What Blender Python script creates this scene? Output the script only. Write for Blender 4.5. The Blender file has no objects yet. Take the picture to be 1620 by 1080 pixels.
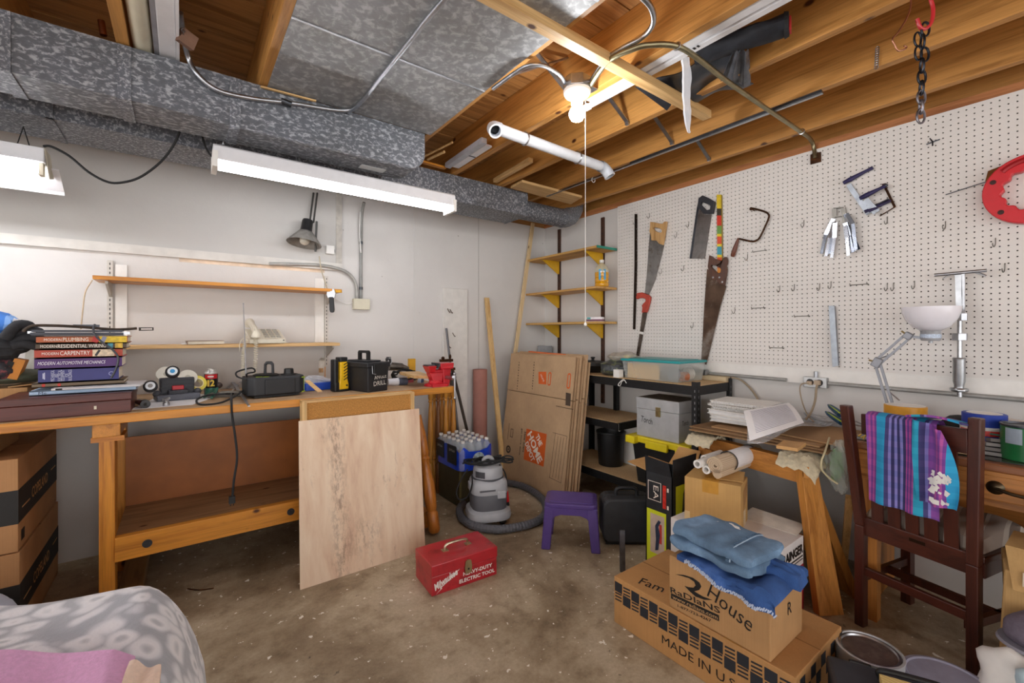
import bpy, bmesh, math, random
from mathutils import Vector, Matrix, Euler
random.seed(7)
SC = bpy.context.scene
COL = SC.collection
PI = math.pi
# ---------------------------------------------------------------- camera
CH = 1.22                       # camera height
FPX = 695.0                     # focal length in pixels of a 1620 px wide frame
HOR = 526.0                     # horizon row
FW = Vector((0.599, 0.8007, 0)).normalized()
RT = Vector((FW.y, -FW.x, 0))
UP = Vector((0, 0, 1))
cam = bpy.data.cameras.new('camera'); camo = bpy.data.objects.new('camera', cam); COL.objects.link(camo)
cam.sensor_width = 36; cam.lens = FPX/1620*36
cam.shift_y = -(540-HOR)/1620
cam.clip_start = 0.02
camo.location = (0, 0, CH)
camo.rotation_euler = (PI/2, 0, math.atan2(-FW.x, FW.y))
SC.camera = camo
# ---------------------------------------------------------------- light and exposure
wd = bpy.data.worlds.new('world'); SC.world = wd; wd.use_nodes = True
bg = wd.node_tree.nodes['Background']; bg.inputs[0].default_value = (1.0, 0.985, 0.975, 1); bg.inputs[1].default_value = 2.15
SC.view_settings.view_transform = 'Standard'; SC.view_settings.look = 'None'
SC.view_settings.gamma = 1.0; SC.view_settings.use_curve_mapping = False
SC.view_settings.exposure = 0.42
TUBE_POWER = 24.0               # emission of the fluorescent tubes
BULB_POWER = 190.0              # emission of the bare bulb

# ---------------------------------------------------------------- photo measurement -> real place
def ray(px, py): return FW + RT*((px-810)/FPX) + UP*((HOR-py)/FPX)
ORG = Vector((0, 0, CH))
def PX(px, py, X): d = ray(px, py); return ORG + d*(X/d.x)
def PY(px, py, Y): d = ray(px, py); return ORG + d*(Y/d.y)
def PZ(px, py, Z=0.0): d = ray(px, py); return ORG + d*((Z-CH)/d.z)
def PD(px, py, D): return ORG + ray(px, py)*D
XW = 2.87; YW = 3.29; ZJ = 2.29; ZB = 0.87   # right wall, back wall, joist underside, bench top

# ---------------------------------------------------------------- shapes: (verts, faces)
def V3(*a): return Vector(a)
def bx(c, s, rot=None):
    c = Vector(c); h = Vector(s)/2
    vs = [Vector((x*h.x, y*h.y, z*h.z)) for z in (-1, 1) for y in (-1, 1) for x in (-1, 1)]
    if rot is not None:
        R = rot if isinstance(rot, Matrix) else Euler(rot).to_matrix()
        vs = [R @ v for v in vs]
    return [v+c for v in vs], [(0,2,3,1),(4,5,7,6),(0,1,5,4),(2,6,7,3),(0,4,6,2),(1,3,7,5)]
def b2(a, b):
    a = Vector(a); b = Vector(b); return bx((a+b)/2, [abs(b[i]-a[i]) for i in range(3)])
def beam(p0, p1, w, t, up=(0,0,1)):
    p0 = Vector(p0); p1 = Vector(p1); d = (p1-p0); L = d.length; d.normalize()
    u = Vector(up); s = d.cross(u)
    if s.length < 1e-4: s = d.cross(Vector((1,0,0)))
    s.normalize(); u = s.cross(d)
    R = Matrix((s, d, u)).transposed()
    return bx((p0+p1)/2, (w, L, t), R)
def hexa(p, q):
    """4 base corners + 4 top corners"""
    return [Vector(v) for v in list(p)+list(q)], [(3,2,1,0),(4,5,6,7),(0,1,5,4),(1,2,6,5),(2,3,7,6),(3,0,4,7)]
def slab(p, t):
    """4 corners of a face and a thickness vector"""
    p = [Vector(v) for v in p]; t = Vector(t); return hexa(p, [v+t for v in p])
def tb(pts, r, n=8, closed=False, cap=True):
    pts = [Vector(p) for p in pts]; m = len(pts)
    rs = r if isinstance(r, (list, tuple)) else [r]*m
    vs = []; fs = []; nrm = None
    for i in range(m):
        if closed: d = pts[(i+1) % m]-pts[i-1]
        else: d = pts[min(i+1, m-1)]-pts[max(i-1, 0)]
        if d.length < 1e-9: d = Vector((0,0,1))
        d.normalize()
        if nrm is None:
            nrm = d.orthogonal().normalized()
        else:
            nrm = nrm - d*nrm.dot(d)
            nrm = nrm.normalized() if nrm.length > 1e-6 else d.orthogonal().normalized()
        b = d.cross(nrm)
        for k in range(n):
            a = 2*PI*k/n; vs.append(pts[i]+(nrm*math.cos(a)+b*math.sin(a))*rs[i])
    for i in range(m if closed else m-1):
        j = (i+1) % m
        for k in range(n):
            k2 = (k+1) % n; fs.append((i*n+k, i*n+k2, j*n+k2, j*n+k))
    if cap and not closed:
        fs.append(tuple(range(n-1, -1, -1))); fs.append(tuple((m-1)*n+k for k in range(n)))
    return vs, fs
def cy(p0, p1, r0, r1=None, n=16): return tb([p0, p1], [r0, r0 if r1 is None else r1], n)
def la(prof, n=24, M=None, c=(0,0,0), cap=True):
    """lathe (r,z) profile about z, closed at both ends when r is 0"""
    vs = []; fs = []; c = Vector(c)
    for r, z in prof:
        for k in range(n):
            a = 2*PI*k/n; vs.append(Vector((r*math.cos(a), r*math.sin(a), z)))
    for i in range(len(prof)-1):
        for k in range(n):
            k2 = (k+1) % n; fs.append((i*n+k, i*n+k2, (i+1)*n+k2, (i+1)*n+k))
    if cap and prof[0][0] > 1e-6: fs.append(tuple(range(n-1, -1, -1)))
    if cap and prof[-1][0] > 1e-6: fs.append(tuple((len(prof)-1)*n+k for k in range(n)))
    if M is not None: vs = [M @ v for v in vs]
    return [v+c for v in vs], fs
def pr(poly, t, M=None):
    """prism: 2-D outline in xy, z from 0 to t"""
    n = len(poly)
    vs = [Vector((x, y, 0)) for x, y in poly]+[Vector((x, y, t)) for x, y in poly]
    fs = [tuple(range(n-1, -1, -1)), tuple(range(n, 2*n))]
    fs += [(i, (i+1) % n, n+(i+1) % n, n+i) for i in range(n)]
    if M is not None: vs = [M @ v for v in vs]
    return vs, fs
def ring(outer, inner, t, M=None):
    """plate with a hole: outlines of equal length, same winding"""
    n = len(outer); vs = []; fs = []
    for z in (0, t):
        vs += [Vector((x, y, z)) for x, y in outer]+[Vector((x, y, z)) for x, y in inner]
    for i in range(n):
        j = (i+1) % n
        fs += [(i, n+i, n+j, j), (2*n+i, 2*n+j, 3*n+j, 3*n+i), (i, j, 2*n+j, 2*n+i), (n+i, 3*n+i, 3*n+j, n+j)]
    if M is not None: vs = [M @ v for v in vs]
    return vs, fs
def sp(c, r, n=14, m=8):
    if not hasattr(r, '__len__'): r = (r, r, r)
    vs = []; fs = []; c = Vector(c)
    for i in range(m+1):
        t = PI*i/m
        for k in range(n):
            a = 2*PI*k/n; vs.append(c+Vector((r[0]*math.sin(t)*math.cos(a), r[1]*math.sin(t)*math.sin(a), r[2]*math.cos(t))))
    for i in range(m):
        for k in range(n):
            k2 = (k+1) % n; fs.append((i*n+k, (i+1)*n+k, (i+1)*n+k2, i*n+k2))
    return vs, fs
def gr(nx, ny, f, t=0.0):
    """surface f(u,v) on a grid, given a thickness downwards when t > 0"""
    vs = [Vector(f(i/nx, j/ny)) for j in range(ny+1) for i in range(nx+1)]; W = nx+1
    fs = [(j*W+i, j*W+i+1, (j+1)*W+i+1, (j+1)*W+i) for j in range(ny) for i in range(nx)]
    if t:
        n = len(vs); vs += [v-Vector((0, 0, t)) for v in vs]
        fs += [tuple(n+k for k in reversed(q)) for q in list(fs)]
        rim = [i for i in range(nx+1)]+[j*W+nx for j in range(1, ny+1)]+[ny*W+i for i in range(nx-1, -1, -1)]+[j*W for j in range(ny-1, 0, -1)]
        fs += [(rim[k], n+rim[k], n+rim[(k+1) % len(rim)], rim[(k+1) % len(rim)]) for k in range(len(rim))]
    return vs, fs
def xf(s, M): return [M @ v for v in s[0]], s[1]
def mv(s, d): d = Vector(d); return [v+d for v in s[0]], s[1]
def TR(loc=(0,0,0), rot=(0,0,0), sc=(1,1,1)):
    return Matrix.Translation(Vector(loc)) @ Euler(rot).to_matrix().to_4x4() @ Matrix.Diagonal((*sc, 1))
def FRM(o, x, y):
    """frame with origin o, axes x and y (z = x cross y)"""
    x = Vector(x).normalized(); y = Vector(y); y = (y-x*y.dot(x)).normalized(); z = x.cross(y)
    M = Matrix((x, y, z)).transposed().to_4x4(); M.translation = Vector(o); return M
def smooth_path(pts, k=6, closed=False):
    pts = [Vector(p) for p in pts]; out = []; m = len(pts)
    for i in range(m if closed else m-1):
        g = (lambda j: pts[j % m]) if closed else (lambda j: pts[max(0, min(m-1, j))])
        a, b, c, d = g(i-1), g(i), g(i+1), g(i+2)
        for s in range(k):
            t = s/k
            out.append(0.5*((2*b)+(c-a)*t+(2*a-5*b+4*c-d)*t*t+(3*b-a-3*c+d)*t**3))
    if not closed: out.append(pts[-1])
    return out
def circ(r, n=24, a0=0, ry=None): return [(r*math.cos(a0+2*PI*i/n), (ry or r)*math.sin(a0+2*PI*i/n)) for i in range(n)]
def rrect(w, h, r, n=4):
    out = []
    for cx, cy_, a in ((w/2-r, h/2-r, 0), (-w/2+r, h/2-r, PI/2), (-w/2+r, -h/2+r, PI), (w/2-r, -h/2+r, 1.5*PI)):
        for i in range(n+1): out.append((cx+r*math.cos(a+PI/2*i/n), cy_+r*math.sin(a+PI/2*i/n)))
    return out
# ---------------------------------------------------------------- objects
def mesh_obj(name, shapes, mat, parent=None, loc=None, bev=0.0, smooth=False, world=True, seg=2):
    me = bpy.data.meshes.new(name)
    vs = []; fs = []
    if isinstance(shapes, tuple): shapes = [shapes]
    for s in shapes:
        o = len(vs); vs += s[0]; fs += [tuple(i+o for i in f) for f in s[1]]
    off = Vector(loc) if loc is not None else Vector((0,0,0))
    me.from_pydata([tuple(v-off) for v in vs], [], fs); me.update()
    bm = bmesh.new(); bm.from_mesh(me); bmesh.ops.recalc_face_normals(bm, faces=bm.faces); bm.to_mesh(me); bm.free()
    if mat is not None: me.materials.append(mat)
    o = bpy.data.objects.new(name, me); COL.objects.link(o)
    if loc is not None: o.location = off
    if parent is not None: o.parent = parent
    if smooth:
        me.polygons.foreach_set('use_smooth', [True]*len(me.polygons))
        try: me.set_sharp_from_angle(angle=math.radians(42))
        except Exception: pass
    if bev:
        md = o.modifiers.new('bevel', 'BEVEL'); md.width = bev; md.segments = seg; md.limit_method = 'ANGLE'; md.angle_limit = math.radians(35)
    return o
def tag(o, label=None, cat=None, group=None, kind=None):
    if label: o['label'] = label
    if cat: o['category'] = cat
    if group: o['group'] = group
    if kind: o['kind'] = kind
    return o
class Thing:
    """an Empty at the base of a thing; parts are built in its own coordinates (or world when loc is 0)"""
    def __init__(s, name, label, cat, loc=(0,0,0), rz=0.0, group=None, kind=None, world=False):
        s.o = bpy.data.objects.new(name, None); COL.objects.link(s.o); s.o.empty_display_size = 0.05
        s.o.location = loc; s.o.rotation_euler = (0, 0, rz); s.off = Vector(loc) if world else Vector((0,0,0))
        tag(s.o, label, cat, group, kind)
    def p(s, name, mat, *shapes, par=None, bev=0.0, smooth=False, label=None, kind=None, seg=2):
        sh = [mv(x, -s.off) for x in shapes]
        o = mesh_obj(name, sh, mat, par or s.o, bev=bev, smooth=smooth, seg=seg)
        if label: o['label'] = label
        if kind: o['kind'] = kind
        return o
    def text(s, txt, mat, c, u, v, w, h, par=None, name='lettering', shear=0.0, off=0.0007, bold=0.0):
        o = text_mesh(txt, mat, Vector(c)-s.off, u, v, w, h, par or s.o, name, shear, off, bold); return o
def one(name, label, cat, mat, *shapes, group=None, bev=0.0, smooth=False, kind=None, base=None):
    """a thing that is one mesh; origin at its base"""
    vs = [v for s in shapes for v in s[0]]
    zs = min(v.z for v in vs); c = Vector((sum(v.x for v in vs)/len(vs), sum(v.y for v in vs)/len(vs), zs)) if base is None else Vector(base)
    o = mesh_obj(name, list(shapes), mat, None, loc=c, bev=bev, smooth=smooth)
    return tag(o, label, cat, group, kind)
def text_mesh(txt, mat, c, u, v, w, h, parent, name='lettering', shear=0.0, off=0.0007, bold=0.0):
    cu = bpy.data.curves.new('t', 'FONT'); cu.body = txt; cu.shear = shear; cu.resolution_u = 2; cu.offset = bold
    cu.align_x = 'CENTER'
    to = bpy.data.objects.new('t', cu); me = bpy.data.meshes.new_from_object(to)
    bpy.data.objects.remove(to); bpy.data.curves.remove(cu)
    if len(me.vertices) == 0: return None
    xs = [q.co.x for q in me.vertices]; ys = [q.co.y for q in me.vertices]
    x0, x1, y0, y1 = min(xs), max(xs), min(ys), max(ys)
    u = Vector(u).normalized(); v = Vector(v); v = (v-u*v.dot(u)).normalized(); n = u.cross(v); c = Vector(c)
    for q in me.vertices:
        a = (q.co.x-(x0+x1)/2)/(x1-x0)*w; b = (q.co.y-(y0+y1)/2)/max(1e-6, y1-y0)*h
        q.co = c+u*a+v*b+n*off
    me.materials.clear(); me.materials.append(mat); me.name = name
    o = bpy.data.objects.new(name, me); COL.objects.link(o); o.parent = parent
    return o
def copy_tree(src, loc=None, rz=None, label=None):
    c = src.copy(); COL.objects.link(c)
    if loc is not None: c.location = loc
    if rz is not None: c.rotation_euler = (0, 0, rz)
    if label: c['label'] = label
    def kids(a, b):
        for ch in list(a.children):
            d = ch.copy(); COL.objects.link(d); d.parent = b; kids(ch, d)
    kids(src, c); return c
# ---------------------------------------------------------------- materials
def lin(h):
    h = h.lstrip('#'); r = [int(h[i:i+2], 16)/255 for i in (0, 2, 4)]
    return tuple((c/12.92 if c <= 0.04045 else ((c+0.055)/1.055)**2.4) for c in r)+(1,)
MATS = {}
def newmat(name):
    m = bpy.data.materials.new(name); m.use_nodes = True
    nt = m.node_tree; b = nt.nodes['Principled BSDF']; return m, nt, b
def N(nt, t, **k):
    n = nt.nodes.new(t)
    for a, v in k.items(): setattr(n, a, v)
    return n
def ramp(nt, stops, interp='LINEAR'):
    r = N(nt, 'ShaderNodeValToRGB'); e = r.color_ramp.elements; r.color_ramp.interpolation = interp
    while len(e) > 1: e.remove(e[-1])
    e[0].position = stops[0][0]; e[0].color = stops[0][1]
    for p, c in stops[1:]:
        x = e.new(p); x.color = c
    return r
def coords(nt, scale=(1,1,1), rot=(0,0,0)):
    tc = N(nt, 'ShaderNodeTexCoord'); mp = N(nt, 'ShaderNodeMapping')
    mp.inputs['Scale'].default_value = scale; mp.inputs['Rotation'].default_value = rot
    nt.links.new(tc.outputs['Object'], mp.inputs[0]); return mp
def noise(nt, vec, scale, detail=4, rough=0.55, dist=0.0):
    n = N(nt, 'ShaderNodeTexNoise'); n.inputs['Scale'].default_value = scale; n.inputs['Detail'].default_value = detail
    n.inputs['Roughness'].default_value = rough; n.inputs['Distortion'].default_value = dist
    nt.links.new(vec.outputs[0], n.inputs['Vector']); return n
def mixc(nt, a, b, f, mode='MIX'):
    m = N(nt, 'ShaderNodeMix', data_type='RGBA', blend_type=mode)
    for s, x in ((6, a), (7, b)):
        if isinstance(x, tuple): m.inputs[s].default_value = x
        else: nt.links.new(x, m.inputs[s])
    if isinstance(f, (int, float)): m.inputs[0].default_value = f
    else: nt.links.new(f, m.inputs[0])
    return m.outputs[2]
def bump(nt, b, h, strength=0.2, dist=0.002):
    u = N(nt, 'ShaderNodeBump'); u.inputs['Strength'].default_value = strength; u.inputs['Distance'].default_value = dist
    nt.links.new(h, u.inputs['Height']); nt.links.new(u.outputs[0], b.inputs['Normal'])
def plain(hexc, rough=0.5, metal=0.0, var=0.12, sc=18.0, bmp=0.0, coat=0.0, dirt=None):
    key = ('plain', hexc, rough, metal, var, sc, bmp, coat, dirt)
    if key in MATS: return MATS[key]
    m, nt, b = newmat('paint_'+hexc.strip('#')); c = lin(hexc)
    mp = coords(nt); n = noise(nt, mp, sc, 3)
    d = tuple(max(0, x*(1-var)) for x in c[:3])+(1,); l = tuple(min(1, x*(1+var)) for x in c[:3])+(1,)
    r = ramp(nt, [(0.3, d), (0.7, l)]); nt.links.new(n.outputs[0], r.inputs[0]); col = r.outputs[0]
    if dirt:
        n2 = noise(nt, mp, sc*0.7, 8, 0.7); r2 = ramp(nt, [(0.52, (0,0,0,1)), (0.66, (1,1,1,1))]); nt.links.new(n2.outputs[0], r2.inputs[0])
        col = mixc(nt, col, lin(dirt), r2.outputs[0])
    nt.links.new(col, b.inputs['Base Color'])
    b.inputs['Roughness'].default_value = rough; b.inputs['Metallic'].default_value = metal; b.inputs['Coat Weight'].default_value = coat
    if bmp: bump(nt, b, n.outputs[0], bmp, 0.003)
    MATS[key] = m; return m
def wood(h1, h2, axis=1, grain=1.0, rough=0.5, knots=True, dark=None, bands=9.0, seed=0.0):
    key = ('wood', h1, h2, axis, grain, rough, knots, dark, bands, seed)
    if key in MATS: return MATS[key]
    m, nt, b = newmat('wood_'+h1.strip('#'))
    s = [bands*1.6*grain]*3; s[axis] = 0.9*grain
    mp = coords(nt, tuple(s)); mp.inputs['Location'].default_value = (seed, seed*2, seed*3)
    n = noise(nt, mp, 2.2, 6, 0.62, 0.6)
    r = ramp(nt, [(0.28, lin(h2)), (0.5, lin(h1)), (0.74, tuple(min(1, x*1.18) for x in lin(h1)[:3])+(1,))]); nt.links.new(n.outputs[0], r.inputs[0]); col = r.outputs[0]
    s2 = [60*grain]*3; s2[axis] = 2.0
    mf = coords(nt, tuple(s2)); nf = noise(nt, mf, 3.0, 3)
    rf = ramp(nt, [(0.35, (0.72,0.72,0.72,1)), (0.6, (1,1,1,1))]); nt.links.new(nf.outputs[0], rf.inputs[0])
    col = mixc(nt, col, rf.outputs[0], 0.55, 'MULTIPLY')
    if knots:
        s3 = [7.0]*3; s3[axis] = 4.2
        mk = coords(nt, tuple(s3)); mk.inputs['Location'].default_value = (seed, seed, seed)
        vo = N(nt, 'ShaderNodeTexVoronoi'); vo.inputs['Scale'].default_value = 1.0; nt.links.new(mk.outputs[0], vo.inputs['Vector'])
        rk = ramp(nt, [(0.055, (1,1,1,1)), (0.1, (0,0,0,1))]); nt.links.new(vo.outputs['Distance'], rk.inputs[0])
        col = mixc(nt, col, lin(dark or '#4a2208'), rk.outputs[0])
    nt.links.new(col, b.inputs['Base Color']); b.inputs['Roughness'].default_value = rough
    bump(nt, b, nf.outputs[0], 0.12, 0.001)
    MATS[key] = m; return m
def metal(hexc='#b9bcc2', rough=0.35, var=0.15, sc=30.0, dirt=None): return plain(hexc, rough, 1.0, var, sc, dirt=dirt)
def galv(h1, h2, scale=55.0, rough=0.45, met=0.55, stretch=(1,1,1), lo=0.50, hi=0.62):
    key = ('galv', h1, h2, scale, rough, met, stretch, lo, hi)
    if key in MATS: return MATS[key]
    m, nt, b = newmat('galvanised_steel')
    mp = coords(nt, stretch); n1 = noise(nt, mp, scale*0.75, 5, 0.62, 0.5)
    r = ramp(nt, [(0.2, tuple(x*0.8 for x in lin(h1)[:3])+(1,)), (lo, lin(h1)), (hi, lin(h2)), (0.8, lin(h2))]); nt.links.new(n1.outputs[0], r.inputs[0])
    n2 = noise(nt, mp, 4.0, 5, 0.6); r2 = ramp(nt, [(0.3, (0.66,0.63,0.58,1)), (0.65, (1,1,1,1))]); nt.links.new(n2.outputs[0], r2.inputs[0])
    col = mixc(nt, r.outputs[0], r2.outputs[0], 0.8, 'MULTIPLY'); nt.links.new(col, b.inputs['Base Color'])
    n3 = noise(nt, mp, scale*1.3, 2); rr = N(nt, 'ShaderNodeMapRange'); rr.inputs[3].default_value = rough-0.12; rr.inputs[4].default_value = rough+0.2
    nt.links.new(n3.outputs[0], rr.inputs[0]); nt.links.new(rr.outputs[0], b.inputs['Roughness']); b.inputs['Metallic'].default_value = met
    MATS[key] = m; return m
def emit(hexc, strength):
    m, nt, b = newmat('light_'+hexc.strip('#')); b.inputs['Base Color'].default_value = (0.9, 0.9, 0.9, 1)
    b.inputs['Emission Color'].default_value = lin(hexc); b.inputs['Emission Strength'].default_value = strength; return m
def clear(hexc='#e9eef2', rough=0.12, alpha=0.35):
    key = ('clear', hexc, rough, alpha)
    if key in MATS: return MATS[key]
    m, nt, b = newmat('clear_plastic'); b.inputs['Base Color'].default_value = lin(hexc); b.inputs['Roughness'].default_value = rough
    tr = N(nt, 'ShaderNodeBsdfTransparent'); mx = N(nt, 'ShaderNodeMixShader'); mx.inputs[0].default_value = alpha
    out = nt.nodes['Material Output']; nt.links.new(tr.outputs[0], mx.inputs[1]); nt.links.new(b.outputs[0], mx.inputs[2]); nt.links.new(mx.outputs[0], out.inputs[0])
    MATS[key] = m; return m
def floor_mat():
    m, nt, b = newmat('stained_concrete'); mp = coords(nt)
    n1 = noise(nt, mp, 1.7, 8, 0.62, 0.4); r1 = ramp(nt, [(0.30, lin('#76634c')), (0.43, lin('#9c8a70')), (0.54, lin('#b8a88e')), (0.70, lin('#ccbfa8'))]); nt.links.new(n1.outputs[0], r1.inputs[0])
    n2 = noise(nt, mp, 9, 8, 0.7); r2 = ramp(nt, [(0.32, (0.42,0.36,0.30,1)), (0.47, (0.85,0.82,0.78,1)), (0.6, (1,1,1,1))]); nt.links.new(n2.outputs[0], r2.inputs[0])
    col = mixc(nt, r1.outputs[0], r2.outputs[0], 0.75, 'MULTIPLY')
    n5 = noise(nt, mp, 70, 6, 0.75); r5 = ramp(nt, [(0.3, (0.7,0.68,0.64,1)), (0.6, (1,1,1,1))]); nt.links.new(n5.outputs[0], r5.inputs[0])
    col = mixc(nt, col, r5.outputs[0], 0.7, 'MULTIPLY')
    n3 = noise(nt, mp, 26, 3, 0.6); r3 = ramp(nt, [(0.66, (0,0,0,1)), (0.675, (1,1,1,1))]); nt.links.new(n3.outputs[0], r3.inputs[0])
    col = mixc(nt, col, lin('#ece8de'), r3.outputs[0])
    n4 = noise(nt, mp, 15, 5, 0.7, 0.5); r4 = ramp(nt, [(0.27, (1,1,1,1)), (0.33, (0,0,0,1))]); nt.links.new(n4.outputs[0], r4.inputs[0])
    col = mixc(nt, col, lin('#4a4036'), r4.outputs[0])
    nt.links.new(col, b.inputs['Base Color'])
    rr = N(nt, 'ShaderNodeMapRange'); rr.inputs[3].default_value = 0.35; rr.inputs[4].default_value = 0.75; nt.links.new(n2.outputs[0], rr.inputs[0]); nt.links.new(rr.outputs[0], b.inputs['Roughness'])
    bump(nt, b, n5.outputs[0], 0.15, 0.002); return m
def wall_mat(hexc='#dcd9d6', spots=True):
    m, nt, b = newmat('painted_concrete'); mp = coords(nt)
    c = lin(hexc); n1 = noise(nt, mp, 1.6, 6, 0.6)
    r1 = ramp(nt, [(0.3, tuple(x*0.9 for x in c[:3])+(1,)), (0.65, c)]); nt.links.new(n1.outputs[0], r1.inputs[0]); col = r1.outputs[0]
    if spots:
        n2 = noise(nt, mp, 22, 4, 0.65); r2 = ramp(nt, [(0.735, (0,0,0,1)), (0.77, (1,1,1,1))]); nt.links.new(n2.outputs[0], r2.inputs[0])
        col = mixc(nt, col, lin('#8d8880'), r2.outputs[0])
    nt.links.new(col, b.inputs['Base Color']); b.inputs['Roughness'].default_value = 0.6
    n3 = noise(nt, mp, 6, 8, 0.65); bump(nt, b, n3.outputs[0], 0.25, 0.01); return m
def carton(hexc='#b58a5c', seed=0.0):
    key = ('carton', hexc, seed)
    if key in MATS: return MATS[key]
    m, nt, b = newmat('cardboard'); c = lin(hexc); mp = coords(nt); mp.inputs['Location'].default_value = (seed,)*3
    n1 = noise(nt, mp, 4, 6, 0.6); r1 = ramp(nt, [(0.3, tuple(x*0.82 for x in c[:3])+(1,)), (0.65, tuple(min(1, x*1.08) for x in c[:3])+(1,))]); nt.links.new(n1.outputs[0], r1.inputs[0])
    mf = coords(nt, (220, 220, 3)); nf = noise(nt, mf, 1.0, 2); rf = ramp(nt, [(0.3, (0.88,0.86,0.84,1)), (0.6, (1,1,1,1))]); nt.links.new(nf.outputs[0], rf.inputs[0])
    nt.links.new(mixc(nt, r1.outputs[0], rf.outputs[0], 0.6, 'MULTIPLY'), b.inputs['Base Color']); b.inputs['Roughness'].default_value = 0.8
    MATS[key] = m; return m
def stripes(cols, axis='X', scale=1.0, rough=0.9, cross=None, off=0.0):
    """hard colour bands repeated along one object axis; cols = [(width, hex)]"""
    m, nt, b = newmat('striped_cloth'); tc = N(nt, 'ShaderNodeTexCoord'); sx = N(nt, 'ShaderNodeSeparateXYZ'); nt.links.new(tc.outputs['Object'], sx.inputs[0])
    ma = N(nt, 'ShaderNodeMath', operation='MULTIPLY_ADD'); ma.inputs[1].default_value = scale; ma.inputs[2].default_value = off; nt.links.new(sx.outputs[axis], ma.inputs[0])
    fr = N(nt, 'ShaderNodeMath', operation='FRACT'); nt.links.new(ma.outputs[0], fr.inputs[0])
    tot = sum(w for w, _ in cols); st = []; a = 0
    for w, c in cols: st.append((a/tot, lin(c))); a += w
    r = ramp(nt, st, 'CONSTANT'); nt.links.new(fr.outputs[0], r.inputs[0]); col = r.outputs[0]
    if cross:
        m2 = N(nt, 'ShaderNodeMath', operation='MULTIPLY'); m2.inputs[1].default_value = cross[1]; nt.links.new(sx.outputs[cross[0]], m2.inputs[0])
        f2 = N(nt, 'ShaderNodeMath', operation='FRACT'); nt.links.new(m2.outputs[0], f2.inputs[0])
        r2 = ramp(nt, [(0, (1,1,1,1)), (0.5, cross[2])], 'CONSTANT'); nt.links.new(f2.outputs[0], r2.inputs[0])
        col = mixc(nt, col, r2.outputs[0], 0.6, 'MULTIPLY')
    nt.links.new(col, b.inputs['Base Color']); b.inputs['Roughness'].default_value = rough
    return m
# ================================================================ THE ROOM
M_FLOOR = floor_mat(); M_WALL = wall_mat('#dad7d4'); M_WALLUP = wall_mat('#c6c3bf', False); M_PEG = plain('#e4e0dc', 0.55, 0, 0.04, 3.0)
M_JOIST = wood('#c48d4a', '#956226', 1, 1.0, 0.55); M_PLANK = wood('#b5824a', '#835426', 0, 1.0, 0.6)
M_LIGHTWOOD = wood('#d9b27a', '#b98a50', 0, 1.2, 0.55); M_LIGHTWOODY = wood('#d9b27a', '#b98a50', 1, 1.2, 0.55); M_LIGHTWOODZ = wood('#dcb87f', '#bd8c4d', 2, 1.2, 0.55)
M_ORANGE = wood('#d08a2e', '#a8621a', 0, 1.0, 0.4); M_ORANGEZ = wood('#d08a2e', '#a8621a', 2, 1.0, 0.4); M_ORANGEY = wood('#c98530', '#a05f1b', 1, 1.0, 0.4)
M_GALV = galv('#6b6f77', '#b0b4bc', 92.0, 0.5, 0.35, (0.6, 1, 1)); M_GALVSM = galv('#6d717a', '#b4b8c0', 110.0, 0.5, 0.35)
M_GALVW = galv('#9a9c9f', '#bcbec1', 42.0, 0.45, 0.3); M_STEEL = metal('#b4b7bd', 0.35); M_DSTEEL = metal('#55585e', 0.4); M_CHROME = metal('#b2b4b8', 0.28)
M_WHITE = plain('#eceae6', 0.45, 0, 0.04); M_WENAMEL = plain('#e6e6ea', 0.35, 0, 0.04); M_BLACK = plain('#17181a', 0.45, 0, 0.3); M_BLACKM = plain('#1d1e20', 0.75, 0, 0.3)
M_GREY = plain('#8b8d91', 0.5, 0, 0.08); M_DGREY = plain('#4b4d52', 0.5, 0, 0.1); M_INK = plain('#141414', 0.6, 0, 0.0); M_PAPER = plain('#efeef0', 0.7, 0, 0.03)
M_RUST = metal('#4a3325', 0.6, 0.3, 40, '#7a4a2a'); M_CREAM = plain('#d9d3bd', 0.5, 0, 0.05); M_BROWNMETAL = plain('#4a2f22', 0.5, 0.2, 0.15)

tag(mesh_obj('floor', [b2((-4, -3.5, -0.12), (3.1, 3.5, 0))], M_FLOOR), kind='structure')
wb = tag(mesh_obj('wall_back', [b2((-4, YW, 0), (3.1, YW+0.2, 2.25))], M_WALL), kind='structure')
wr = tag(mesh_obj('wall_right', [b2((XW, -3.5, 0), (XW+0.2, YW, 2.25))], M_WALL), kind='structure')
# sill plates on both walls and rim joists above
mesh_obj('sill_plate', [b2((XW-0.012, -3.5, 2.25), (XW+0.2, YW+0.2, ZJ))], wood('#b87848', '#8d5228', 1, 1.0, 0.6), wr)
mesh_obj('rim_joist', [b2((XW+0.04, -3.5, ZJ), (XW+0.08, YW+0.2, ZJ+0.235))], M_JOIST, wr)
mesh_obj('sill_plate', [b2((-4, YW, 2.25), (XW-0.012, YW+0.2, ZJ))], M_PLANK, wb)
mesh_obj('rim_joist', [b2((-4, YW+0.05, ZJ), (XW+0.04, YW+0.09, ZJ+0.235))], M_PLANK, wb)
ceil = tag(mesh_obj('ceiling', [b2((-4, -3.5, ZJ+0.256), (3.1, 3.5, ZJ+0.32))], M_PLANK), kind='structure')
y = -3.5; k = 0
while y < 3.45:
    mesh_obj('subfloor_plank', [b2((-4, y+0.002, ZJ+0.235+0.002*(k % 2)), (3.05, y+0.142, ZJ+0.255))], M_PLANK, ceil); y += 0.145; k += 1
JX = [2.674-0.396*k for k in range(16)]; JX[7] = -0.161
for x in JX:
    mesh_obj('joist', [b2((x-0.038, -3.5, ZJ), (x, YW+0.045, ZJ+0.235))], M_JOIST, ceil, bev=0.002)
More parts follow.
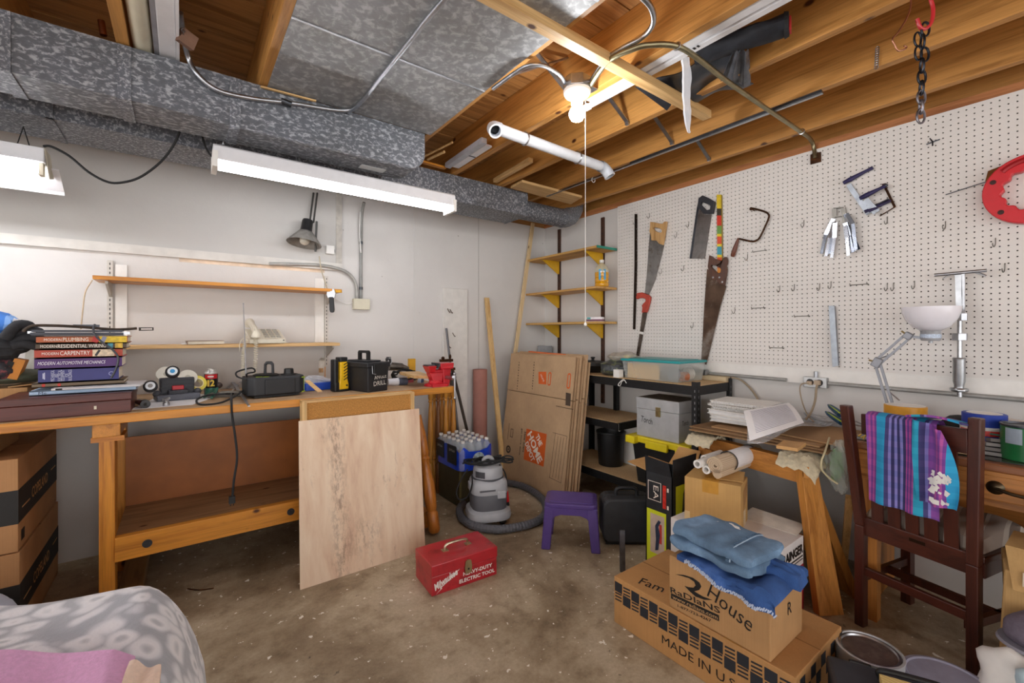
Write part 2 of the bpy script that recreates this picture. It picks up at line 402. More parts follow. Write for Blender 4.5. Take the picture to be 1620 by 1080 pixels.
for a, b in ((JX[1], JX[0]), (JX[2], JX[1]), (JX[3], JX[2]), (JX[4], JX[3])):
    y0 = 1.46
    mesh_obj('bridging_strut', [beam((a+0.002, y0, ZJ+0.22), (b-0.04, y0, ZJ+0.012), 0.02, 0.006), bx((b-0.046, y0, ZJ+0.012), (0.014, 0.02, 0.02))], M_STEEL, ceil)
    mesh_obj('bridging_strut', [beam((b-0.042, y0+0.04, ZJ+0.22), (a+0.004, y0+0.04, ZJ+0.012), 0.02, 0.006)], M_STEEL, ceil)
# upper wall panel on the back wall, its ledge strip and the edge batten
mesh_obj('wall_panel', [b2((-4, YW-0.012, 1.715), (PY(536, 400, YW).x, YW-0.0005, 2.249))], M_WALLUP, wb)
mesh_obj('edge_batten', [b2((PY(532, 400, YW-0.02).x, YW-0.02, 1.70), (PY(541, 400, YW-0.02).x, YW-0.012, 2.249))], plain('#bdb8b0', 0.7, 0, 0.15, 25, 0.5), wb)
mesh_obj('torn_paper', [b2((-0.02, YW-0.0025, 1.643), (0.80, YW-0.0005, 1.666))], plain('#e2cdb6', 0.8, 0, 0.2, 12), wb)
tag(mesh_obj('trim_1', [b2((-4, YW-0.024, 1.665), (PY(540, 420, YW).x, YW-0.0005, 1.716))], plain('#d6d2cc', 0.6, 0, 0.1, 10, 0.3)), kind='structure')
mesh_obj('form_seam', [b2((PY(655, 400, YW).x-0.003, YW-0.003, 0), (PY(655, 400, YW).x+0.003, YW-0.0004, 2.249))], M_WALL, wb)
mesh_obj('form_seam', [b2((PY(757, 400, YW).x-0.002, YW-0.002, 0), (PY(757, 400, YW).x+0.002, YW-0.0004, 2.249))], plain('#aaa6a0', .7), wb)
# board strip below the pegboard
tag(mesh_obj('trim_2', [b2((XW-0.02, -1.0, 0.93), (XW-0.0005, 2.36, 1.0125))], M_WHITE), kind='structure')

# ================================================================ DUCTS AND SERVICES OVERHEAD
t = Thing('trunk_duct', 'large galvanised rectangular duct with rounded end running under the joists', 'duct', (-0.2, 2.27, 2.087), world=True)
Y0, Y1 = 2.167, 2.375
xe = PY(672, 230, Y0).x
poly = [(-2.2, 2.087), (xe-0.085, 2.087)]+[(xe-0.085+0.085*math.sin(a), 2.172-0.085*math.cos(a)) for a in [PI/2*i/6 for i in range(1, 7)]]+[(xe, 2.286), (-2.2, 2.286)]
t.p('body', M_GALV, pr(poly, Y1-Y0, FRM((0, Y0, 0), (1, 0, 0), (0, 0, 1)) @ Matrix.Diagonal((1, 1, -1, 1))))
for px in (4, 197, 372):
    x = PY(px, 100, Y0).x
    t.p('drive_cleat', M_GALVSM, b2((x-0.019, Y0-0.006, 2.082), (x+0.019, Y1+0.004, 2.0865)), b2((x-0.019, Y0-0.006, 2.082), (x+0.019, Y0-0.0005, 2.284)))
q = PZ(595, 262, 2.085); t.p('label', plain('#c3c6c8', .5), bx((q.x, 2.3, 2.0855), (0.13, 0.055, 0.002)))
t = Thing('branch_duct', 'low galvanised duct along the back wall ending in a round pipe and elbow', 'duct', (0.5, 2.75, 2.11), world=True)
Z0, Z1 = 2.11, 2.284; Y0, Y1 = 2.61, 2.90; xe = PY(833, 320, Y0).x
t.p('body', M_GALVSM, b2((-2.2, Y0, Z0), (xe, Y1, Z1)))
for px in (78, 693):
    x = PY(px, 200, Y0).x; t.p('drive_cleat', M_GALVSM, b2((x-0.012, Y0-0.004, Z0-0.004), (x+0.012, Y1+0.003, Z0-0.0004)), b2((x-0.012, Y0-0.004, Z0-0.004), (x+0.012, Y0-0.0004, Z1-0.002)))
t.p('end_flange', M_GALVSM, b2((xe, Y0-0.005, Z0-0.005), (xe+0.008, Y1+0.005, Z1+0.002)))
t.p('round_pipe', M_GALVSM, cy((xe+0.008, 2.745, 2.195), (2.58, 2.745, 2.195), 0.076, n=28), smooth=True)
el = [(2.575, 2.745, 2.195)]+[(2.58+0.16*math.sin(a), 2.745, 2.355-0.16*math.cos(a)) for a in [PI/2*i/8 for i in range(9)]]+[(2.74, 2.745, 2.5)]
el = [Vector(v) for v in el]
t.p('elbow', galv('#7d8188', '#a4a8ae', 120.0, 0.4, 0.4), tb(el, [0.078]*len(el), 28), *[tb([el[i]+(el[i+1]-el[i])*0.0, el[i]+(el[i+1]-el[i])*0.15], 0.0805, 28) for i in (1, 4, 7)], smooth=True)
t = Thing('joist_bay_sheeting', 'galvanised sheet metal panels nailed flat under two joists above the room', 'metal panel', (0.68, 1.3, 2.284), world=True)
for a, b in ((1.632, 2.16), (0.965, 1.627), (0.30, 0.96)):
    t.p('sheet_panel', M_GALVW, b2((0.292, a, 2.2845), (1.066, b, 2.2885)))
for yy in (1.63, 0.9625):
    t.p('seam', M_STEEL, b2((0.292, yy-0.005, 2.2815), (1.066, yy+0.005, 2.2846)))
one('wood_sliver', 'thin wood sliver tucked where sheet metal meets trunk duct', 'wood strip', M_LIGHTWOOD, beam(PZ(412, 137, 2.275), PZ(500, 160, 2.275), 0.012, 0.006))
def run(name, label, cat, mat, pts, r, k=6, n=10, group=None):
    return one(name, label, cat, mat, tb(smooth_path(pts, k), r, n), smooth=True, group=group)
t = Thing('electrical_conduit', 'grey conduit crossing the sheet metal and bending along the trunk duct front', 'conduit', (0.5, 2.0, 2.2), world=True)
t.p('tube', M_STEEL, tb(smooth_path([PZ(285, 20, 2.37), PY(296, 85, 2.146), PY(312, 117, 2.15), PY(345, 143, 2.15), PY(400, 156, 2.15), PY(460, 163, 2.15), PY(545, 175, 2.145), PZ(572, 160, 2.268), PZ(600, 125, 2.268), PZ(650, 63, 2.268), PZ(700, 2, 2.268), Vector((0.70, 0.4, 2.268))], 6), 0.0095, 10), smooth=True)
q = PY(453, 162, 2.15); t.p('coupling', M_DSTEEL, cy(q-Vector((.02, 0, -.001)), q+Vector((.02, 0, -.004)), 0.0135))
q = PY(553, 176, 2.147); t.p('strap', M_STEEL, bx(q+Vector((0, 0, 0.005)), (0.016, 0.03, 0.03)))
q = PZ(296, 62, 2.30); t.p('connector', plain('#7a5a48', .6, .3), bx(q, (0.05, 0.03, 0.05), (0.3, 0.2, 0.5)))
# stored lengths between the left joists
def along_y(name, label, cat, mat, x, y0, y1, z, r, group=None):
    return one(name, label, cat, mat, cy((x, y0, z), (x, y1, z), r, n=18), smooth=True, group=group)
along_y('drain_pipe', 'long white plastic pipe stored on the duct between left joists', 'pipe', M_CREAM, -0.124, 0.4, 2.30, 2.322, 0.031)
t = Thing('stored_shop_light', 'unlit white strip light stored upside between the left joists', 'light fixture', (0.0, 1.6, 2.30), world=True)
t.p('housing', M_WENAMEL, b2((-0.075, 1.0, 2.300), (-0.022, 2.28, 2.355)), bev=0.004)
t.p('side_rail', M_WENAMEL, b2((-0.022, 1.0, 2.296), (-0.012, 2.28, 2.36)))
t.p('reflector_lip', plain('#9a9aa2', .4), b2((-0.09, 1.0, 2.302), (-0.075, 2.28, 2.345)))
for i in range(6): t.p('chain_link', M_CHROME, tb([Vector((0.0, 2.06-0.018*i, 2.305))+Vector((0.005*math.cos(a)*(i % 2), 0.012*math.sin(a), 0.005*math.cos(a)*(1-i % 2))) for a in [2*PI*j/10 for j in range(10)]], 0.0016, 6, True))
one('copper_stub', 'short copper pipe end poking up behind the trunk duct', 'pipe', metal('#8a5136', .4), tb([PY(160, 33, 2.22), PY(164, 56, 2.22)], 0.011, 12), smooth=True)

# ---- bare bulb lamp holder
BX, BY = 1.34, 1.33
t = Thing('ceiling_lamp', 'bare lit bulb in white porcelain holder with pull string under joists', 'lamp', (BX, BY, 2.118), world=True)
oc = circ(0.062, 8, PI/8)
t.p('junction_box', M_STEEL, pr(oc, 0.045, TR((BX, BY, 2.248))), b2((BX+0.0, BY-0.02, 2.28), (JX[3]-0.037, BY+0.02, 2.284)), bev=0.002)
t.p('socket', plain('#f4f2ee', .3, 0, .02), la([(0.058, 2.247), (0.058, 2.238), (0.05, 2.226), (0.032, 2.216), (0.026, 2.205), (0.024, 2.19), (0.02, 2.19)], 28, c=(BX, BY, 0)), smooth=True)
t.p('bulb', emit('#ffffff', BULB_POWER), la([(0.013, 2.192), (0.014, 2.182), (0.026, 2.172), (0.034, 2.153), (0.032, 2.138), (0.023, 2.124), (0.009, 2.1185), (0, 2.118)], 24, c=(BX, BY, 0)), smooth=True)
sx, sy = BX+0.030, BY-0.02
t.p('pull_string', M_WHITE, tb([(sx, sy, 2.205), (sx, sy, 1.8), (sx, sy, 1.262)], 0.0016, 6), la([(0, 1.248), (0.006, 1.25), (0.007, 1.256), (0.003, 1.264), (0, 1.266)], 10, c=(sx, sy, 0)))
# three conduits leaving the box
run('electrical_conduit', 'short curved conduit from lamp box over toward the sheet metal', 'conduit', M_STEEL, [(BX-0.05, BY+0.02, 2.268), PZ(885, 118, 2.275), PZ(860, 104, 2.275), PZ(835, 104, 2.27), PZ(812, 117, 2.27), PZ(780, 140, 2.275)], 0.0085)
run('electrical_conduit', 'S-bent shiny conduit from lamp box rising past the furring strip', 'conduit', M_CHROME, [(BX+0.045, BY-0.02, 2.268), PZ(955, 98, 2.278), PZ(985, 76, 2.278), PZ(1015, 60, 2.278), PZ(1033, 38, 2.275), PZ(1030, 12, 2.275), PZ(1008, -12, 2.278)], 0.0095)
t = Thing('flexible_conduit', 'olive conduit curving from lamp box across joists down to the pegboard', 'conduit', (2.0, 1.2, 2.2), world=True)
e1 = PX(1284, 223, XW-0.06); e2 = PX(1290, 250, XW-0.035)
t.p('tube', metal('#9a9275', 0.4, .15), tb(smooth_path([Vector((BX+0.05, BY-0.005, 2.256)), PZ(960, 99, 2.262), PZ(1000, 78, 2.258), PZ(1030, 71, 2.262), PZ(1070, 73, 2.262), PZ(1105, 93, 2.258), PZ(1150, 128, 2.26), PZ(1210, 170, 2.262), PZ(1262, 205, 2.262), e1, e2], 6), 0.0105, 10), smooth=True)
t.p('strap', M_CHROME, tb([PZ(1071, 73, 2.262)+Vector((0, 0.013*math.cos(a), 0.013*math.sin(a))) for a in [2*PI*j/14 for j in range(14)]], 0.003, 6, True))
q = PZ(1268, 208, 2.262); t.p('strap', M_CHROME, tb([q+Vector((0, 0.013*math.cos(a), 0.013*math.sin(a))) for a in [2*PI*j/14 for j in range(14)]], 0.003, 6, True))
t.p('entry_plate', M_RUST, bx(e2+Vector((0.012, 0, 0)), (0.024, 0.05, 0.055)))
# ---- white drain pipe with elbows
pa = PZ(790, 205, 2.252); pb = PZ(946, 264, 2.252); pb.y = pa.y+(pb.y-pa.y)*0.6
t = Thing('drain_pipe', 'white plastic pipe with an elbow at each end strapped under joists', 'pipe', (1.7, 1.85, 2.25), world=True)
M_PVC = plain('#dfe2e8', .35, 0, .05)
d = (pb-pa).normalized()
t.p('pipe', M_PVC, cy(pa, pb, 0.029, n=24), smooth=True)
def elbow(nm, p, d, e, r):
    e = Vector(e).normalized(); pts = [p-d*0.0]
    pts = [p, p+d*0.012]+[p+d*(0.012+0.035*math.sin(a))+e*(0.035*(1-math.cos(a))) for a in [PI/2*i/6 for i in range(1, 7)]]
    pts.append(pts[-1]+e*0.025)
    o = t.p(nm, plain('#c9cfd8', .35), tb(pts, r, 22, cap=False), tb(list(reversed(pts)), r-0.006, 22, cap=False), smooth=True)
    f = pts[-1]; t.p('rim', plain('#d8dce2', .35), xf(ring(circ(r+0.001, 22), circ(r-0.007, 22), 0.004), FRM(f, e.orthogonal(), e.cross(e.orthogonal()))), par=o)
    t.p('bore_shade', M_BLACKM, sp(pts[3], r-0.008, 12, 6), par=o)  # black ball whose colour stands in for shade inside the elbow
elbow('elbow', pa, -d, (-0.15, -0.75, -0.65), 0.034); elbow('elbow', pb, d, (0.35, -0.35, -0.9), 0.034)
for f in (0.22, 0.74):
    c = pa+(pb-pa)*f; s = d.orthogonal().normalized(); w = d.cross(s)
    t.p('strap', M_CHROME, tb([c+(s*math.cos(a)+w*math.sin(a))*0.031 for a in [2*PI*j/20 for j in range(20)]], 0.005, 6, True), bx(c+Vector((0, 0, 0.034)), (0.014, 0.014, 0.014)))
# ---- furring strip, stored mouldings and scraps
one('furring_strip', 'pale wooden furring strip nailed across underside of the joists near bulb', 'wood strip', M_LIGHTWOOD, b2((0.70, 1.115, 2.252), (2.03, 1.16, 2.2885)), bev=0.002)
t = Thing('white_moulding', 'two long white plastic trim lengths stored above the furring strip', 'trim', (1.53, 0.9, 2.293), world=True)
t.p('channel', M_WENAMEL, beam((1.505, 1.42, 2.299), (1.525, -0.3, 2.299), 0.034, 0.012)); t.p('channel', M_WENAMEL, beam((1.548, 1.46, 2.299), (1.575, -0.3, 2.299), 0.026, 0.012)); t.p('end_cap', M_WENAMEL, bx((1.548, 1.47, 2.299), (0.032, 0.03, 0.018)))
t.p('print_mark', M_INK, *[bx((1.545, 0.90+0.016*i, 2.2925), (0.014, 0.008, 0.001)) for i in range(4)], kind='stuff')
def roll(p0, p1, r, fl=0.25, n=22, k=14):
    p0 = Vector(p0); p1 = Vector(p1); d = (p1-p0).normalized(); s = d.cross(Vector((0, 0, 1))).normalized(); w = s.cross(d); vs = []; fs = []
    for i in range(k+1):
        for j in range(n):
            a = 2*PI*j/n; rr = r*(1+fl*math.sin(3*a+i*0.7)*0.3+fl*0.4*random.random())
            vs.append(p0+(p1-p0)*(i/k)+s*math.cos(a)*rr*1.1+w*math.sin(a)*rr*0.75)
    for i in range(k):
        for j in range(n): fs.append((i*n+j, i*n+(j+1) % n, (i+1)*n+(j+1) % n, (i+1)*n+j))
    fs += [tuple(range(n-1, -1, -1)), tuple(k*n+j for j in range(n))]; return vs, fs
M_NAVY = plain('#23262e', 0.7, 0, 0.35, 30, 0.4)
t = Thing('fabric_sleeve', 'dark charcoal rolled fabric sleeve with red end stored between joists', 'fabric roll', (1.7, 0.9, 2.30), world=True)
ra = PZ(1100, 88, 2.33); rb = PZ(1242, 40, 2.33)
t.p('roll', M_NAVY, roll(ra, rb, 0.042), smooth=True)
dd = (rb-ra).normalized(); t.p('end_band', M_BLACKM, cy(rb-dd*0.002, rb+dd*0.012, 0.044, 0.04, 20)); t.p('red_label', plain('#c03030', .6), bx(rb+dd*0.016+Vector((0, 0, -0.005)), (0.03, 0.006, 0.05), (0, 0, math.atan2(dd.y, dd.x)+PI/2)))
def drape(f, nx, ny, th): return gr(nx, ny, f, th)
t = Thing('plastic_sheeting', 'folded black plastic sheet resting over furring strip beside the sleeve', 'plastic sheet', (1.7, 1.1, 2.29), world=True)
c4 = [PZ(1010, 140, 2.305), PZ(1075, 168, 2.298), PZ(1192, 130, 2.300), PZ(1150, 75, 2.32)]
def fb(u, v):
    a = c4[0]+(c4[3]-c4[0])*u; b = c4[1]+(c4[2]-c4[1])*u; p = a+(b-a)*v
    return p+Vector((0, 0, 0.012*math.sin(u*9+v*3)+0.006*math.sin(v*13)))
t.p('sheet', plain('#33363d', 0.3, 0, 0.35, 14), drape(fb, 16, 10, 0.004), smooth=True)
c5 = [PZ(1160, 78, 2.30), PZ(1140, 128, 2.285), PZ(1188, 135, 2.28), PZ(1185, 78, 2.30)]
def fb2(u, v):
    a = c5[0]+(c5[3]-c5[0])*u; b = c5[1]+(c5[2]-c5[1])*u; p = a+(b-a)*v; return p+Vector((0, 0, 0.008*math.sin(u*14)))
t.p('fold', plain('#4a4d54', 0.25, 0, 0.35, 14), drape(fb2, 12, 6, 0.003), smooth=True)
one('dark_card_scrap', 'dark torn sheet scrap hanging beneath joist left of furring strip', 'plastic sheet', M_NAVY, slab([PZ(1005, 138, 2.28), PZ(1055, 175, 2.268), PZ(1062, 166, 2.268), PZ(1030, 138, 2.28)], (0, 0, 0.003)))
t = Thing('plastic_strip', 'crumpled clear plastic strip dangling from the olive conduit', 'plastic strip', (1.7, 1.0, 2.1), world=True)
s0 = PZ(1084, 92, 2.25); D = (s0-ORG).dot(FW)
pth = [PD(1084, 94, D), PD(1087, 120, D), PD(1086, 150, D), PD(1088, 185, D), PD(1089, 205, D), PD(1092, 210, D)]
t.p('strip', clear('#dfe3ea', .15, .6), tb(smooth_path(pth, 4), [0.016, .015, .014, .016, .017, .018, .016, .015, .016, .014, .013, .015, .013, .012, .01, .008, .006, .006, .005, .004, .003][:21], 7), smooth=False)
t = Thing('gutter_offcuts', 'two short white gutter offcuts leaning on the branch duct top', 'trim', (1.2, 2.3, 2.29), world=True)
t.p('offcut', plain('#b9bcc6', .4), beam(PZ(708, 262, 2.30), PZ(766, 222, 2.305), 0.035, 0.03)); t.p('offcut', M_WENAMEL, beam(PZ(721, 264, 2.292), PZ(773, 230, 2.30), 0.045, 0.01))
t.p('joint', M_DGREY, beam(PZ(741, 246, 2.289), PZ(752, 249, 2.289), 0.006, 0.004))
for a, b in (((672, 246), (715, 224)), ((680, 250), (703, 238)), ((666, 250), (696, 239))):
    pass
one('wood_dowel', 'thin light dowel lying above the branch duct nearer trunk duct', 'wood strip', M_LIGHTWOOD, cy(PZ(668, 249, 2.3), PZ(716, 225, 2.31), 0.006, n=8))
one('wood_dowel', 'shorter pale dowel beside branch duct with square cut end', 'wood strip', M_LIGHTWOOD, cy(PZ(677, 252, 2.297), PZ(703, 240, 2.30), 0.008, n=8))
one('wood_block', 'orange wood block lying on branch duct beside trunk duct end', 'wood scrap', M_ORANGE, beam(PZ(662, 254, 2.292), PZ(704, 266, 2.292), 0.03, 0.012))
one('moulding_offcut', 'short pale wooden moulding offcut in the joist bay above branch duct', 'wood scrap', M_LIGHTWOODY, beam(PZ(783, 286, 2.315), PZ(840, 253, 2.315), 0.035, 0.03), bev=0.004)
one('pine_plank', 'pale pine plank fixed flat under joists above the round pipe', 'plank', M_LIGHTWOOD, slab([PZ(808, 294, 2.289), PZ(826, 284, 2.289), PZ(921, 309, 2.289), PZ(903, 320, 2.289)], (0, 0, -0.018)), bev=0.002)
t = Thing('metal_rod', 'long slim silver channel rod running along a joist underside', 'rod', (2.25, 1.5, 2.27), world=True)
t.p('rod', M_CHROME, b2((2.235, 0.725, 2.266), (2.25, 2.55, 2.278))); t.p('rod_edge', M_DSTEEL, b2((2.224, 0.725, 2.268), (2.2345, 1.75, 2.2795)))
q = Vector((2.242, 2.07, 2.262)); t.p('clip', M_WHITE, tb([q+Vector((0.016*math.cos(a), 0, 0.016*math.sin(a))) for a in [2*PI*j/14 for j in range(14)]], 0.0025, 6, True))
# ---- hooks and chain near the right
t = Thing('red_hook', 'red coated screw hook in a joist holding a chain', 'hook', (1.86, 0.333, 2.17), world=True)
D = 1.385
hk = [PD(1470, -60, D), PD(1471, -10, D), PD(1476, 12, D), PD(1475, 30, D), PD(1469, 42, D), PD(1461, 46, D), PD(1455, 42, D), PD(1451, 30, D)]
t.p('hook', plain('#c22f35', .3, 0, .1, coat=.4), tb(smooth_path(hk, 5), 0.0055, 10), smooth=True)
t = Thing('steel_chain', 'dark steel chain dangling from the red ceiling hook', 'chain', PD(1460, 190, D), world=True)
ys = [42, 62, 82, 100, 118, 135, 150, 165, 180]
for i, yy in enumerate(ys):
    c = PD(1460+(4 if i in (0, 2) else 0)-i*0.4, yy+4, D-0.004*(i % 2)); a = RT if i % 2 == 0 else (RT*0.35+FW*0.9)
    t.p('link', metal('#3c3f46' if i < 6 else '#8a8890', .4), tb([c+a*(0.0125*math.cos(s))+UP*(0.022*math.sin(s)) for s in [2*PI*j/16 for j in range(16)]], 0.0034, 7, True), smooth=True)
c = PD(1452, 62, D); t.p('link', metal('#3c3f46', .4), tb([c+RT*(0.011*math.cos(s))+UP*(0.022*math.sin(s)) for s in [2*PI*j/16 for j in range(16)]], 0.003, 7, True), smooth=True)
c = PD(1453, 84, D); t.p('link', metal('#3c3f46', .4), tb([c+RT*(0.011*math.cos(s))+UP*(0.022*math.sin(s)) for s in [2*PI*j/16 for j in range(16)]], 0.003, 7, True), smooth=True)
run('wire_hook', 'bent copper wire hook hanging left of the red hook', 'hook', metal('#c08a70', .35), [PD(1440, -40, 1.4), PD(1441, 5, 1.4), PD(1436, 25, 1.4), PD(1428, 40, 1.4), PD(1420, 52, 1.4), PD(1412, 62, 1.4), PD(1416, 72, 1.4), PD(1421, 80, 1.4), PD(1431, 78, 1.4), PD(1434, 74, 1.4), PD(1430, 73, 1.4)], 0.0026)
t = Thing('small_chain', 'short fine silver chain pinned to a joist face', 'chain', PX(1388, 105, 1.837), world=True)
for i in range(9):
    c = PX(1388-0.2*i, 77+3.6*i, 2.232); t.p('link', M_CHROME, tb([c+Vector((0, 0.006*math.cos(s), 0.009*math.sin(s))) for s in [2*PI*j/8 for j in range(8)]], 0.0016, 5, True))

# ================================================================ SHOP LIGHTS
M_TUBE = emit('#fbfcff', TUBE_POWER)
t = Thing('shop_light', 'lit white strip light hanging by chains under the trunk duct', 'light fixture', (0.71, 2.38, 1.96), world=True)
xa, xb = 0.105, 1.315; yl = 2.385
def tz(y, z): return (y, z)
sec = [(yl-0.062, 1.985), (yl+0.062, 1.985), (yl+0.058, 2.045), (yl+0.045, 2.055), (yl-0.045, 2.055), (yl-0.058, 2.045)]
t.p('housing', M_WENAMEL, pr(sec, xb-xa, Matrix(((0,0,1,xa),(1,0,0,0),(0,1,0,0),(0,0,0,1)))), bev=0.003)
for x in (xa, xb-0.014):
    t.p('end_cap', M_WHITE, b2((x-0.003, yl-0.066, 1.95), (x+0.017, yl+0.066, 2.02)))
t.p('tube', M_TUBE, cy((xa+0.02, yl-0.012, 1.966), (xb-0.02, yl-0.012, 1.966), 0.0155, n=16), smooth=True)
for x in (xa+0.04, xb-0.08):
    for i in range(3): t.p('chain_link', M_STEEL, tb([Vector((x, yl, 2.058+0.012*i))+(Vector((0.005*math.cos(s), 0, 0.011*math.sin(s))) if i % 2 else Vector((0, 0.005*math.cos(s), 0.011*math.sin(s)))) for s in [2*PI*j/8 for j in range(8)]], 0.0016, 5, True))
t = Thing('shop_light', 'lit reflector strip light hung on black wires, cut by left edge', 'light fixture', (-0.9, 2.77, 1.93), world=True)
xb = PY(74, 270, 2.77).x; yl = 2.77
t.p('housing', M_WENAMEL, b2((-1.75, yl-0.05, 1.955), (xb, yl+0.05, 2.015)), bev=0.003)
for s in (-1, 1): t.p('reflector_wing', M_WENAMEL, slab([(-1.75, yl+s*0.05, 1.957), (xb+0.03, yl+s*0.05, 1.957), (xb+0.03, yl+s*0.16, 1.885), (-1.75, yl+s*0.16, 1.885)], (0, 0, -0.003)) if s > 0 else slab([(-1.75, yl-0.05, 1.957), (xb+0.0, yl-0.05, 1.957), (xb+0.0, yl-0.075, 1.95), (-1.75, yl-0.075, 1.95)], (0, 0, -0.003)))
t.p('reflector_lip', M_WENAMEL, slab([(-1.75, yl+0.16, 1.885), (xb+0.03, yl+0.16, 1.885), (xb+0.03, yl+0.165, 1.868), (-1.75, yl+0.165, 1.868)], (0, 0.003, 0)))
t.p('tube', M_TUBE, cy((-1.72, yl, 1.928), (xb-0.025, yl, 1.928), 0.0165, n=16), smooth=True)
t.p('tube_holder', plain('#cfc7b2', .6), b2((xb-0.022, yl-0.02, 1.905), (xb-0.008, yl+0.02, 1.957)))
t.p('end_plate', plain('#c9c2b0', .6, 0, .2), slab([(xb, yl-0.05, 2.012), (xb, yl+0.05, 2.012), (xb+0.004, yl+0.09, 1.92), (xb+0.004, yl+0.02, 1.90)], (0.003, 0, 0)))
x0 = xb-0.07
t.p('hanger_wire', M_BLACKM, tb([(x0-0.02, yl, 2.016), (x0, yl, 2.105)], 0.0022, 6), tb([(x0+0.02, yl, 2.016), (x0, yl, 2.105)], 0.0022, 6))
t = Thing('black_power_cord', 'black power cord sagging between the two strip lights', 'cord', PY(190, 290, 2.6), world=True)
t.p('cord', M_BLACKM, tb(smooth_path([PY(70, 231, 2.77), PY(82, 232, 2.72), PY(110, 247, 2.7), PY(140, 272, 2.68), PY(168, 287, 2.66), PY(190, 289, 2.64), PY(220, 281, 2.60), PY(250, 260, 2.56), PY(270, 237, 2.53), PY(283, 212, 2.50), PY(284, 195, 2.50)], 5), 0.0052, 8), smooth=True)
run('black_power_cord', 'short black lead entering the lit strip light left end', 'cord', M_BLACKM, [PY(320, 216, 2.45), PY(324, 230, 2.43), PY(332, 244, 2.40), PY(340, 250, 2.385)], 0.0045)

# ================================================================ BACK WALL FITTINGS
t = Thing('cable_box', 'cream junction box on back wall with conduits entering top', 'junction box', PY(571, 488, YW), world=True)
a = PY(559, 489, YW-0.03); b = PY(585, 473, YW-0.03)
t.p('box', M_CREAM, b2((a.x, YW-0.04, a.z), (b.x, YW-0.001, b.z)), bev=0.004)
t.p('conduit', plain('#a9a8a4', .5, .3), tb(smooth_path([Vector((0.45, YW-0.036, 1.67)), PY(500, 419, YW-0.036), PY(535, 425, YW-0.036), PY(553, 434, YW-0.03), PY(563, 450, YW-0.022), PY(565, 475, YW-0.022)], 5), 0.011, 10), smooth=True)
t.p('conduit', plain('#8f8f8c', .5, .3), tb(smooth_path([PY(576, 320, YW-0.1), PY(572, 345, YW-0.03), PY(571, 390, YW-0.02), PY(571, 440, YW-0.02), PY(571, 474, YW-0.02)], 5), 0.0105, 10), smooth=True)
t.p('white_cable', M_WHITE, tb(smooth_path([PY(570, 335, YW-0.04), PY(569, 370, YW-0.035), PY(571, 400, YW-0.034)], 5), 0.004, 6))
for yy in (384, 456): q = PY(571, yy, YW-0.02); t.p('coupling', M_DSTEEL, cy(q-UP*0.01, q+UP*0.01, 0.0135, n=12))
run('white_wire', 'thin white cord looping on wall from cable box to shelf', 'cord', M_WHITE, [PY(560, 477, YW-0.01), PY(550, 481, YW-0.01), PY(535, 475, YW-0.02), PY(524, 468, YW-0.03)], 0.0025)
t = Thing('clamp_lamp', 'dusty dark clip-on work lamp with cone shade on spring arm', 'lamp', PY(487, 420, 3.14), world=True)
Dl = 2.95; c0 = PD(487, 390, Dl)
Ml = FRM(PD(489, 352, Dl), RT, (RT.cross(UP)*-1)) ; axis = (PD(486, 396, Dl)-PD(489, 350, Dl)).normalized()
def lathe_axis(prof, p, ax, n=24):
    ax = Vector(ax).normalized(); u = ax.orthogonal().normalized(); w = ax.cross(u)
    M = Matrix((u, w, ax)).transposed().to_4x4(); M.translation = Vector(p); return la(prof, n, M)
ax = (axis+FW*-0.18).normalized(); p0 = PD(487, 348, Dl)
t.p('shade', plain('#8a8782', .6, .2, .3, 30), lathe_axis([(0.045, 0.085), (0.108, 0.165), (0.108, 0.168), (0.104, 0.166), (0.043, 0.088)], p0, ax), smooth=True)
t.p('socket_housing', plain('#2d2d2f', .45, .1, .3), lathe_axis([(0.0, -0.004), (0.03, 0.0), (0.034, 0.012), (0.036, 0.075), (0.046, 0.087), (0, 0.088)], p0, ax), smooth=True)
t.p('bulb', plain('#d8d2c4', .2), sp(p0+ax*0.145, 0.032), smooth=True)
t.p('arm', plain('#5a5a58', .5, .4), *[cy(PD(498+dx, 305, Dl+0.1), PD(492+dx, 352, Dl+0.03), 0.006, n=8) for dx in (-2, 4)], cy(PD(501, 350, Dl+0.05), PD(499, 398, Dl+0.05), 0.007, n=8))
t.p('clamp', plain('#bdb9b2', .5, .3), bx(PD(492, 412, Dl+0.12), (0.025, 0.03, 0.05)))
run('lamp_cord', 'tan lamp cord drooping from the ledge to the upper shelf', 'cord', plain('#b8ac94', .7), [PY(505, 405, 3.22), PY(508, 425, 3.22), PY(514, 445, 3.18), PY(519, 462, 3.1), PY(520, 470, 3.12)], 0.004)
t = Thing('wall_switch', 'small white cord switch box on wall beside the clamp lamp', 'switch', PY(521, 402, YW), world=True)
a = PY(514, 402, YW); b = PY(527, 390, YW); t.p('box', M_WHITE, b2((a.x, YW-0.04, a.z), (b.x, YW-0.012, b.z)), bev=0.003); t.p('cap', M_BLACK, bx(PY(528, 397, YW-0.025), (0.012, 0.02, 0.022)))
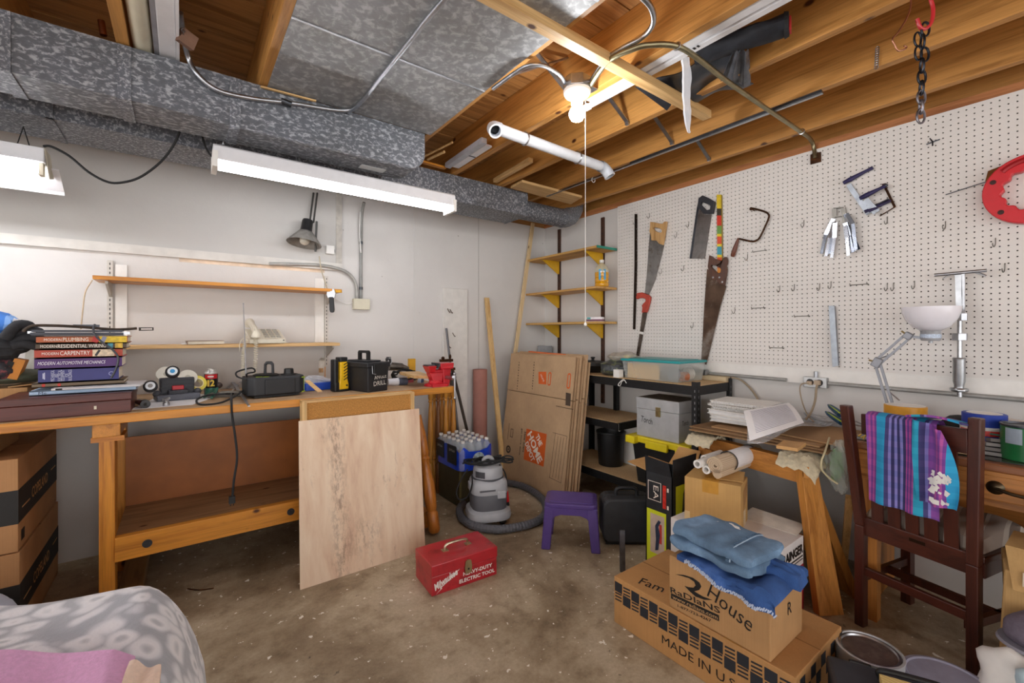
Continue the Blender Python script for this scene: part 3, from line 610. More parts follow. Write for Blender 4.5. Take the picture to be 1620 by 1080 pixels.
# shelves on slotted standards
def wall_shelf(label, z, pxl, pxr, yf, mat, zt=0.02):
    t = Thing('wall_shelf', label, 'shelf', (0.3, YW, z), group='back wall shelves', world=True)
    xl = PY(pxl, 450, yf).x; xr = PY(pxr, 450, yf).x
    t.p('board', mat, b2((xl, yf, z), (xr, YW-0.012, z+zt)), bev=0.002)
    for x in (-0.325, 0.811):
        t.p('bracket', plain('#b9b4ac', .5, .2), slab([(x-0.003, yf+0.05, z-0.001), (x-0.003, YW-0.02, z-0.001), (x-0.003, YW-0.02, z-0.075), (x-0.003, yf+0.05, z-0.016)], (0.012, 0, 0)))
    return t
wall_shelf('upper orange wooden shelf on back wall above the telephone', 1.492, 146, 541, 3.06, M_ORANGE)
wall_shelf('lower pale wooden shelf on back wall holding the telephone', 1.132, 120, 538, 3.06, M_LIGHTWOOD)
for x, lb in ((-0.325, 'slotted metal shelf standard near the book stack'), (0.811, 'slotted metal shelf standard near the hanging wrench')):
    t = Thing('shelf_standard', lb, 'shelf standard', (x, YW, 1.0), group='slotted shelf standards', world=True)
    t.p('rail', plain('#cfcac2', .5, .2), b2((x-0.012, YW-0.016, 0.98), (x+0.012, YW-0.0005, 1.62)))
    t.p('slots', M_INK, *[bx((x, YW-0.0165, 1.0+0.025*i), (0.004, 0.002, 0.013)) for i in range(25)], kind='stuff')
for px, w in ((192, .05), (505, .06)):
    q = PY(px, 480, YW); mesh_obj('backing_batten', [b2((q.x-w/2, YW-0.01, 1.13), (q.x+w/2, YW-0.0005, 1.60))], M_WHITE, wb)
t = Thing('adjustable_wrench', 'black handled adjustable wrench hanging from upper shelf corner', 'wrench', PY(525, 495, 3.05), world=True)
D = 2.93
t.p('jaw', M_CHROME, pr([(-0.022, 0.0), (0.022, 0.0), (0.028, 0.03), (0.02, 0.055), (0.008, 0.06), (0.006, 0.045), (-0.008, 0.045), (-0.012, 0.06), (-0.028, 0.045), (-0.03, 0.02)], 0.012, FRM(PD(525, 471, D), RT, UP)))
t.p('handle', M_BLACK, pr([(-0.014, 0.005), (0.014, 0.005), (0.016, -0.08), (0.012, -0.096), (0, -0.1), (-0.012, -0.096), (-0.016, -0.08)], 0.014, FRM(PD(525, 471, D), RT+UP*0.06, UP)), bev=0.003)
t.p('hang_hook', plain('#d8a020', .5), bx(PD(534, 461, D+0.02), (0.05, 0.03, 0.015), (0, 0, -0.6)))
run('hanging_twine', 'thin tan cord hanging from the upper shelf left end', 'cord', plain('#cdb79a', .8), [PY(146, 443, 3.06), PY(135, 462, 3.08), PY(131, 490, 3.08), PY(128, 520, 3.0)], 0.003)
# ================================================================ PEGBOARD AND WHAT HANGS ON IT
XP = XW-0.026                                  # face of the pegboard
PB, PT = 1.017, 2.249; PYA, PYB = -0.35, 2.355
t = Thing('pegboard', 'white perforated pegboard covering the right wall', 'pegboard', (XP, 1.0, PB), world=True)
def perf():
    vs = []; fs = []; s = 0.0254; r = 0.0033; nz = int((PT-PB)/s); ny = int((PYB-PYA)/s)
    zb = PB+((PT-PB)-nz*s)/2; ya = PYB-ny*s
    oct_ = [(r*math.cos(PI/4*k), r*math.sin(PI/4*k)) for k in range(8)]
    sq = [(s/2, 0), (s/2, s/2), (0, s/2), (-s/2, s/2), (-s/2, 0), (-s/2, -s/2), (0, -s/2), (s/2, -s/2)]
    for i in range(ny):
        for j in range(nz):
            cy_ = ya+(i+.5)*s; cz = zb+(j+.5)*s; o = len(vs)
            vs += [Vector((XP, cy_+a, cz+b)) for a, b in sq]+[Vector((XP, cy_+a, cz+b)) for a, b in oct_]+[Vector((XP+0.005, cy_+a, cz+b)) for a, b in oct_]
            for k in range(8):
                k2 = (k+1) % 8; fs += [(o+k, o+8+k, o+8+k2, o+k2), (o+8+k, o+16+k, o+16+k2, o+8+k2)]
    for a, b in ((PB, zb), (zb+nz*s, PT)): 
        o = len(vs); vs += [Vector((XP, PYA, a)), Vector((XP, PYB, a)), Vector((XP, PYB, b)), Vector((XP, PYA, b))]; fs.append((o, o+1, o+2, o+3))
    return vs, fs
t.p('perforated_board', M_PEG, perf())
t.p('edge_strip', M_WHITE, b2((XP, PYA, PB-0.004), (XW-0.012, PYB, PB)), b2((XP, PYB, PB-0.004), (XW-0.001, PYB+0.004, PT)))
t.p('hole_shade', plain('#3a3632', .9), b2((XP+0.0055, PYA, PB), (XP+0.0075, PYB, PT)))  # added dark sheet: its colour stands in for shade behind the holes

def hookpath(px, py, X=None, h=0.03): 
    q = PX(px, py, XP); return q
M_HOOK = metal('#8f8d88', .4)
hk_simple = [(1006,352),(1028,342),(1090,356),(1071,372),(1047,430),(1082,425),(1163,492),(1097,515),(1183,408),(1234,458),(1257,456),(1297,455),(1315,452),(1404,455),(1414,455),(1447,452),(1404,350),(1496,358),(1575,385),(1590,425),(1272,355)]
hook_lab = ['above the steel rule', 'between steel rule and wooden handled saw', 'left of the black handled backsaw', 'upper right of wooden handled saw', 'right of wooden handled saw blade', 'below the backsaw left corner', 'right of brown saw blade', 'left of the brown saw blade', 'below the curved brace frame',
 'leftmost of the lower row of four', 'second of the lower row of four', 'third, dark, of the lower row', 'rightmost of the lower row of four', 'left one of the tall close pair', 'right one of the tall close pair', 'left of the slide hammer handle', 'below the blue clamps', 'right of hinge bundle below tape wire', 'under the red fish tape', 'right of slide hammer handle', 'left above the hinge bundle']
for (px, py), lb in zip(hk_simple, hook_lab):
    q = PX(px, py, XP)
    pts = [q+Vector((0.004, 0, 0.022)), q+Vector((-0.003, 0, 0.021)), q+Vector((-0.004, 0, 0.0)), q+Vector((-0.008, 0.002, -0.012)), q+Vector((-0.018, 0.004, -0.016)), q+Vector((-0.026, 0.006, -0.008)), q+Vector((-0.028, 0.006, 0.0))]
    one('peg_hook', 'small wire peg hook on pegboard, '+lb, 'hook', M_HOOK, tb(smooth_path(pts, 3), 0.0019, 6), group='empty pegboard hooks', smooth=True)
dbl = [(1203,397,'beside the curved brace'), (1201,487,'right of brown saw'), (1270,500,'below the lower hook row'), (1360,450,'between the lower hook row and tall pair'), (1230,550,'low, above the outlet box')]
for px, py, lb in dbl:
    q = PX(px, py, XP); w = 0.038
    one('peg_hook', 'double pronged wire holder on pegboard '+lb, 'hook', M_HOOK, tb(smooth_path([q+Vector((-0.004, s, 0)) for s in (w, -w)], 3), 0.0022, 6), *[tb(smooth_path([q+Vector((0.004, s, 0)), q+Vector((-0.018, s, -0.004)), q+Vector((-0.024, s, 0.008))], 3), 0.002, 6) for s in (w*0.95, -w*0.95)], group='empty pegboard hooks')
q = PX(1476, 225, XP)
one('peg_hook', 'dark cross shaped wire hook high on the pegboard', 'hook', M_DSTEEL, tb([q+Vector((-0.006, 0.022, -0.004)), q+Vector((-0.006, -0.025, 0.004))], 0.0028, 6), tb([q+Vector((0.003, 0.012, 0.025)), q+Vector((-0.008, 0.0, 0.0)), q+Vector((-0.02, -0.002, -0.022))], 0.0028, 6))

# frame on the pegboard: x to the right in the photo (towards -Y), y up, z out of the board
def pegM(px, py, out=0.01, rot=0.0): 
    q = PX(px, py, XP-out); M = FRM(q, (0, -1, 0), (0, 0, 1)); return M @ Matrix.Rotation(rot, 4, 'Z')
def pp(px, py, out=0.01):
    """photo point -> local 2-D on the board plane"""
    q = PX(px, py, XP-out); return (-q.y, q.z)
PLANE = lambda out: Matrix(((0,0,-1,XP-out),(-1,0,0,0),(0,1,0,0),(0,0,0,1)))
def outline(pts, out, th): return pr([pp(a, b, out) for a, b in pts], th, PLANE(out))
def z7(a, b): return (780+a/3.857, 260+b/3.857)
def c4(a, b): return (960+a/6.75, 280+b/6.75)
def c5z(a, b): return (1080+a/7.7125, 290+b/7.7125)
def c6(a, b): return (960+a/6.0, 420+b/6.0)
def c7(a, b): return (1280+a/6.35, 250+b/6.35)
def c8(a, b): return (1480+a/9.0, 240+b/9.0)
def r1(a, b): return (1360+a/4.5, 420+b/4.5)
# steel rule
t = Thing('steel_rule', 'long dark rusty steel rule hanging on pegboard beside shelves', 'ruler', PX(1005, 520, XP), world=True)
t.p('blade', metal('#3a302b', .55, .3), outline([c4(298, 395), c4(326, 395), c6(289, 0), c6(272, 605), c6(249, 605), c6(263, 0)], 0.006, 0.002))
t.p('tick_marks', M_CREAM, *[bx(PX(1006.5-0.006*k*17+0.6, 345+k*17, XP-0.009), (0.001, 0.006, 0.0015)) for k in range(10)], kind='stuff')
t.p('hang_pin', plain('#b06040', .5), cy(PX(1006, 337, XP-0.001), PX(1006, 336, XP-0.02), 0.002, n=6))
# handsaw with wooden handle
M_BLADE = metal('#9a9896', .35, .25, 14, '#6b5a4c'); M_BLADED = metal('#6e655e', .45, .35, 12, '#3d2c22')
t = Thing('handsaw', 'handsaw with pale wooden handle hung upright on pegboard', 'saw', PX(1025, 470, XP), world=True)
t.p('blade', M_BLADE, outline([c4(462, 575), c4(480, 620), c4(560, 715), c4(612, 730), c4(525, 1080), c6(402, 275), c6(362, 262), c4(425, 1080)], 0.007, 0.002))
ho = [c4(*q) for q in ((482,482),(520,486),(585,500),(615,502),(632,480),(655,478),(650,520),(638,590),(628,660),(612,728),(575,715),(552,682),(520,680),(495,680),(488,620),(472,582),(480,540))]
hi = [c4(*q) for q in ((520,540),(545,541),(575,548),(592,556),(602,565),(608,575),(606,585),(604,592),(595,597),(585,597),(572,594),(555,588),(540,582),(528,574),(518,565),(512,556),(514,546))]
t.p('handle', wood('#c9a06a', '#a57840', 2, 1.2, .5, False), ring([pp(*q, .007) for q in ho], [pp(*q, .007) for q in hi], 0.022, PLANE(0.009)), bev=0.003)
# pruning/pull saw below with red handle
t = Thing('pruning_saw', 'narrow dark saw with open red handle hung below the handsaw', 'saw', PX(1012, 545, XP), world=True)
t.p('blade', M_BLADED, outline([c6(338, 450), c6(385, 440), c6(345, 650), c6(308, 858), c6(280, 850), c6(318, 600)], 0.007, 0.002))
t.p('white_tape', M_WHITE, outline([c6(313, 625), c6(352, 632), c6(348, 655), c6(308, 645)], 0.0095, 0.001))
t.p('handle', plain('#b2402f', .45, 0, .15), outline([c6(*q) for q in ((300,262),(345,255),(410,280),(427,300),(420,345),(405,400),(390,445),(345,448),(352,400),(345,380),(362,360),(385,335),(380,318),(355,308),(320,310),(298,322),(292,300))], 0.009, 0.022), bev=0.004)
# backsaw with black handle
t = Thing('backsaw', 'wide bladed saw with black plastic handle hung on pegboard', 'saw', PX(1108, 400, XP), world=True)
t.p('blade', metal('#85807d', .35, .2, 20, '#6a625c'), outline([c5z(180, 285), c5z(200, 290), c5z(270, 380), c5z(355, 380), c5z(270, 918), c5z(88, 918)], 0.007, 0.002))
t.p('spine', M_DSTEEL, outline([c5z(180, 285), c5z(200, 290), c5z(108, 916), c5z(88, 918)], 0.008, 0.006))
ho = [c5z(*q) for q in ((262,152),(335,185),(408,228),(405,270),(385,375),(330,378),(268,372),(235,330),(198,290),(208,240),(214,188))]
hi = [c5z(*q) for q in ((262,232),(300,250),(352,272),(358,290),(352,325),(330,330),(305,332),(280,305),(242,270),(240,255),(243,238))]
t.p('handle', plain('#2b2c33', .5), ring([pp(*q, .007) for q in ho], [pp(*q, .007) for q in hi], 0.022, PLANE(0.009)), bev=0.003)
# colourful level / stick
t = Thing('printed_stick', 'colourful yellow and red printed stick hung behind the brown saw', 'stick', PX(1138, 440, XP), world=True)
x0, x1 = 1134.5, 1141.5
bands = [(308, 330, '#e3c52c'), (330, 341, '#3a3226'), (341, 357, '#d3341f'), (357, 370, '#6c9a4a'), (370, 374, '#e8cf2f'), (374, 386, '#d9502a'), (386, 390, '#ead235'), (390, 403, '#3f9bb0'), (403, 407, '#e8cf2f'), (407, 424, '#dc5a26'), (424, 433, '#f09a3a')]
for a, b, c in bands: t.p('print_band', plain(c, .4, 0, .12, 60), outline([(x0+(a-308)*.008, a), (x1+(a-308)*.01, a), (x1+(b-308)*.01, b), (x0+(b-308)*.008, b)], 0.004, 0.006))
t.p('side_edge', plain('#8f7a2c', .5), outline([(x1, 308), (x1+1.5, 309), (x1+2.6, 428), (x1+1.2, 432)], 0.004, 0.006)); t.p('hang_pin', M_STEEL, cy(PX(1138, 306, XP), PX(1138, 303, XP-0.015), 0.002, n=6))
# old brown saw
t = Thing('handsaw', 'large old rusty handsaw with dark brown wooden handle', 'saw', PX(1125, 520, XP), world=True)
t.p('blade', metal('#5c4a3e', .5, .4, 9, '#8a8078'), outline([c6(952, 30), c6(990, 60), c6(1040, 145), c6(1135, 195), c6(1080, 380), c6(945, 940), c6(895, 930), c6(910, 700), c6(925, 400)], 0.012, 0.002))
M5 = lambda a, b: (1080+a/7.7125, 290+b/7.7125)
ho = [(1080+a/7.7125, 290+b/7.7125) for a, b in ((345,880),(375,895),(400,920),(460,935),(510,960),(522,905),(550,900),(562,940),(556,980),(545,1010),(556,1050),(548,1080))]+[c6(1150, 60), c6(1140, 120), c6(1128, 190), c6(1080, 170), c6(1060, 145), c6(1015, 138), c6(1002, 120), c6(985, 60), c6(975, 10)]+[(1080+335/7.7125, 290+960/7.7125)]
hi0 = [c6(a, b) for a, b in ((1005,5),(1012,-6),(1030,0),(1050,4),(1070,12),(1082,18),(1090,24),(1096,30),(1100,40),(1098,55),(1096,65),(1090,70),(1082,72),(1070,72),(1060,68),(1050,60),(1040,50),(1030,40),(1022,32),(1014,24),(1008,18),(1004,12))]
t.p('handle', wood('#5a3420', '#3a1e10', 2, 1.0, .45, False), ring([pp(*q, .012) for q in ho], [pp(*q, .012) for q in hi0], 0.022, PLANE(0.014)), bev=0.003)
for a, b in ((1008, 112), (1068, 112), (1095, 155)): t.p('rivet', M_CHROME, lathe_axis([(0, 0.003), (0.006, 0.002), (0.007, 0)], PX(*c6(a, b), XP-0.037), (-1, 0, 0), 10))
# carpenter's brace / coping frame
t = Thing('coping_frame', 'rusty curved frame saw with brown wooden handle on pegboard', 'saw', PX(1190, 370, XP), world=True)
t.p('frame', M_RUST, tb(smooth_path([PX(*c5z(a, b), XP-0.02) for a, b in ((828,300),(900,315),(1000,345),(1045,375),(1050,420),(1000,540),(940,660),(890,700),(830,705),(690,675))], 5), 0.0055, 8), smooth=True)
ha, hb = PX(*c5z(680, 665), XP-0.02), PX(*c5z(605, 895), XP-0.02); dd = (hb-ha)
t.p('handle', wood('#6d3a26', '#4d2415', 2, 1, .4, False), tb([ha, ha+dd*.2, ha+dd*.6, ha+dd*.93, hb], [0.005, 0.009, 0.014, 0.013, 0.008], 14), smooth=True)
t.p('chuck', M_RUST, sp(PX(*c5z(835, 310), XP-0.02), 0.010), tb([PX(*c5z(835, 310), XP-0.02), PX(*c5z(878, 335), XP-0.022)], 0.003, 6), smooth=True)
# blue bar clamps
for k, (lb, pts, off) in enumerate((('rear blue and silver bar clamp hung on pegboard', [((345,250),(640,95)), ((395,265),(600,560)), ((560,540),(825,425))], 0.012), ('front blue bar clamp overlapping the other on pegboard', [((510,405),(765,280)), ((560,420),(680,545)), ((600,530),(690,500))], 0.034))):
    t = Thing('bar_clamp', lb, 'clamp', PX(*c7(620, 480), XP), world=True)
    X_ = XP-off; g = lambda q: PX(*c7(*q), X_)
    for j, (a, b) in enumerate(pts):
        A, B = g(a), g(b)
        if j == 0: t.p('jaw', plain('#2f2a55', .4, 0, .2), tb([A, A+(B-A)*.25, A+(B-A)*.5, A+(B-A)*.8, B], [0.010, 0.013, 0.011, 0.008, 0.010], 8))
        elif j == 1: t.p('bar', plain('#aab2bd', .35, .5, .2, 20, dirt='#7a7f88'), beam(A, B, 0.022 if k == 0 else 0.03, 0.006, up=(-1, 0, 0)))
        else: t.p('sliding_jaw', plain('#2f2a4d', .4, 0, .2), tb([A, A+(B-A)*.5, B], [0.010, 0.009, 0.007], 8))
    if k == 0:
        t.p('screw', M_RUST, cy(g((755, 275)), g((860, 490)), 0.005, n=8), cy(g((735, 270)), g((770, 262)), 0.006, n=8)); t.p('tommy_bar', M_RUST, cy(g((710, 582)), g((868, 488)), 0.0028, n=6))
        t.p('screw', M_DSTEEL, cy(g((665, 475)), g((800, 410)), 0.004, n=8))
    else: t.p('swivel_pad', M_DSTEEL, sp(g((770, 275)), 0.009))
# bundle of hinges/brackets
t = Thing('strap_bundle', 'bundle of shiny metal strap brackets hung on bent clip', 'hardware', PX(*c7(300, 1000), XP), world=True)
g = lambda a, b, o=0.012: PX(*c7(a, b), XP-o)
t.p('clip', metal('#77746f', .4), *[beam(g(*a), g(*b), 0.022, 0.004, up=(0, 0, 1)) for a, b in (((250,505),(345,495)), ((255,590),(355,580)))], beam(g(255, 505), g(255, 600), 0.005, 0.02, up=(0, 1, 0)), beam(g(343, 497), g(370, 720), 0.006, 0.02, up=(0, 1, 0)))
sides = [((245,610),(165,770),(125,960)), ((250,640),(205,800),(170,985)), ((258,640),(228,800),(205,960)), ((260,650),(255,800),(225,1000)), ((365,560),(420,740),(500,920)), ((370,600),(430,760),(455,940)), ((362,650),(400,780),(440,945)), ((360,680),(380,800),(395,980)), ((380,560),(440,660),(470,920))]
for i, (a, b, c) in enumerate(sides):
    o = 0.010+0.004*i
    t.p('strap', metal('#c9ccd4' if i % 2 else '#9aa0ac', .25), beam(g(*a, o), g(*b, o), 0.020, 0.002, up=(-1, 0.3*(i % 3), 0)), beam(g(*b, o), g(*c, o), 0.016, 0.002, up=(-1, 0.2, 0)))
# fish tape
t = Thing('fish_tape_reel', 'red plastic fish tape reel hung on the pegboard right edge', 'reel', PX(1620, 340, XP), world=True)
qc = PX(1635, 298, XP-0.02); Mr = FRM(qc, (0, -1, 0), (0, 0, 1))
n = 60; R = 0.145
inner = [((0.085+0.006*math.sin(12*2*PI*i/n))*math.cos(2*PI*i/n), (0.085+0.006*math.sin(12*2*PI*i/n))*math.sin(2*PI*i/n)) for i in range(n)]
t.p('reel', plain('#cf1f2b', .4, 0, .06, coat=.2), ring(circ(R, n), inner, 0.04, Mr @ TR((0, 0, -0.015))), bev=0.004)
for a in (2.72, 3.9, 5.0, 1.4): t.p('hole_plug', plain('#3a1512', .6), lathe_axis([(0, 0.003), (0.010, 0.002), (0.010, 0)], Mr @ Vector((0.122*math.cos(a), 0.122*math.sin(a), 0.0255)), (-1, 0, 0), 12))
t.p('grip', plain('#a81822', .4), tb([Mr @ Vector((0.122*math.cos(a), 0.122*math.sin(a), 0.022)) for a in [1.7+.07*i for i in range(10)]], 0.012, 8))
t.p('tape_wire', M_DSTEEL, tb(smooth_path([PX(1496, 308, XP-0.014), PX(1530, 297, XP-0.02), PX(1563, 287, XP-0.02), PX(1600, 281, XP-0.02)], 4), 0.0022, 6))
t = Thing('hacksaw_frame', 'brown metal saw frame hung behind the red reel', 'saw', PX(1590, 290, XP), world=True)
t.p('frame', metal('#6d4527', .5, .3, 20), outline([c8(*q) for q in ((750,280),(1255,85),(1260,105),(870,275),(880,350),(930,355),(800,490),(712,425))], 0.004, 0.008)); t.p('grip', metal('#5a3a22', .5), outline([c8(*q) for q in ((860,310),(890,270),(1030,235),(1035,248),(930,290))], 0.014, 0.006))
# grey angle bar
one('angle_bar', 'short grey aluminium bar hung vertically low on the pegboard', 'metal bar', metal('#9aa0a8', .4), outline([(1313, 484), (1322, 484), (1328, 578), (1319, 580)], 0.006, 0.02))
# slide hammer puller
t = Thing('slide_hammer', 'chrome slide hammer puller with T handle hung on pegboard', 'tool', PX(1517, 625, XP-0.05), world=True)
X_ = XP-0.05; g = lambda a, b: PX(*r1(a, b), X_)
t.p('tee_bar', M_CHROME, cy(g(533, 68), g(905, 34), 0.0075, n=12), smooth=True)
t.p('puller_arm', M_CHROME, beam(g(703, 65), g(712, 340), 0.022, 0.008, up=(-1, 0, 0)), beam(g(738, 55), g(738, 340), 0.010, 0.008, up=(-1, 0, 0)), tb(smooth_path([g(680, 60), g(640, 68), g(592, 95)], 3), 0.003, 6), tb(smooth_path([g(740, 50), g(820, 48), g(900, 75)], 3), 0.005, 6))
t.p('hex_nut', M_STEEL, la([(0.018, -0.017), (0.0185, -0.015), (0.0185, 0.015), (0.018, 0.017)], 6, c=g(730, 365)))
t.p('hex_nut', M_STEEL, la([(0.026, -0.016), (0.0265, -0.014), (0.0265, 0.014), (0.026, 0.016)], 6, c=g(712, 507)))
t.p('shaft', M_CHROME, cy(g(712, 335), g(712, 935), 0.0085, n=14), smooth=True)
zt = g(710, 655).z; zm = g(710, 870).z; cc = g(708, 700)
t.p('weight', metal('#a9abae', .3, .1), la([(0.020, zt), (0.0225, zt-0.004), (0.021, zt-0.012), (0.021, zm+0.03), (0.017, zm+0.012), (0.017, zm)], 24, c=(cc.x, cc.y, 0)), la([(0.028, zm), (0.031, zm-0.004), (0.031, zm-0.012), (0.026, zm-0.017)], 8, c=(cc.x, cc.y, 0)), smooth=True)
# ---- conduit and outlet below the pegboard
t = Thing('wall_conduit', 'grey conduit with double outlet box running below the pegboard', 'conduit', PX(1290, 603, XW), world=True)
zc = PX(1288, 604, XW-0.03).z
t.p('tube', plain('#a09f9c', .45, .3, .15), cy((XW-0.034, -0.6, zc-0.012), (XW-0.034, 1.01, zc), 0.0105, n=12), cy((XW-0.034, 1.10, zc), (XW-0.034, 1.75, zc+0.004), 0.0105, n=12), smooth=True)
a, b = PX(1271, 612, XW-0.05), PX(1308, 596, XW-0.05)
ob = t.p('outlet_box', metal('#b9babb', .4), b2((XW-0.055, b.y, zc-0.03), (XW-0.02, a.y, zc+0.028)), bev=0.003)
for f in (0.3, 0.7):
    y_ = a.y+(b.y-a.y)*f; t.p('socket', M_BLACK, lathe_axis([(0, 0.003), (0.017, 0.003), (0.018, 0)], (XW-0.055, y_, zc), (-1, 0, 0), 16), par=ob)
t.p('riser', M_STEEL, cy((XW-0.034, (a.y+b.y)/2, zc+0.025), (XW-0.034, (a.y+b.y)/2, zc+0.06), 0.010, n=12))
t = Thing('tan_power_cord', 'tan cord plugged into the double outlet and hanging in loop', 'cord', PX(1285, 665, XW-0.1), world=True)
cp = lambda a, b, X: PX(1120+a/5.4, 580+b/5.4, X)
t.p('cord', plain('#a08f78', .7), tb(smooth_path([cp(935, 145, XW-0.075), cp(925, 190, XW-0.075), cp(915, 290, XW-0.08), cp(880, 390, XW-0.09), cp(835, 450, XW-0.12)], 5), 0.006, 8), tb(smooth_path([cp(865, 140, XW-0.075), cp(805, 145, XW-0.075), cp(785, 190, XW-0.075), cp(805, 300, XW-0.08), cp(850, 410, XW-0.09), cp(905, 470, XW-0.12)], 5), 0.0035, 8), smooth=True)
t.p('plug', plain('#b8a48c', .6), bx(cp(935, 135, XW-0.068), (0.025, 0.028, 0.024)), bx(cp(870, 138, XW-0.066), (0.02, 0.024, 0.02)))
run('tan_power_cord', 'tan cord curving down wall behind the black shelving corner', 'cord', plain('#a08f78', .7), [PX(1157, 597, XW-0.05), PX(1170, 600, XW-0.02), PX(1185, 612, XW-0.02), PX(1197, 628, XW-0.02), PX(1202, 640, XW-0.03)], 0.006)

# ================================================================ BRACKET SHELVES IN THE CORNER
for y_, lb in ((3.075, 'dark brown shelf standard nearest the room corner'), (2.533, 'dark brown shelf standard nearest the pegboard')):
    t = Thing('shelf_standard', lb, 'shelf standard', (XW, y_, 0.9), group='brown corner shelf standards', world=True)
    t.p('rail', M_BROWNMETAL, b2((XW-0.016, y_-0.016, 0.62), (XW-0.0005, y_+0.016, 2.20)))
    t.p('slots', M_INK, *[bx((XW-0.0165, y_, 0.66+0.05*i), (0.002, 0.006, 0.02)) for i in range(30)], kind='stuff')
M_BRK = plain('#d3a51e', .4, 0, .1)
def corner_shelf(label, z, mat, edge=None, th=0.018, xf_=2.615):
    t = Thing('corner_shelf', label, 'shelf', (2.75, 2.8, z), group='corner bracket shelves', world=True)
    t.p('board', mat, b2((xf_, 2.375, z), (XW-0.018, 3.275, z+th)), bev=0.0015)
    if edge: t.p('painted_edge', edge, b2((xf_-0.001, 2.373, z-0.0008), (XW-0.018, 2.379, z+th+0.001)))
    for y_ in (3.075, 2.533):
        t.p('bracket', M_BRK, slab([(xf_+0.03, y_-0.004, z-0.001), (XW-0.018, y_-0.004, z-0.001), (XW-0.018, y_-0.004, z-0.115), (XW-0.035, y_-0.004, z-0.115)], (0, 0.008, 0)), b2((xf_+0.03, y_-0.011, z-0.006), (XW-0.018, y_+0.011, z-0.0006)), b2((XW-0.028, y_-0.011, z-0.118), (XW-0.018, y_+0.011, z-0.001)))
    return t
corner_shelf('top rough corner shelf with a teal painted end', 1.893, wood('#c79a55', '#8f6428', 1, .6, .7, True), plain('#2f8f7c', .5))
corner_shelf('middle corner shelf holding the cooking oil jug', 1.572, wood('#d0a05c', '#b07c38', 1, 1, .5))
corner_shelf('bottom corner shelf holding a small printed box', 1.292, wood('#d4a862', '#b68440', 1, 1, .5))
# oil jug
q = PX(952, 455, 2.72); q.z = 1.59
t = Thing('oil_jug', 'clear plastic jug of yellow oil with blue label and white cap', 'bottle', q)
pro = [(0.0, 0.0), (0.046, 0.002), (0.05, 0.01), (0.05, 0.03), (0.047, 0.035), (0.05, 0.04), (0.05, 0.07), (0.047, 0.075), (0.05, 0.08), (0.05, 0.105)]
def sq(pro, n=28, p=3.0):
    vs, fs = la(pro, n)
    for v in vs:
        r = math.hypot(v.x, v.y)
        if r > 1e-6:
            a = math.atan2(v.y, v.x); k = 1/((abs(math.cos(a))**p+abs(math.sin(a))**p)**(1/p)); v.x *= k; v.y *= k
    return vs, fs
t.p('oil_body', plain('#e0a010', .12, 0, .08, 25, coat=.6), sq(pro+[(0.05, 0.115), (0.049, 0.118), (0, 0.118)]), smooth=True)
t.p('clear_top', clear('#e8e0c0', .1, .55), sq([(0.05, 0.118), (0.049, 0.14), (0.04, 0.165), (0.022, 0.185), (0.016, 0.192), (0.016, 0.2)]), smooth=True)
t.p('cap', M_WHITE, la([(0.018, 0.196), (0.019, 0.198), (0.019, 0.216), (0.017, 0.219), (0, 0.219)], 18), smooth=True)
t.p('blue_label', plain('#3d9fd0', .5, 0, .2, 30), bx((-0.035, -0.037, 0.095), (0.055, 0.004, 0.085), (0, 0, -0.72)))
t.p('label_print', M_WHITE, bx((-0.0368, -0.039, 0.118), (0.036, 0.003, 0.014), (0, 0, -0.72)))
q = PX(942, 505, 2.68); q.z = 1.31
t = Thing('small_carton', 'small white and purple printed carton on the bottom corner shelf', 'box', q, rz=-1.1)
t.p('carton', plain('#e9e7ea', .5), bx((0, 0, 0.018), (0.13, 0.07, 0.036)), bev=0.001); t.p('print_band', plain('#6a3050', .5), bx((0, 0, 0.010), (0.131, 0.071, 0.014))); t.p('print_square', plain('#3fa0a0', .5), bx((-0.045, -0.0355, 0.026), (0.03, 0.001, 0.014)))

# ================================================================ WORKBENCH
YF = 2.50
t = Thing('workbench', 'long orange varnished wooden workbench along the back wall', 'workbench', (0.3, 2.9, 0), world=True)
t.p('worktop', wood('#b99a78', '#8c6c4c', 0, 1.0, .6, False), b2((-1.6, YF+0.02, ZB-0.035), (1.40, YW-0.03, ZB)), bev=0.002)
t.p('front_edging', M_ORANGE, b2((-1.6, YF, ZB-0.036), (1.405, YF+0.02, ZB+0.001)), bev=0.003)
t.p('end_edging', M_ORANGEY, b2((1.40, YF+0.02, ZB-0.036), (1.42, YW-0.03, ZB+0.001)), bev=0.003)
for x in (-0.262, 1.02):
    t.p('leg', M_ORANGEZ, b2((x-0.026, 2.545, 0), (x+0.026, 2.635, 0.80)), bev=0.003)
    t.p('leg', M_ORANGEZ, b2((x-0.026, 3.0, 0), (x+0.026, 3.09, 0.80)), bev=0.003)
    t.p('cross_rail', M_ORANGEY, b2((x-0.045, 2.53, 0.775), (x+0.045, 3.2, 0.834)), bev=0.003)
    t.p('foot_beam', wood('#8f6a3c', '#5e4120', 1, 1.0, .8), b2((x+0.028, 2.53, 0.0), (x+0.115, 3.2, 0.075)), bev=0.003)
t.p('leg_cap', M_ORANGE, b2((-0.312, 2.535, 0.755), (-0.205, 2.66, 0.776)))
t.p('lower_shelf', wood('#a5805c', '#76573a', 0, 1.0, .65), b2((-0.236, 2.57, 0.314), (1.09, 2.975, 0.334)))
r_ = t.p('front_rail', M_ORANGE, b2((-0.236, 2.53, 0.232), (1.09, 2.569, 0.336)), bev=0.003)
for px in (233, 460): q = PY(px, 862, 2.53); t.p('bolt', M_DSTEEL, lathe_axis([(0, 0.006), (0.009, 0.006), (0.009, 0.002), (0.018, 0.002), (0.018, 0)], (q.x, 2.53, 0.285), (0, -1, 0), 16), par=r_)
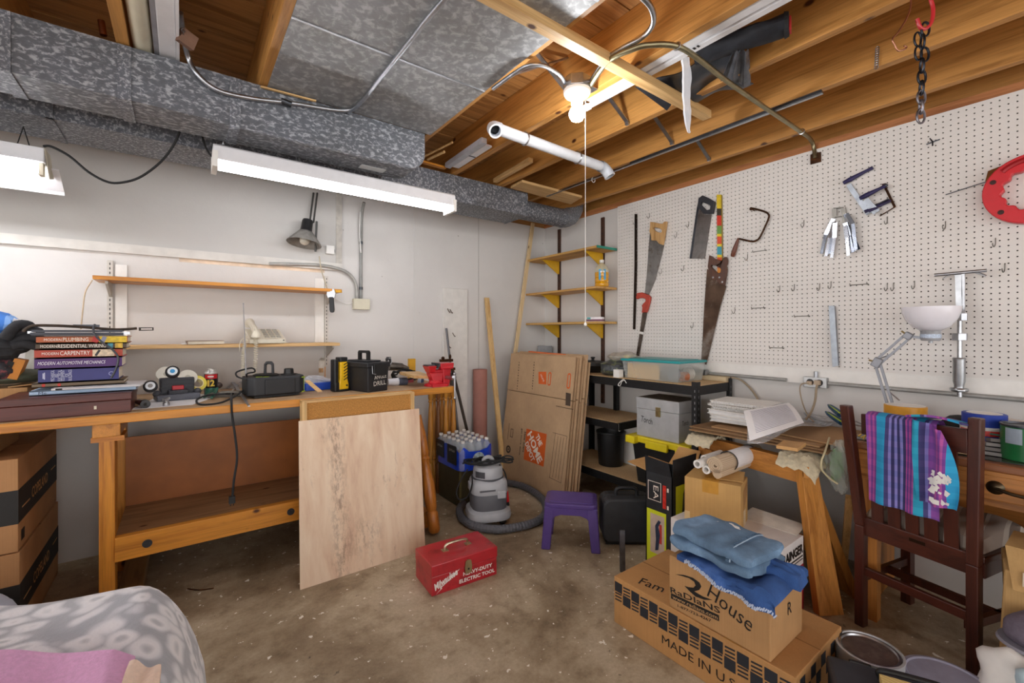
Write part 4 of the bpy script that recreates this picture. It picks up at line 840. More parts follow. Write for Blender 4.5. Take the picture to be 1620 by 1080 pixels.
t.p('back_panel', plain('#9a5a24', .5, 0, .22, 5), b2((-0.236, 2.976, 0.334), (1.09, 2.985, 0.685)))
one('wood_post', 'short yellow wooden block upright at the bench right end', 'wood block', plain('#d9a324', .5, 0, .1), bx((1.385, 3.12, ZB+.0775), (0.05, 0.03, 0.15)))
# framed particle board + plywood sheet in front
M_PART = plain('#b98442', .8, 0, .25, 160)
t = Thing('framed_board', 'framed particle board panel standing against the workbench front edge', 'board', (0.8, 2.46, 0), world=True)
xa, xb = PY(478, 640, 2.44).x, PY(655, 640, 2.44).x
t.p('panel', M_PART, b2((xa+0.015, 2.447, 0.02), (xb-0.015, 2.47, ZB-0.012)))
for x in (xa, xb-0.022): t.p('frame_stile', M_LIGHTWOODZ, b2((x, 2.435, 0), (x+0.022, 2.495, ZB-0.003)))
t.p('frame_rail', M_LIGHTWOOD, b2((xa, 2.44, ZB-0.012), (xb, 2.495, ZB-0.001)))
pA, pB = PZ(475, 933), PZ(668, 880); pD = PY(473, 666, 2.425); pC = PY(663, 646, 2.425)
pB = pA+(pC-pD)+Vector((-0.01, 0, -(pC-pD).z)); pB.z = 0
nrm = (pB-pA).cross(pD-pA).normalized()
def ply_mat():
    m, nt, b = newmat('birch_plywood'); mp = coords(nt, (9, 9, 0.7)); n = noise(nt, mp, 1.6, 6, .6, .4)
    r = ramp(nt, [(0.25, lin('#cfa98f')), (0.45, lin('#e2c6aa')), (0.7, lin('#eed9c0'))]); nt.links.new(n.outputs[0], r.inputs[0])
    m2 = coords(nt, (7, 7, 2.2)); n2 = noise(nt, m2, 3.0, 9, .78); r2 = ramp(nt, [(0.565, (0,0,0,1)), (0.66, (.8,.8,.8,1))]); nt.links.new(n2.outputs[0], r2.inputs[0])
    m3 = coords(nt, (1.3, 1.3, 1.0)); n3 = noise(nt, m3, 2.4, 2); r3 = ramp(nt, [(0.47, (0,0,0,1)), (0.58, (1,1,1,1))]); nt.links.new(n3.outputs[0], r3.inputs[0])
    mm = N(nt, 'ShaderNodeMath', operation='MULTIPLY'); nt.links.new(r2.outputs[0], mm.inputs[0]); nt.links.new(r3.outputs[0], mm.inputs[1])
    tc = N(nt, 'ShaderNodeTexCoord'); sp_ = N(nt, 'ShaderNodeSeparateXYZ'); nt.links.new(tc.outputs['Object'], sp_.inputs[0])
    def band(axis, c, w):
        d = N(nt, 'ShaderNodeMath', operation='SUBTRACT'); d.inputs[1].default_value = c; nt.links.new(sp_.outputs[axis], d.inputs[0]); ab = N(nt, 'ShaderNodeMath', operation='ABSOLUTE'); nt.links.new(d.outputs[0], ab.inputs[0])
        mr = N(nt, 'ShaderNodeMapRange'); mr.inputs[1].default_value = 0; mr.inputs[2].default_value = w; mr.inputs[3].default_value = 1; mr.inputs[4].default_value = 0; nt.links.new(ab.outputs[0], mr.inputs[0]); return mr.outputs[0]
    m4 = coords(nt, (16, 16, 5)); n4 = noise(nt, m4, 3.0, 9, .8); r4 = ramp(nt, [(.46, (0,0,0,1)), (.58, (1,1,1,1))]); nt.links.new(n4.outputs[0], r4.inputs[0])
    def mul(a_, b_): q = N(nt, 'ShaderNodeMath', operation='MULTIPLY'); nt.links.new(a_, q.inputs[0]); nt.links.new(b_, q.inputs[1]); return q.outputs[0]
    streak = mul(band('X', -.14, .06), r4.outputs[0]); blot = mul(mul(band('X', -.02, .12), band('Z', .16, .13)), r4.outputs[0])
    sm_ = N(nt, 'ShaderNodeMath', operation='ADD', use_clamp=True); nt.links.new(streak, sm_.inputs[0]); nt.links.new(blot, sm_.inputs[1])
    sm2 = N(nt, 'ShaderNodeMath', operation='MAXIMUM'); nt.links.new(sm_.outputs[0], sm2.inputs[0]); nt.links.new(mm.outputs[0], sm2.inputs[1])
    sm3 = N(nt, 'ShaderNodeMath', operation='MULTIPLY'); sm3.inputs[1].default_value = .62; nt.links.new(sm2.outputs[0], sm3.inputs[0])
    nt.links.new(mixc(nt, r.outputs[0], lin('#6e4a38'), sm3.outputs[0]), b.inputs['Base Color']); b.inputs['Roughness'].default_value = .6; return m
one('plywood_sheet', 'stained pale plywood sheet leaning on the workbench front', 'plywood', ply_mat(), slab([pA, pB, pC, pD], nrm*(-0.012 if nrm.y < 0 else 0.012)))
# ---------------------------------------------------------------- COPELAND cartons under the bench
def band_carton(name, label, cat, x0, x1, y0, y1, z0, z1, group):
    t = Thing(name, label, cat, ((x0+x1)/2, (y0+y1)/2, z0), group=group, world=True)
    t.p('carton', carton('#b48558'), b2((x0, y0, z0+0.002), (x1, y1, z1-0.002)), bev=0.002)
    h = z1-z0; t.p('printed_band', plain('#23211f', .7), b2((x0-0.0008, y0-0.0008, z0+h*.30), (x1+0.0008, y1+0.0008, z0+h*.66)))
    t.text('COPELAND', plain('#c79a6a', .8), (x1+0.001, (y0+y1)/2+0.0, z0+h*.48), (0, 1, 0), (0, 0, 1), (y1-y0)*.42, h*.13, bold=.02)
    t.p('band_line', plain('#c79a6a', .8), b2((x1+0.0009, y0+0.05, z0+h*.43), (x1+0.0013, y0+0.16, z0+h*.445)))
    t.p('band_line', plain('#c79a6a', .8), b2((x1+0.0009, y1-0.12, z0+h*.51), (x1+0.0013, y1-0.03, z0+h*.525)))
    t.p('print_mark', M_INK, *[b2((x1+0.0006, y0+0.04+0.012*i, z0+h*.08), (x1+0.001, y0+0.048+0.012*i, z0+h*.2)) for i in range(4)], kind='stuff')
    t.p('flap_seam', plain('#7a5636', .8), b2((x0, (y0+y1)/2-0.002, z1-0.002), (x1, (y0+y1)/2+0.002, z1-0.0012)))
    return t
band_carton('carton', 'lower kraft carton with black COPELAND band under workbench', 'box', -1.0, -0.51, 2.515, 3.17, 0.0, 0.366, 'banded cartons under the bench')
band_carton('carton', 'upper kraft carton with black COPELAND band, stacked under workbench', 'box', -1.0, -0.515, 2.52, 3.165, 0.366, 0.732, 'banded cartons under the bench')
t = Thing('carton', 'small plain brown carton on top of the banded cartons under the bench', 'box', (-0.75, 2.75, 0.732), world=True)
t.p('carton', carton('#a57c50', 1.0), b2((-0.98, 2.56, 0.733), (-0.60, 2.95, 0.828)), bev=0.002); t.p('tape', plain('#8a7352', .3), b2((-0.9805, 2.73, 0.8275), (-0.5995, 2.78, 0.8285)))
# ---------------------------------------------------------------- things on the bench, left
t = Thing('wooden_case', 'flat dark reddish wooden case with hinged lid on bench corner', 'case', (-0.37, 2.7, ZB), world=True)
M_MAHOG = wood('#5c2a22', '#3c1712', 0, 1.0, .4, False)
xl, xr = -0.585, -0.185; za = ZB+0.001
t.p('body', M_MAHOG, b2((xl, 2.56, za), (xr, 2.87, za+0.055)), bev=0.002); t.p('lid', M_MAHOG, b2((xl, 2.558, za+0.0565), (xr+0.002, 2.872, za+0.086)), bev=0.002)
t.p('keyhole', M_CREAM, bx((-0.30, 2.559, za+0.03), (0.008, 0.003, 0.014)))
YS = 2.66
def bk(label, pxl, pxr, z0, z1, cover, texts=(), name='book', yoff=0.0, rz=0.0, page='#e6dcc8', d=0.2):
    y0 = YS+yoff; zc = (z0+z1)/2
    def xx(px): return PY(px, 560, y0).x
    xa, xb = xx(pxl), xx(pxr)
    t = Thing(name, label, 'book', ((xa+xb)/2, y0, z0), rz=rz, group='books stacked on the wooden case')
    w = xb-xa; h = z1-z0-0.001; o = 0.0015
    t.p('cover', plain(cover, .45, 0, .08), bx((0, d/2, 0.0015), (w, d, 0.003)), bx((0, d/2, h-0.0015), (w, d, 0.003)), bx((0, 0.0015, h/2), (w, 0.003, h)))
    t.p('pages', plain(page, .8, 0, .06, 200), bx((0, d/2, h/2), (w-0.008, d-0.008, h-0.0062)))
    for tx in texts:
        s, f0, f1, v0, v1, col = tx[:6]; sh = tx[6] if len(tx) > 6 else 0.0
        t.text(s, plain(col, .5), (-w/2+w*(f0+f1)/2, -0.0002, h*(v0+v1)/2), (1, 0, 0), (0, 0, 1), w*(f1-f0), h*(v1-v0), shear=sh)
    return t, w, h
zs = ZB+0.088
bk('pale blue magazine lying open-edged on the dark wooden case', 46, 215, zs, zs+0.020, '#a9c4e0', [('Me', .08, .15, .2, .8, '#1c3050')], yoff=-0.02, name='magazine', d=.2)
t, w, h = bk('white booklet with car drawing lying on the blue magazine', 80, 222, zs+0.0205, zs+0.030, '#e8e6e8', yoff=-0.06, name='magazine', d=.2, rz=-0.06); t.p('cover_picture', plain('#6f7078', .5, 0, .6, 60), bx((0, 0.07, h+0.0004), (w*.6, .06, .0006))); t.p('logo', M_INK, bx((-w*.42, -0.0004, h/2), (0.02, 0.0006, h*.8)))
z = zs+0.031
bk('thin brown book with red spine patch under the blue book', 50, 196, z, z+0.019, '#6d5a42', [('. .', .1, .3, .1, .9, '#c03020')]); 
t_, w, h = None, None, None
z += 0.0195
t, w, h = bk('thick blue hardcover book with vertical silver title in stack', 60, 188, z, z+0.058, '#2f2f74', [])
for i, s in enumerate(('MECHANICAL', 'AND', 'ELECTRICAL', 'EQUIPMENT', 'FOR', 'BUILDINGS')): 
    L = {0: .92, 1: .3, 2: .92, 3: .92, 4: .3, 5: .92}[i]
    t.text(s, plain('#c3c6dc', .4), (-w/2+w*(.17+.042*i), -0.0002, h/2), (0, 0, 1), (-1, 0, 0), h*L*.9, 0.011)
t.p('author_print', plain('#c3c6dc', .4), bx((-w/2+w*.06, -0.0004, h/2), (.003, .0006, h*.4)), bx((-w/2+w*.075, -0.0004, h/2), (.003, .0006, h*.5)), kind='stuff'); t.p('crest', plain('#8f92c0', .4), xf(ring(circ(.009, 20), circ(.0065, 20), .0006), FRM((w*.40, -0.0002, h*.5), (1, 0, 0), (0, 0, 1))))
z += 0.0585
bk('purple hardcover automotive mechanics book in stack', 54, 193, z, z+0.045, '#4a2168', [('MODERN AUTOMOTIVE MECHANICS', .035, .80, .36, .68, '#e8e2ee', .3)]); z += 0.0455
t, w, h = bk('red carpentry book in stack above the purple book', 54, 194, z, z+0.037, '#b04028', [('MODERN', .08, .26, .36, .66, '#f0e8e0'), ('CARPENTRY', .275, .61, .3, .78, '#f4ece4')]); t.p('print_patch', plain('#d8c4a8', .5, 0, .3, 70), bx((w*.27, -0.0004, h*.5), (w*.26, .0006, h*.84))); t.p('print_patch', plain('#2f2f33', .5, 0, .4, 90), bx((w*.2, -0.0008, h*.5), (w*.03, .0006, h*.8), (0, .5, 0))); z += 0.0375
t, w, h = bk('dark olive residential wiring book, third from top of stack', 56, 200, z, z+0.025, '#4a3824', [('MODERN', .05, .22, .25, .75, '#efe6da'), ('RESIDENTIAL WIRING', .23, .76, .18, .84, '#f2eadf')]); t.p('print_patch', plain('#4a8fa0', .5, 0, .3, 70), bx((w*.31, -0.0004, h*.5), (w*.06, .0006, h*.9))); t.p('print_patch', plain('#d8b040', .5, 0, .3, 70), bx((w*.41, -0.0004, h*.5), (w*.09, .0006, h*.9))); z += 0.0255
t, w, h = bk('orange-brown plumbing book on top of the stack', 57, 202, z, z+0.030, '#b05828', [('MODERN', .08, .26, .3, .68, '#f2e8dc'), ('PLUMBING', .275, .55, .25, .8, '#f4ecd8')]); t.p('print_patch', plain('#e0c030', .5, 0, .2, 70), bx((w*.33, -0.0004, h*.5), (w*.32, .0006, h*.94))); t.p('print_patch', plain('#b83028', .5, 0, .2), bx((w*.13, -0.0007, h*.5), (w*.07, .0006, h*.9), (0, .35, 0))); t.p('print_patch', plain('#8a8fa8', .5, 0, .2), bx((w*.22, -0.0009, h*.5), (w*.05, .0006, h*.9), (0, .35, 0))); z += 0.0305
ZT = z
t = Thing('blade_pack', 'long dark blue-grey blade sleeve lying atop the book stack', 'pack', (PY(125, 525, YS+.02).x, YS+0.02, ZT))
w = PY(200, 525, YS+.02).x-PY(53, 525, YS+.02).x
t.p('sleeve', plain('#2c303e', .35, 0, .2), bx((0, 0.02, 0.010), (w, 0.05, 0.009)), bx((0.0, 0.025, 0.021), (w*.98, 0.045, 0.009))); t.p('blade_tips', M_CHROME, bx((w*.53, 0.02, 0.012), (w*.09, 0.04, 0.012)), bx((-w*.5, 0.02, 0.015), (w*.06, 0.03, 0.01)))
t.p('base_strip', plain('#22242c', .5), bx((0, 0.02, 0.003), (w*.98, 0.05, 0.005)))
Yb = YS+0.035; zr = ZT+0.034
t = Thing('pry_handle', 'long dark bent steel rod with slotted flat end on books', 'tool', PY(130, 518, Yb), world=True)
g = lambda a, b: PY(a/5.4, 480+b/5.4, Yb)
t.p('rod', metal('#5a5048', .5, .3), tb(smooth_path([g(200, 240), g(225, 215), g(290, 190), g(450, 188), g(700, 200), g(980, 222), g(1170, 212)], 5), 0.006, 8), smooth=True)
t.p('slotted_end', metal('#3a3632', .5), ring([(-.014, -.008), (.04, -.0075), (.04, .0075), (-.014, .008)], [(-.006, -.0035), (.035, -.0035), (.035, .0035), (-.006, .0035)], .004, FRM(g(1200, 218), (1, 0, .02), (0, 0, 1)) @ TR((0.008, 0, 0))))
t.p('rod_clip', M_DSTEEL, bx(g(735, 195)+Vector((0, .012, .003)), (0.085, .012, .010)))
run('gooseneck_probe', 'black and grey flexible cable looping over the book spines', 'cable', plain('#3e4046', .4, .2), [PY(150, 513, YS-.01), PY(148, 525, YS-.03), PY(160, 540, YS-.03), PY(178, 553, YS-.03), PY(187, 566, YS-.03), PY(184, 582, YS-.03), PY(176, 598, YS-.03)], 0.0042)
# left pile: box, case, gloves, cloth
t = Thing('carton', 'open kraft carton on bench at the left picture edge', 'box', (-0.75, 3.0, ZB), world=True)
t.p('carton', carton('#b98f60', 2.0), b2((-0.95, 2.88, ZB+0.001), (-0.56, 3.2, ZB+0.105)), bev=0.003); t.p('flap', carton('#b98f60', 2.0), slab([(-0.62, 2.885, ZB+0.107), (-0.51, 2.885, ZB+0.118), (-0.51, 3.1, ZB+0.12), (-0.62, 3.1, ZB+0.107)], (0, 0, 0.004)))
def blob(c, r, amp, n=24, m=14, seed=1):
    rnd = random.Random(seed); ph = [rnd.random()*6 for _ in range(6)]; vs, fs = sp((0, 0, 0), 1.0, n, m)
    for v in vs:
        k = 1+amp*(math.sin(3*v.x+ph[0])*math.cos(4*v.y+ph[1])+.6*math.sin(7*v.z+5*v.x+ph[2])+.4*math.sin(11*v.y-6*v.z+ph[3]))
        v.x *= r[0]*k; v.y *= r[1]*k; v.z *= r[2]*k
    return [v+Vector(c) for v in vs], fs
one('tool_pouch', 'dark green zip pouch on the carton beside the books', 'pouch', plain('#4d5548', .7, 0, .15, 20, .3), blob((-0.64, 3.0, ZB+0.150), (0.13, 0.13, 0.034), .05, seed=3), smooth=True)
t = Thing('work_glove', 'crumpled black work glove on pouch at left edge of bench', 'glove', (-0.62, 2.9, ZB+0.24), world=True)
t.p('palm', plain('#26272b', .85, 0, .35, 40, .6), blob((-0.66, 2.90, ZB+0.285), (0.10, 0.08, 0.052), .12, seed=5), smooth=True)
for i, (dx, dz, L) in enumerate(((.06, .055, .12), (.07, .025, .13), (.055, -.005, .12), (.03, .08, .10))):
    a = Vector((-0.63+dx*.3, 2.88-.01*i, ZB+0.285+dz*.5)); L *= .8; t.p('finger', plain('#26272b', .85, 0, .35, 40, .6), tb(smooth_path([a, a+Vector((L*.5, -.01, dz*.5+.02)), a+Vector((L*1.1, 0, dz*.7))], 4), [.022, .022, .021, .02, .02, .019, .018, .015, .008], 10), smooth=True)
one('striped_cloth', 'blue and white bunched cloth on top of pile at left edge', 'cloth', stripes([(1, '#3f78c8'), (.5, '#7fa8e0'), (2, '#e9eaf0')], 'X', 6.0), blob((-0.68, 2.96, ZB+0.375), (0.095, 0.10, 0.06), .14, seed=8), smooth=True)
t = Thing('orange_carton', 'small orange and black printed box leaning in the left pile', 'box', (-0.6, 2.9, ZB+.18), world=True); q = PY(28, 583, 2.9); t.p('carton', plain('#c8802a', .6, 0, .1), bx(q, (0.035, .06, .09), (0, .3, 0))); t.p('print', M_BLACKM, bx(q+Vector((-.02, -.031, .01)), (0.02, .002, .05), (0, .3, 0)))
one('card_sheet', 'grey card standing behind glove beside book stack', 'card', plain('#cdc8be', .8), slab([PY(34, 604, 3.06), PY(62, 604, 3.02), PY(62, 545, 3.04), PY(42, 545, 3.08)], (0, .004, 0)))
t = Thing('patterned_cloth', 'black bunched cloth with reddish print in the left bench pile', 'cloth', PY(8, 600, 2.9), world=True); q = PY(6, 584, 2.9); t.p('bundle', plain('#2a2b33', .6, 0, .5, 60, dirt='#a04a50'), blob(q, (.045, .05, .055), .08, seed=11), smooth=True)
# ---------------------------------------------------------------- things on the bench, middle
def on(px, py): return PZ(px, py, ZB)
one('paper_sheet', 'white paper sheet lying on the bench under the charger', 'paper', M_PAPER, slab([on(207, 648), on(305, 640), on(352, 624), on(260, 622)], (0, 0, .0012)))
t = Thing('battery_charger', 'grey battery charger with red latch on the paper sheet', 'charger', on(281, 634)+Vector((0, .06, .0015)), rz=0.12)
t.p('base', plain('#595c66', .5), pr([(-.09, -.055), (.09, -.055), (.095, .06), (.075, .075), (-.075, .075), (-.095, .06)], .032), bev=.006)
t.p('dock', plain('#2e3038', .5), bx((0, .03, .07), (.145, .06, .085)), bx((0, -.005, .040), (.085, .06, .024)), bev=.006)
for i in range(3): t.p('rib', plain('#23252c', .5), bx((0, -.002, .062+.02*i), (.14, .006, .006)))
t.p('red_latch', plain('#c01f2a', .4), bx((0, -.008, .062), (.05, .014, .022)), bev=.003); t.p('knob', plain('#44464e', .5), *[sp((s*.085, .0, .035), .018) for s in (-1,)]); t.p('knob', plain('#44464e', .5), sp((.085, 0, .035), .018))
def gauge(label, px, py, Y, r, col='#1a1b1f', face='#dfe6ec', print_='#3a90c8', axis=(0, -1, .35)):
    q = PY(px, py, Y); t = Thing('dial_knob', label, 'knob', q, world=True)
    t.p('grip', plain(col, .5), lathe_axis([(0, -.02), (r*.9, -.02), (r, -.012), (r, .008), (r*.85, .012)], q, axis, 18), bev=.001)
    t.p('face', plain(face, .4), lathe_axis([(r*.7, .0125), (r*.68, .0145), (0, .0145)], q, axis, 18)); t.p('print', plain(print_, .4), lathe_axis([(r*.35, .0146), (0, .0152)], q, axis, 14)); return t
gauge('black knob with white face lying on bench near wooden case', 238, 611, 2.74, .028, print_='#888888')
gauge('black knob with blue and white face resting atop the charger', 273, 588, 2.80, .030)
for lb, px, py, Y, r in (('white sanding disc standing behind battery charger left', 263, 592, 2.95, .042), ('white sanding disc leaning behind the charger right', 297, 597, 2.92, .042), ('pale grey grinding disc low behind the charger', 260, 607, 2.93, .03)):
    q = PY(px, py, Y); t = Thing('sanding_disc', lb, 'disc', q, world=True); t.p('disc', plain('#d9d5c8', .8, 0, .08), lathe_axis([(0, -.006), (r, -.006), (r+.002, 0), (r, .006), (0, .006)], q, (0.15, -1, .5), 24)); t.p('hub', plain('#b9b4a4', .8), lathe_axis([(r*.3, .0065), (r*.28, .009), (0, .009)], q, (0.15, -1, .5), 14))
t = Thing('masking_tape', 'yellow tape roll standing behind the spray can', 'tape roll', PY(312, 604, 2.9), world=True); q = PY(309, 609, 2.97)
t.p('roll', plain('#d9c84a', .6, 0, .06), xf(ring(circ(.042, 28), circ(.026, 28), .04), FRM(q, (1, .3, 0), (0, .4, 1)))); t.p('core', plain('#e8dcae', .8), xf(ring(circ(.027, 28), circ(.023, 28), .042), FRM(q+Vector((0, 0.001, 0)), (1, .3, 0), (0, .4, 1))))
q = on(334, 624)
t = Thing('spray_can', 'black and red spray can numbered 12 on the bench', 'spray can', q)
t.p('can', plain('#1c1c20', .3, .2, .1, coat=.4), la([(0, 0), (.032, 0), (.033, .003), (.033, .118)], 28), smooth=True); t.p('shoulder', plain('#c9c8c4', .3, .5), la([(.033, .118), (.034, .121), (.031, .128), (.02, .138), (.019, .14), (.019, .146), (0, .146)], 28), smooth=True)
def wrap(r, z0, z1, a0, a1, n=14): return gr(n, 1, lambda u, v: ((r*math.cos(a0+(a1-a0)*u)), r*math.sin(a0+(a1-a0)*u), z0+(z1-z0)*v))
cd = math.atan2(-q.y, -q.x)
t.p('red_print', plain('#c8202a', .35), wrap(.0336, .092, .116, cd-1.0, cd+1.0)); t.p('green_print', plain('#3c7a6a', .35, 0, .4, 40), wrap(.0336, .004, .04, cd-1.0, cd+1.0))
uu = Vector((-math.sin(cd), math.cos(cd), 0)); nn = Vector((math.cos(cd), math.sin(cd), 0))
t.text('1', plain('#e8c020', .4), nn*.0342+uu*-.013+Vector((0, 0, .068)), uu, (0, 0, 1), .010, .036, bold=.03); t.text('2', plain('#e8c020', .4), nn*.0342+uu*.006+Vector((0, 0, .068)), uu, (0, 0, 1), .021, .036, bold=.03); t.p('white_print', M_WHITE, wrap(.0342, .101, .107, cd-.5, cd+.35, 6))
t = Thing('sharpening_stone', 'flat grey stone block on bench in front of spray can', 'stone', on(358, 628)+Vector((0, .02, 0)), rz=-.25); t.p('block', plain('#6f6a64', .8, 0, .2), bx((0, 0, .012), (.15, .07, .022)), bev=.003); t.p('cover', plain('#8a867e', .8, 0, .2), bx((.02, 0, .026), (.09, .05, .006)))
t = Thing('socket_tool', 'round dark socket handle lying at bench edge near the case', 'tool', on(229, 645), world=True); q = on(229, 645)+Vector((0, 0, .02)); t.p('barrel', metal('#a8a8aa', .3), cy(q+Vector((-.03, .09, 0)), q+Vector((0, 0.01, 0)), .012, .016)); t.p('head', plain('#2a2a2c', .4), cy(q+Vector((0, .012, 0)), q+Vector((.004, -.022, 0)), .019, n=14)); t.p('bore', M_INK, cy(q+Vector((.004, -.0221, 0)), q+Vector((.0041, -.0225, 0)), .008, n=12))
t = Thing('plug_valve', 'small chrome fitting standing on paper at bench edge', 'fitting', on(263, 643), world=True); q = on(263, 642); t.p('body', M_CHROME, la([(0, 0), (.014, 0), (.014, .016), (.010, .02), (.010, .03), (.012, .034), (.006, .04), (0, .04)], 12, c=q), smooth=True); t.p('stem', M_CHROME, cy(q+Vector((-.015, 0, .03)), q+Vector((.014, .01, .036)), .006, n=8))
# pliers and compass dividers
t = Thing('dividers', 'crossed steel dividers lying on the bench before the radio', 'tool', on(385, 635), world=True)
g = lambda a, b, h=.012: PZ(240+a/6.75, 540+b/6.75, ZB+h)
for a, b in (((820, 380), (1040, 690)), ((835, 370), (1010, 640)), ((990, 395), (830, 560)), ((930, 390), (810, 500))): t.p('leg', M_STEEL, beam(g(*a, .045), g(*b, .006), .010, .005))
t.p('pivot', M_STEEL, sp(g(910, 470, .03), .010))
t = Thing('pliers', 'small green handled pliers on bench near spray can', 'pliers', on(343, 615), world=True)
for a, b in (((560, 590), (690, 480)), ((640, 600), (700, 500))): t.p('handle', plain('#2f6a5a', .5), tb(smooth_path([g(*a, .012), g((a[0]+b[0])/2, (a[1]+b[1])/2+14, .02), g(*b, .04)], 3), .007, 8))
t.p('jaw', plain('#4a3a34', .4, .3), sp(g(712, 468, .05), (.02, .015, .018)))
t = Thing('charging_cable', 'black cable looping on bench and hanging over the front edge', 'cable', on(360, 640), world=True)
t.p('cable', M_BLACKM, tb(smooth_path([g(1060, 550, .01), g(960, 552, .006), g(780, 560, .03), g(590, 575, .02), g(485, 620, .005), g(500, 665, .005), g(600, 672, .005), g(760, 645, .006), g(930, 560, .03), g(1030, 450, .06), PY(386+4, 592, 2.72), PY(403, 588, 2.74), PY(398, 582, 2.8), PY(375, 588, 2.78), PY(376, 596, 2.72), PY(392, 600, 2.70)], 4), .0045, 8), smooth=True)
t.p('drop_lead', M_BLACKM, tb(smooth_path([g(850, 560, .012), PY(366, 628, 2.49), PY(367, 655, 2.488), PY(372, 690, 2.486), PY(375, 725, 2.486), PY(370, 760, 2.486), PY(368, 785, 2.486)], 5), .0055, 8), smooth=True)
q = PY(367, 790, 2.486); t.p('plug', M_BLACK, bx(q, (.026, .022, .034)), cy(q+Vector((-.006, 0, -.02)), q+Vector((-.006, 0, -.03)), .002, n=6), cy(q+Vector((.006, 0, -.02)), q+Vector((.006, 0, -.03)), .002, n=6), bev=.003)
# radio
q = on(437, 628)+Vector((0, .09, 0))
t = Thing('jobsite_radio', 'black jobsite radio with lime accents, top handle and antenna', 'radio', q, rz=.10)
W, Dp = .285, .19
t.p('body', plain('#26282c', .55, 0, .1), pr([(-W/2+.03, -Dp/2), (W/2-.03, -Dp/2), (W/2, -Dp/2+.035), (W/2, Dp/2-.03), (W/2-.03, Dp/2), (-W/2+.03, Dp/2), (-W/2, Dp/2-.03), (-W/2, -Dp/2+.035)], .10, TR((0, 0, .012))), bev=.008)
t.p('front_panel', plain('#1a1b1f', .5), bx((0.01, -Dp/2-.003, .058), (.15, .012, .082)), bev=.004); t.p('foot_rail', M_BLACK, bx((0, 0, .008), (.22, .15, .012)))
t.p('speaker_cone', plain('#151618', .6), la([(.062, .112), (.066, .118), (.055, .122), (.02, .119), (0, .122)], 24, c=(-.035, .01, 0)), smooth=True)
t.p('dial', M_BLACK, la([(.04, .112), (.04, .118), (.026, .12), (.024, .145), (.02, .148), (0, .148)], 20, c=(.075, -.015, 0)), smooth=True)
t.p('handle', plain('#232428', .5), ring([(-.026, 0), (.026, 0), (.024, .06), (.014, .075), (-.014, .075), (-.024, .06)], [(-.014, .008), (.014, .008), (.013, .055), (.007, .06), (-.007, .06), (-.013, .055)], .02, TR((-.015, .02, .115), (PI/2, 0, -.5))), bev=.004)
t.p('lime_trim', plain('#a6c22a', .4), bx((W/2+.001, -.055, .06), (.003, .006, .085)), bx((W/2-.012, -.09, .02), (.03, .005, .004), (0, 0, .8)), bx((W/2-.012, -.088, .1), (.03, .005, .004), (0, 0, .8)), kind='stuff')
t.p('lime_logo', plain('#a6c22a', .4), bx((-.085, -.06, .1125), (.03, .012, .002)), bx((-.055, -.078, .1125), (.028, .01, .002)))
an = [Vector((-W/2+.005, .02, .10)), Vector((-W/2-.0, .03, .12))]
R_ = Euler((0, 0, .10)).to_matrix(); tipw = PD(385, 480, (q-ORG).dot(FW)-.02); tip = R_.inverted() @ (tipw-q)
t.p('antenna', M_STEEL, tb([Vector((-W/2+.01, 0, .09)), Vector((-W/2+.01, 0, .09))+(tip-Vector((-W/2+.01, 0, .09)))*.5, tip], [.0045, .0032, .002], 8), sp(tip, .004), smooth=True)
# telephone on lower shelf
q = PY(419, 538, 3.13); q.z = 1.153
t = Thing('telephone', 'cream corded desk telephone on the lower wall shelf', 'telephone', q, rz=.1)
M_PH = plain('#dcd5c2', .4, 0, .05)
t.p('body', M_PH, xf(pr([(-.085, 0), (.085, 0), (.085, .085), (.07, .09), (-.085, .026)], .2), FRM((-.11, 0, 0), (0, -1, 0), (0, 0, 1)) @ Matrix.Diagonal((-1, 1, -1, 1)) if False else Matrix(((0,0,1,-.1),(1,0,0,0),(0,1,0,0),(0,0,0,1)))), bev=.006)
hs = t.p('handset', M_PH, tb(smooth_path([(-.068, -.09, .04), (-.068, -.088, .062), (-.068, -.05, .088), (-.068, .02, .116), (-.068, .07, .132), (-.068, .088, .108)], 4), [.026, .026, .026, .024, .022, .019, .018, .018, .018, .018, .018, .018, .018, .019, .022, .024, .026, .026, .026, .026, .026], 12), smooth=True)
for i in range(3):
    for j in range(4): t.p('key', plain('#a9a59a', .5), bx((.0+.033*i, -.055+.034*j, .041+.0140*j), (.024, .022, .006), (.39, 0, 0)))
t.p('status_light', M_INK, bx((.085, -.086, .02), (.008, .002, .006)))
def coil(p, n_turn, r, R, k=8, sag=None):
    pts = []; L = len(p)
    tot = n_turn*k
    for i in range(tot+1):
        f = i/tot*(L-1); a = min(int(f), L-2); s = f-a; c = Vector(p[a])*(1-s)+Vector(p[a+1])*s
        w = 2*PI*i/k; pts.append(c+Vector((R*math.cos(w), R*math.sin(w), 0)))
    return tb(pts, r, 5)
t = Thing('phone_cord', 'coiled cream telephone cord drooping below the lower shelf', 'cord', PY(395, 600, 3.03), world=True)
t.p('coil', M_PH, coil([PY(404, 525, 3.03), PY(405, 545, 3.03), PY(404, 575, 3.03), PY(402, 605, 3.02), PY(398, 611, 2.98)], 34, .0022, .010), coil([PY(389, 535, 3.035), PY(385, 560, 3.03), PY(384, 590, 3.03), PY(388, 611, 2.98)], 30, .0022, .010))
t.p('straight_lead', M_PH, tb(smooth_path([PY(402, 520, 3.03), PY(404, 528, 3.03)], 3), .0025, 6), tb(smooth_path([PY(392, 530, 3.05), PY(380, 540, 3.04), PY(379, 556, 3.04)], 3), .002, 6))
t = Thing('paperback', 'worn cream booklet lying on the lower wall shelf', 'book', PY(325, 537, 3.12), rz=.05); t.o.location.z = 1.153
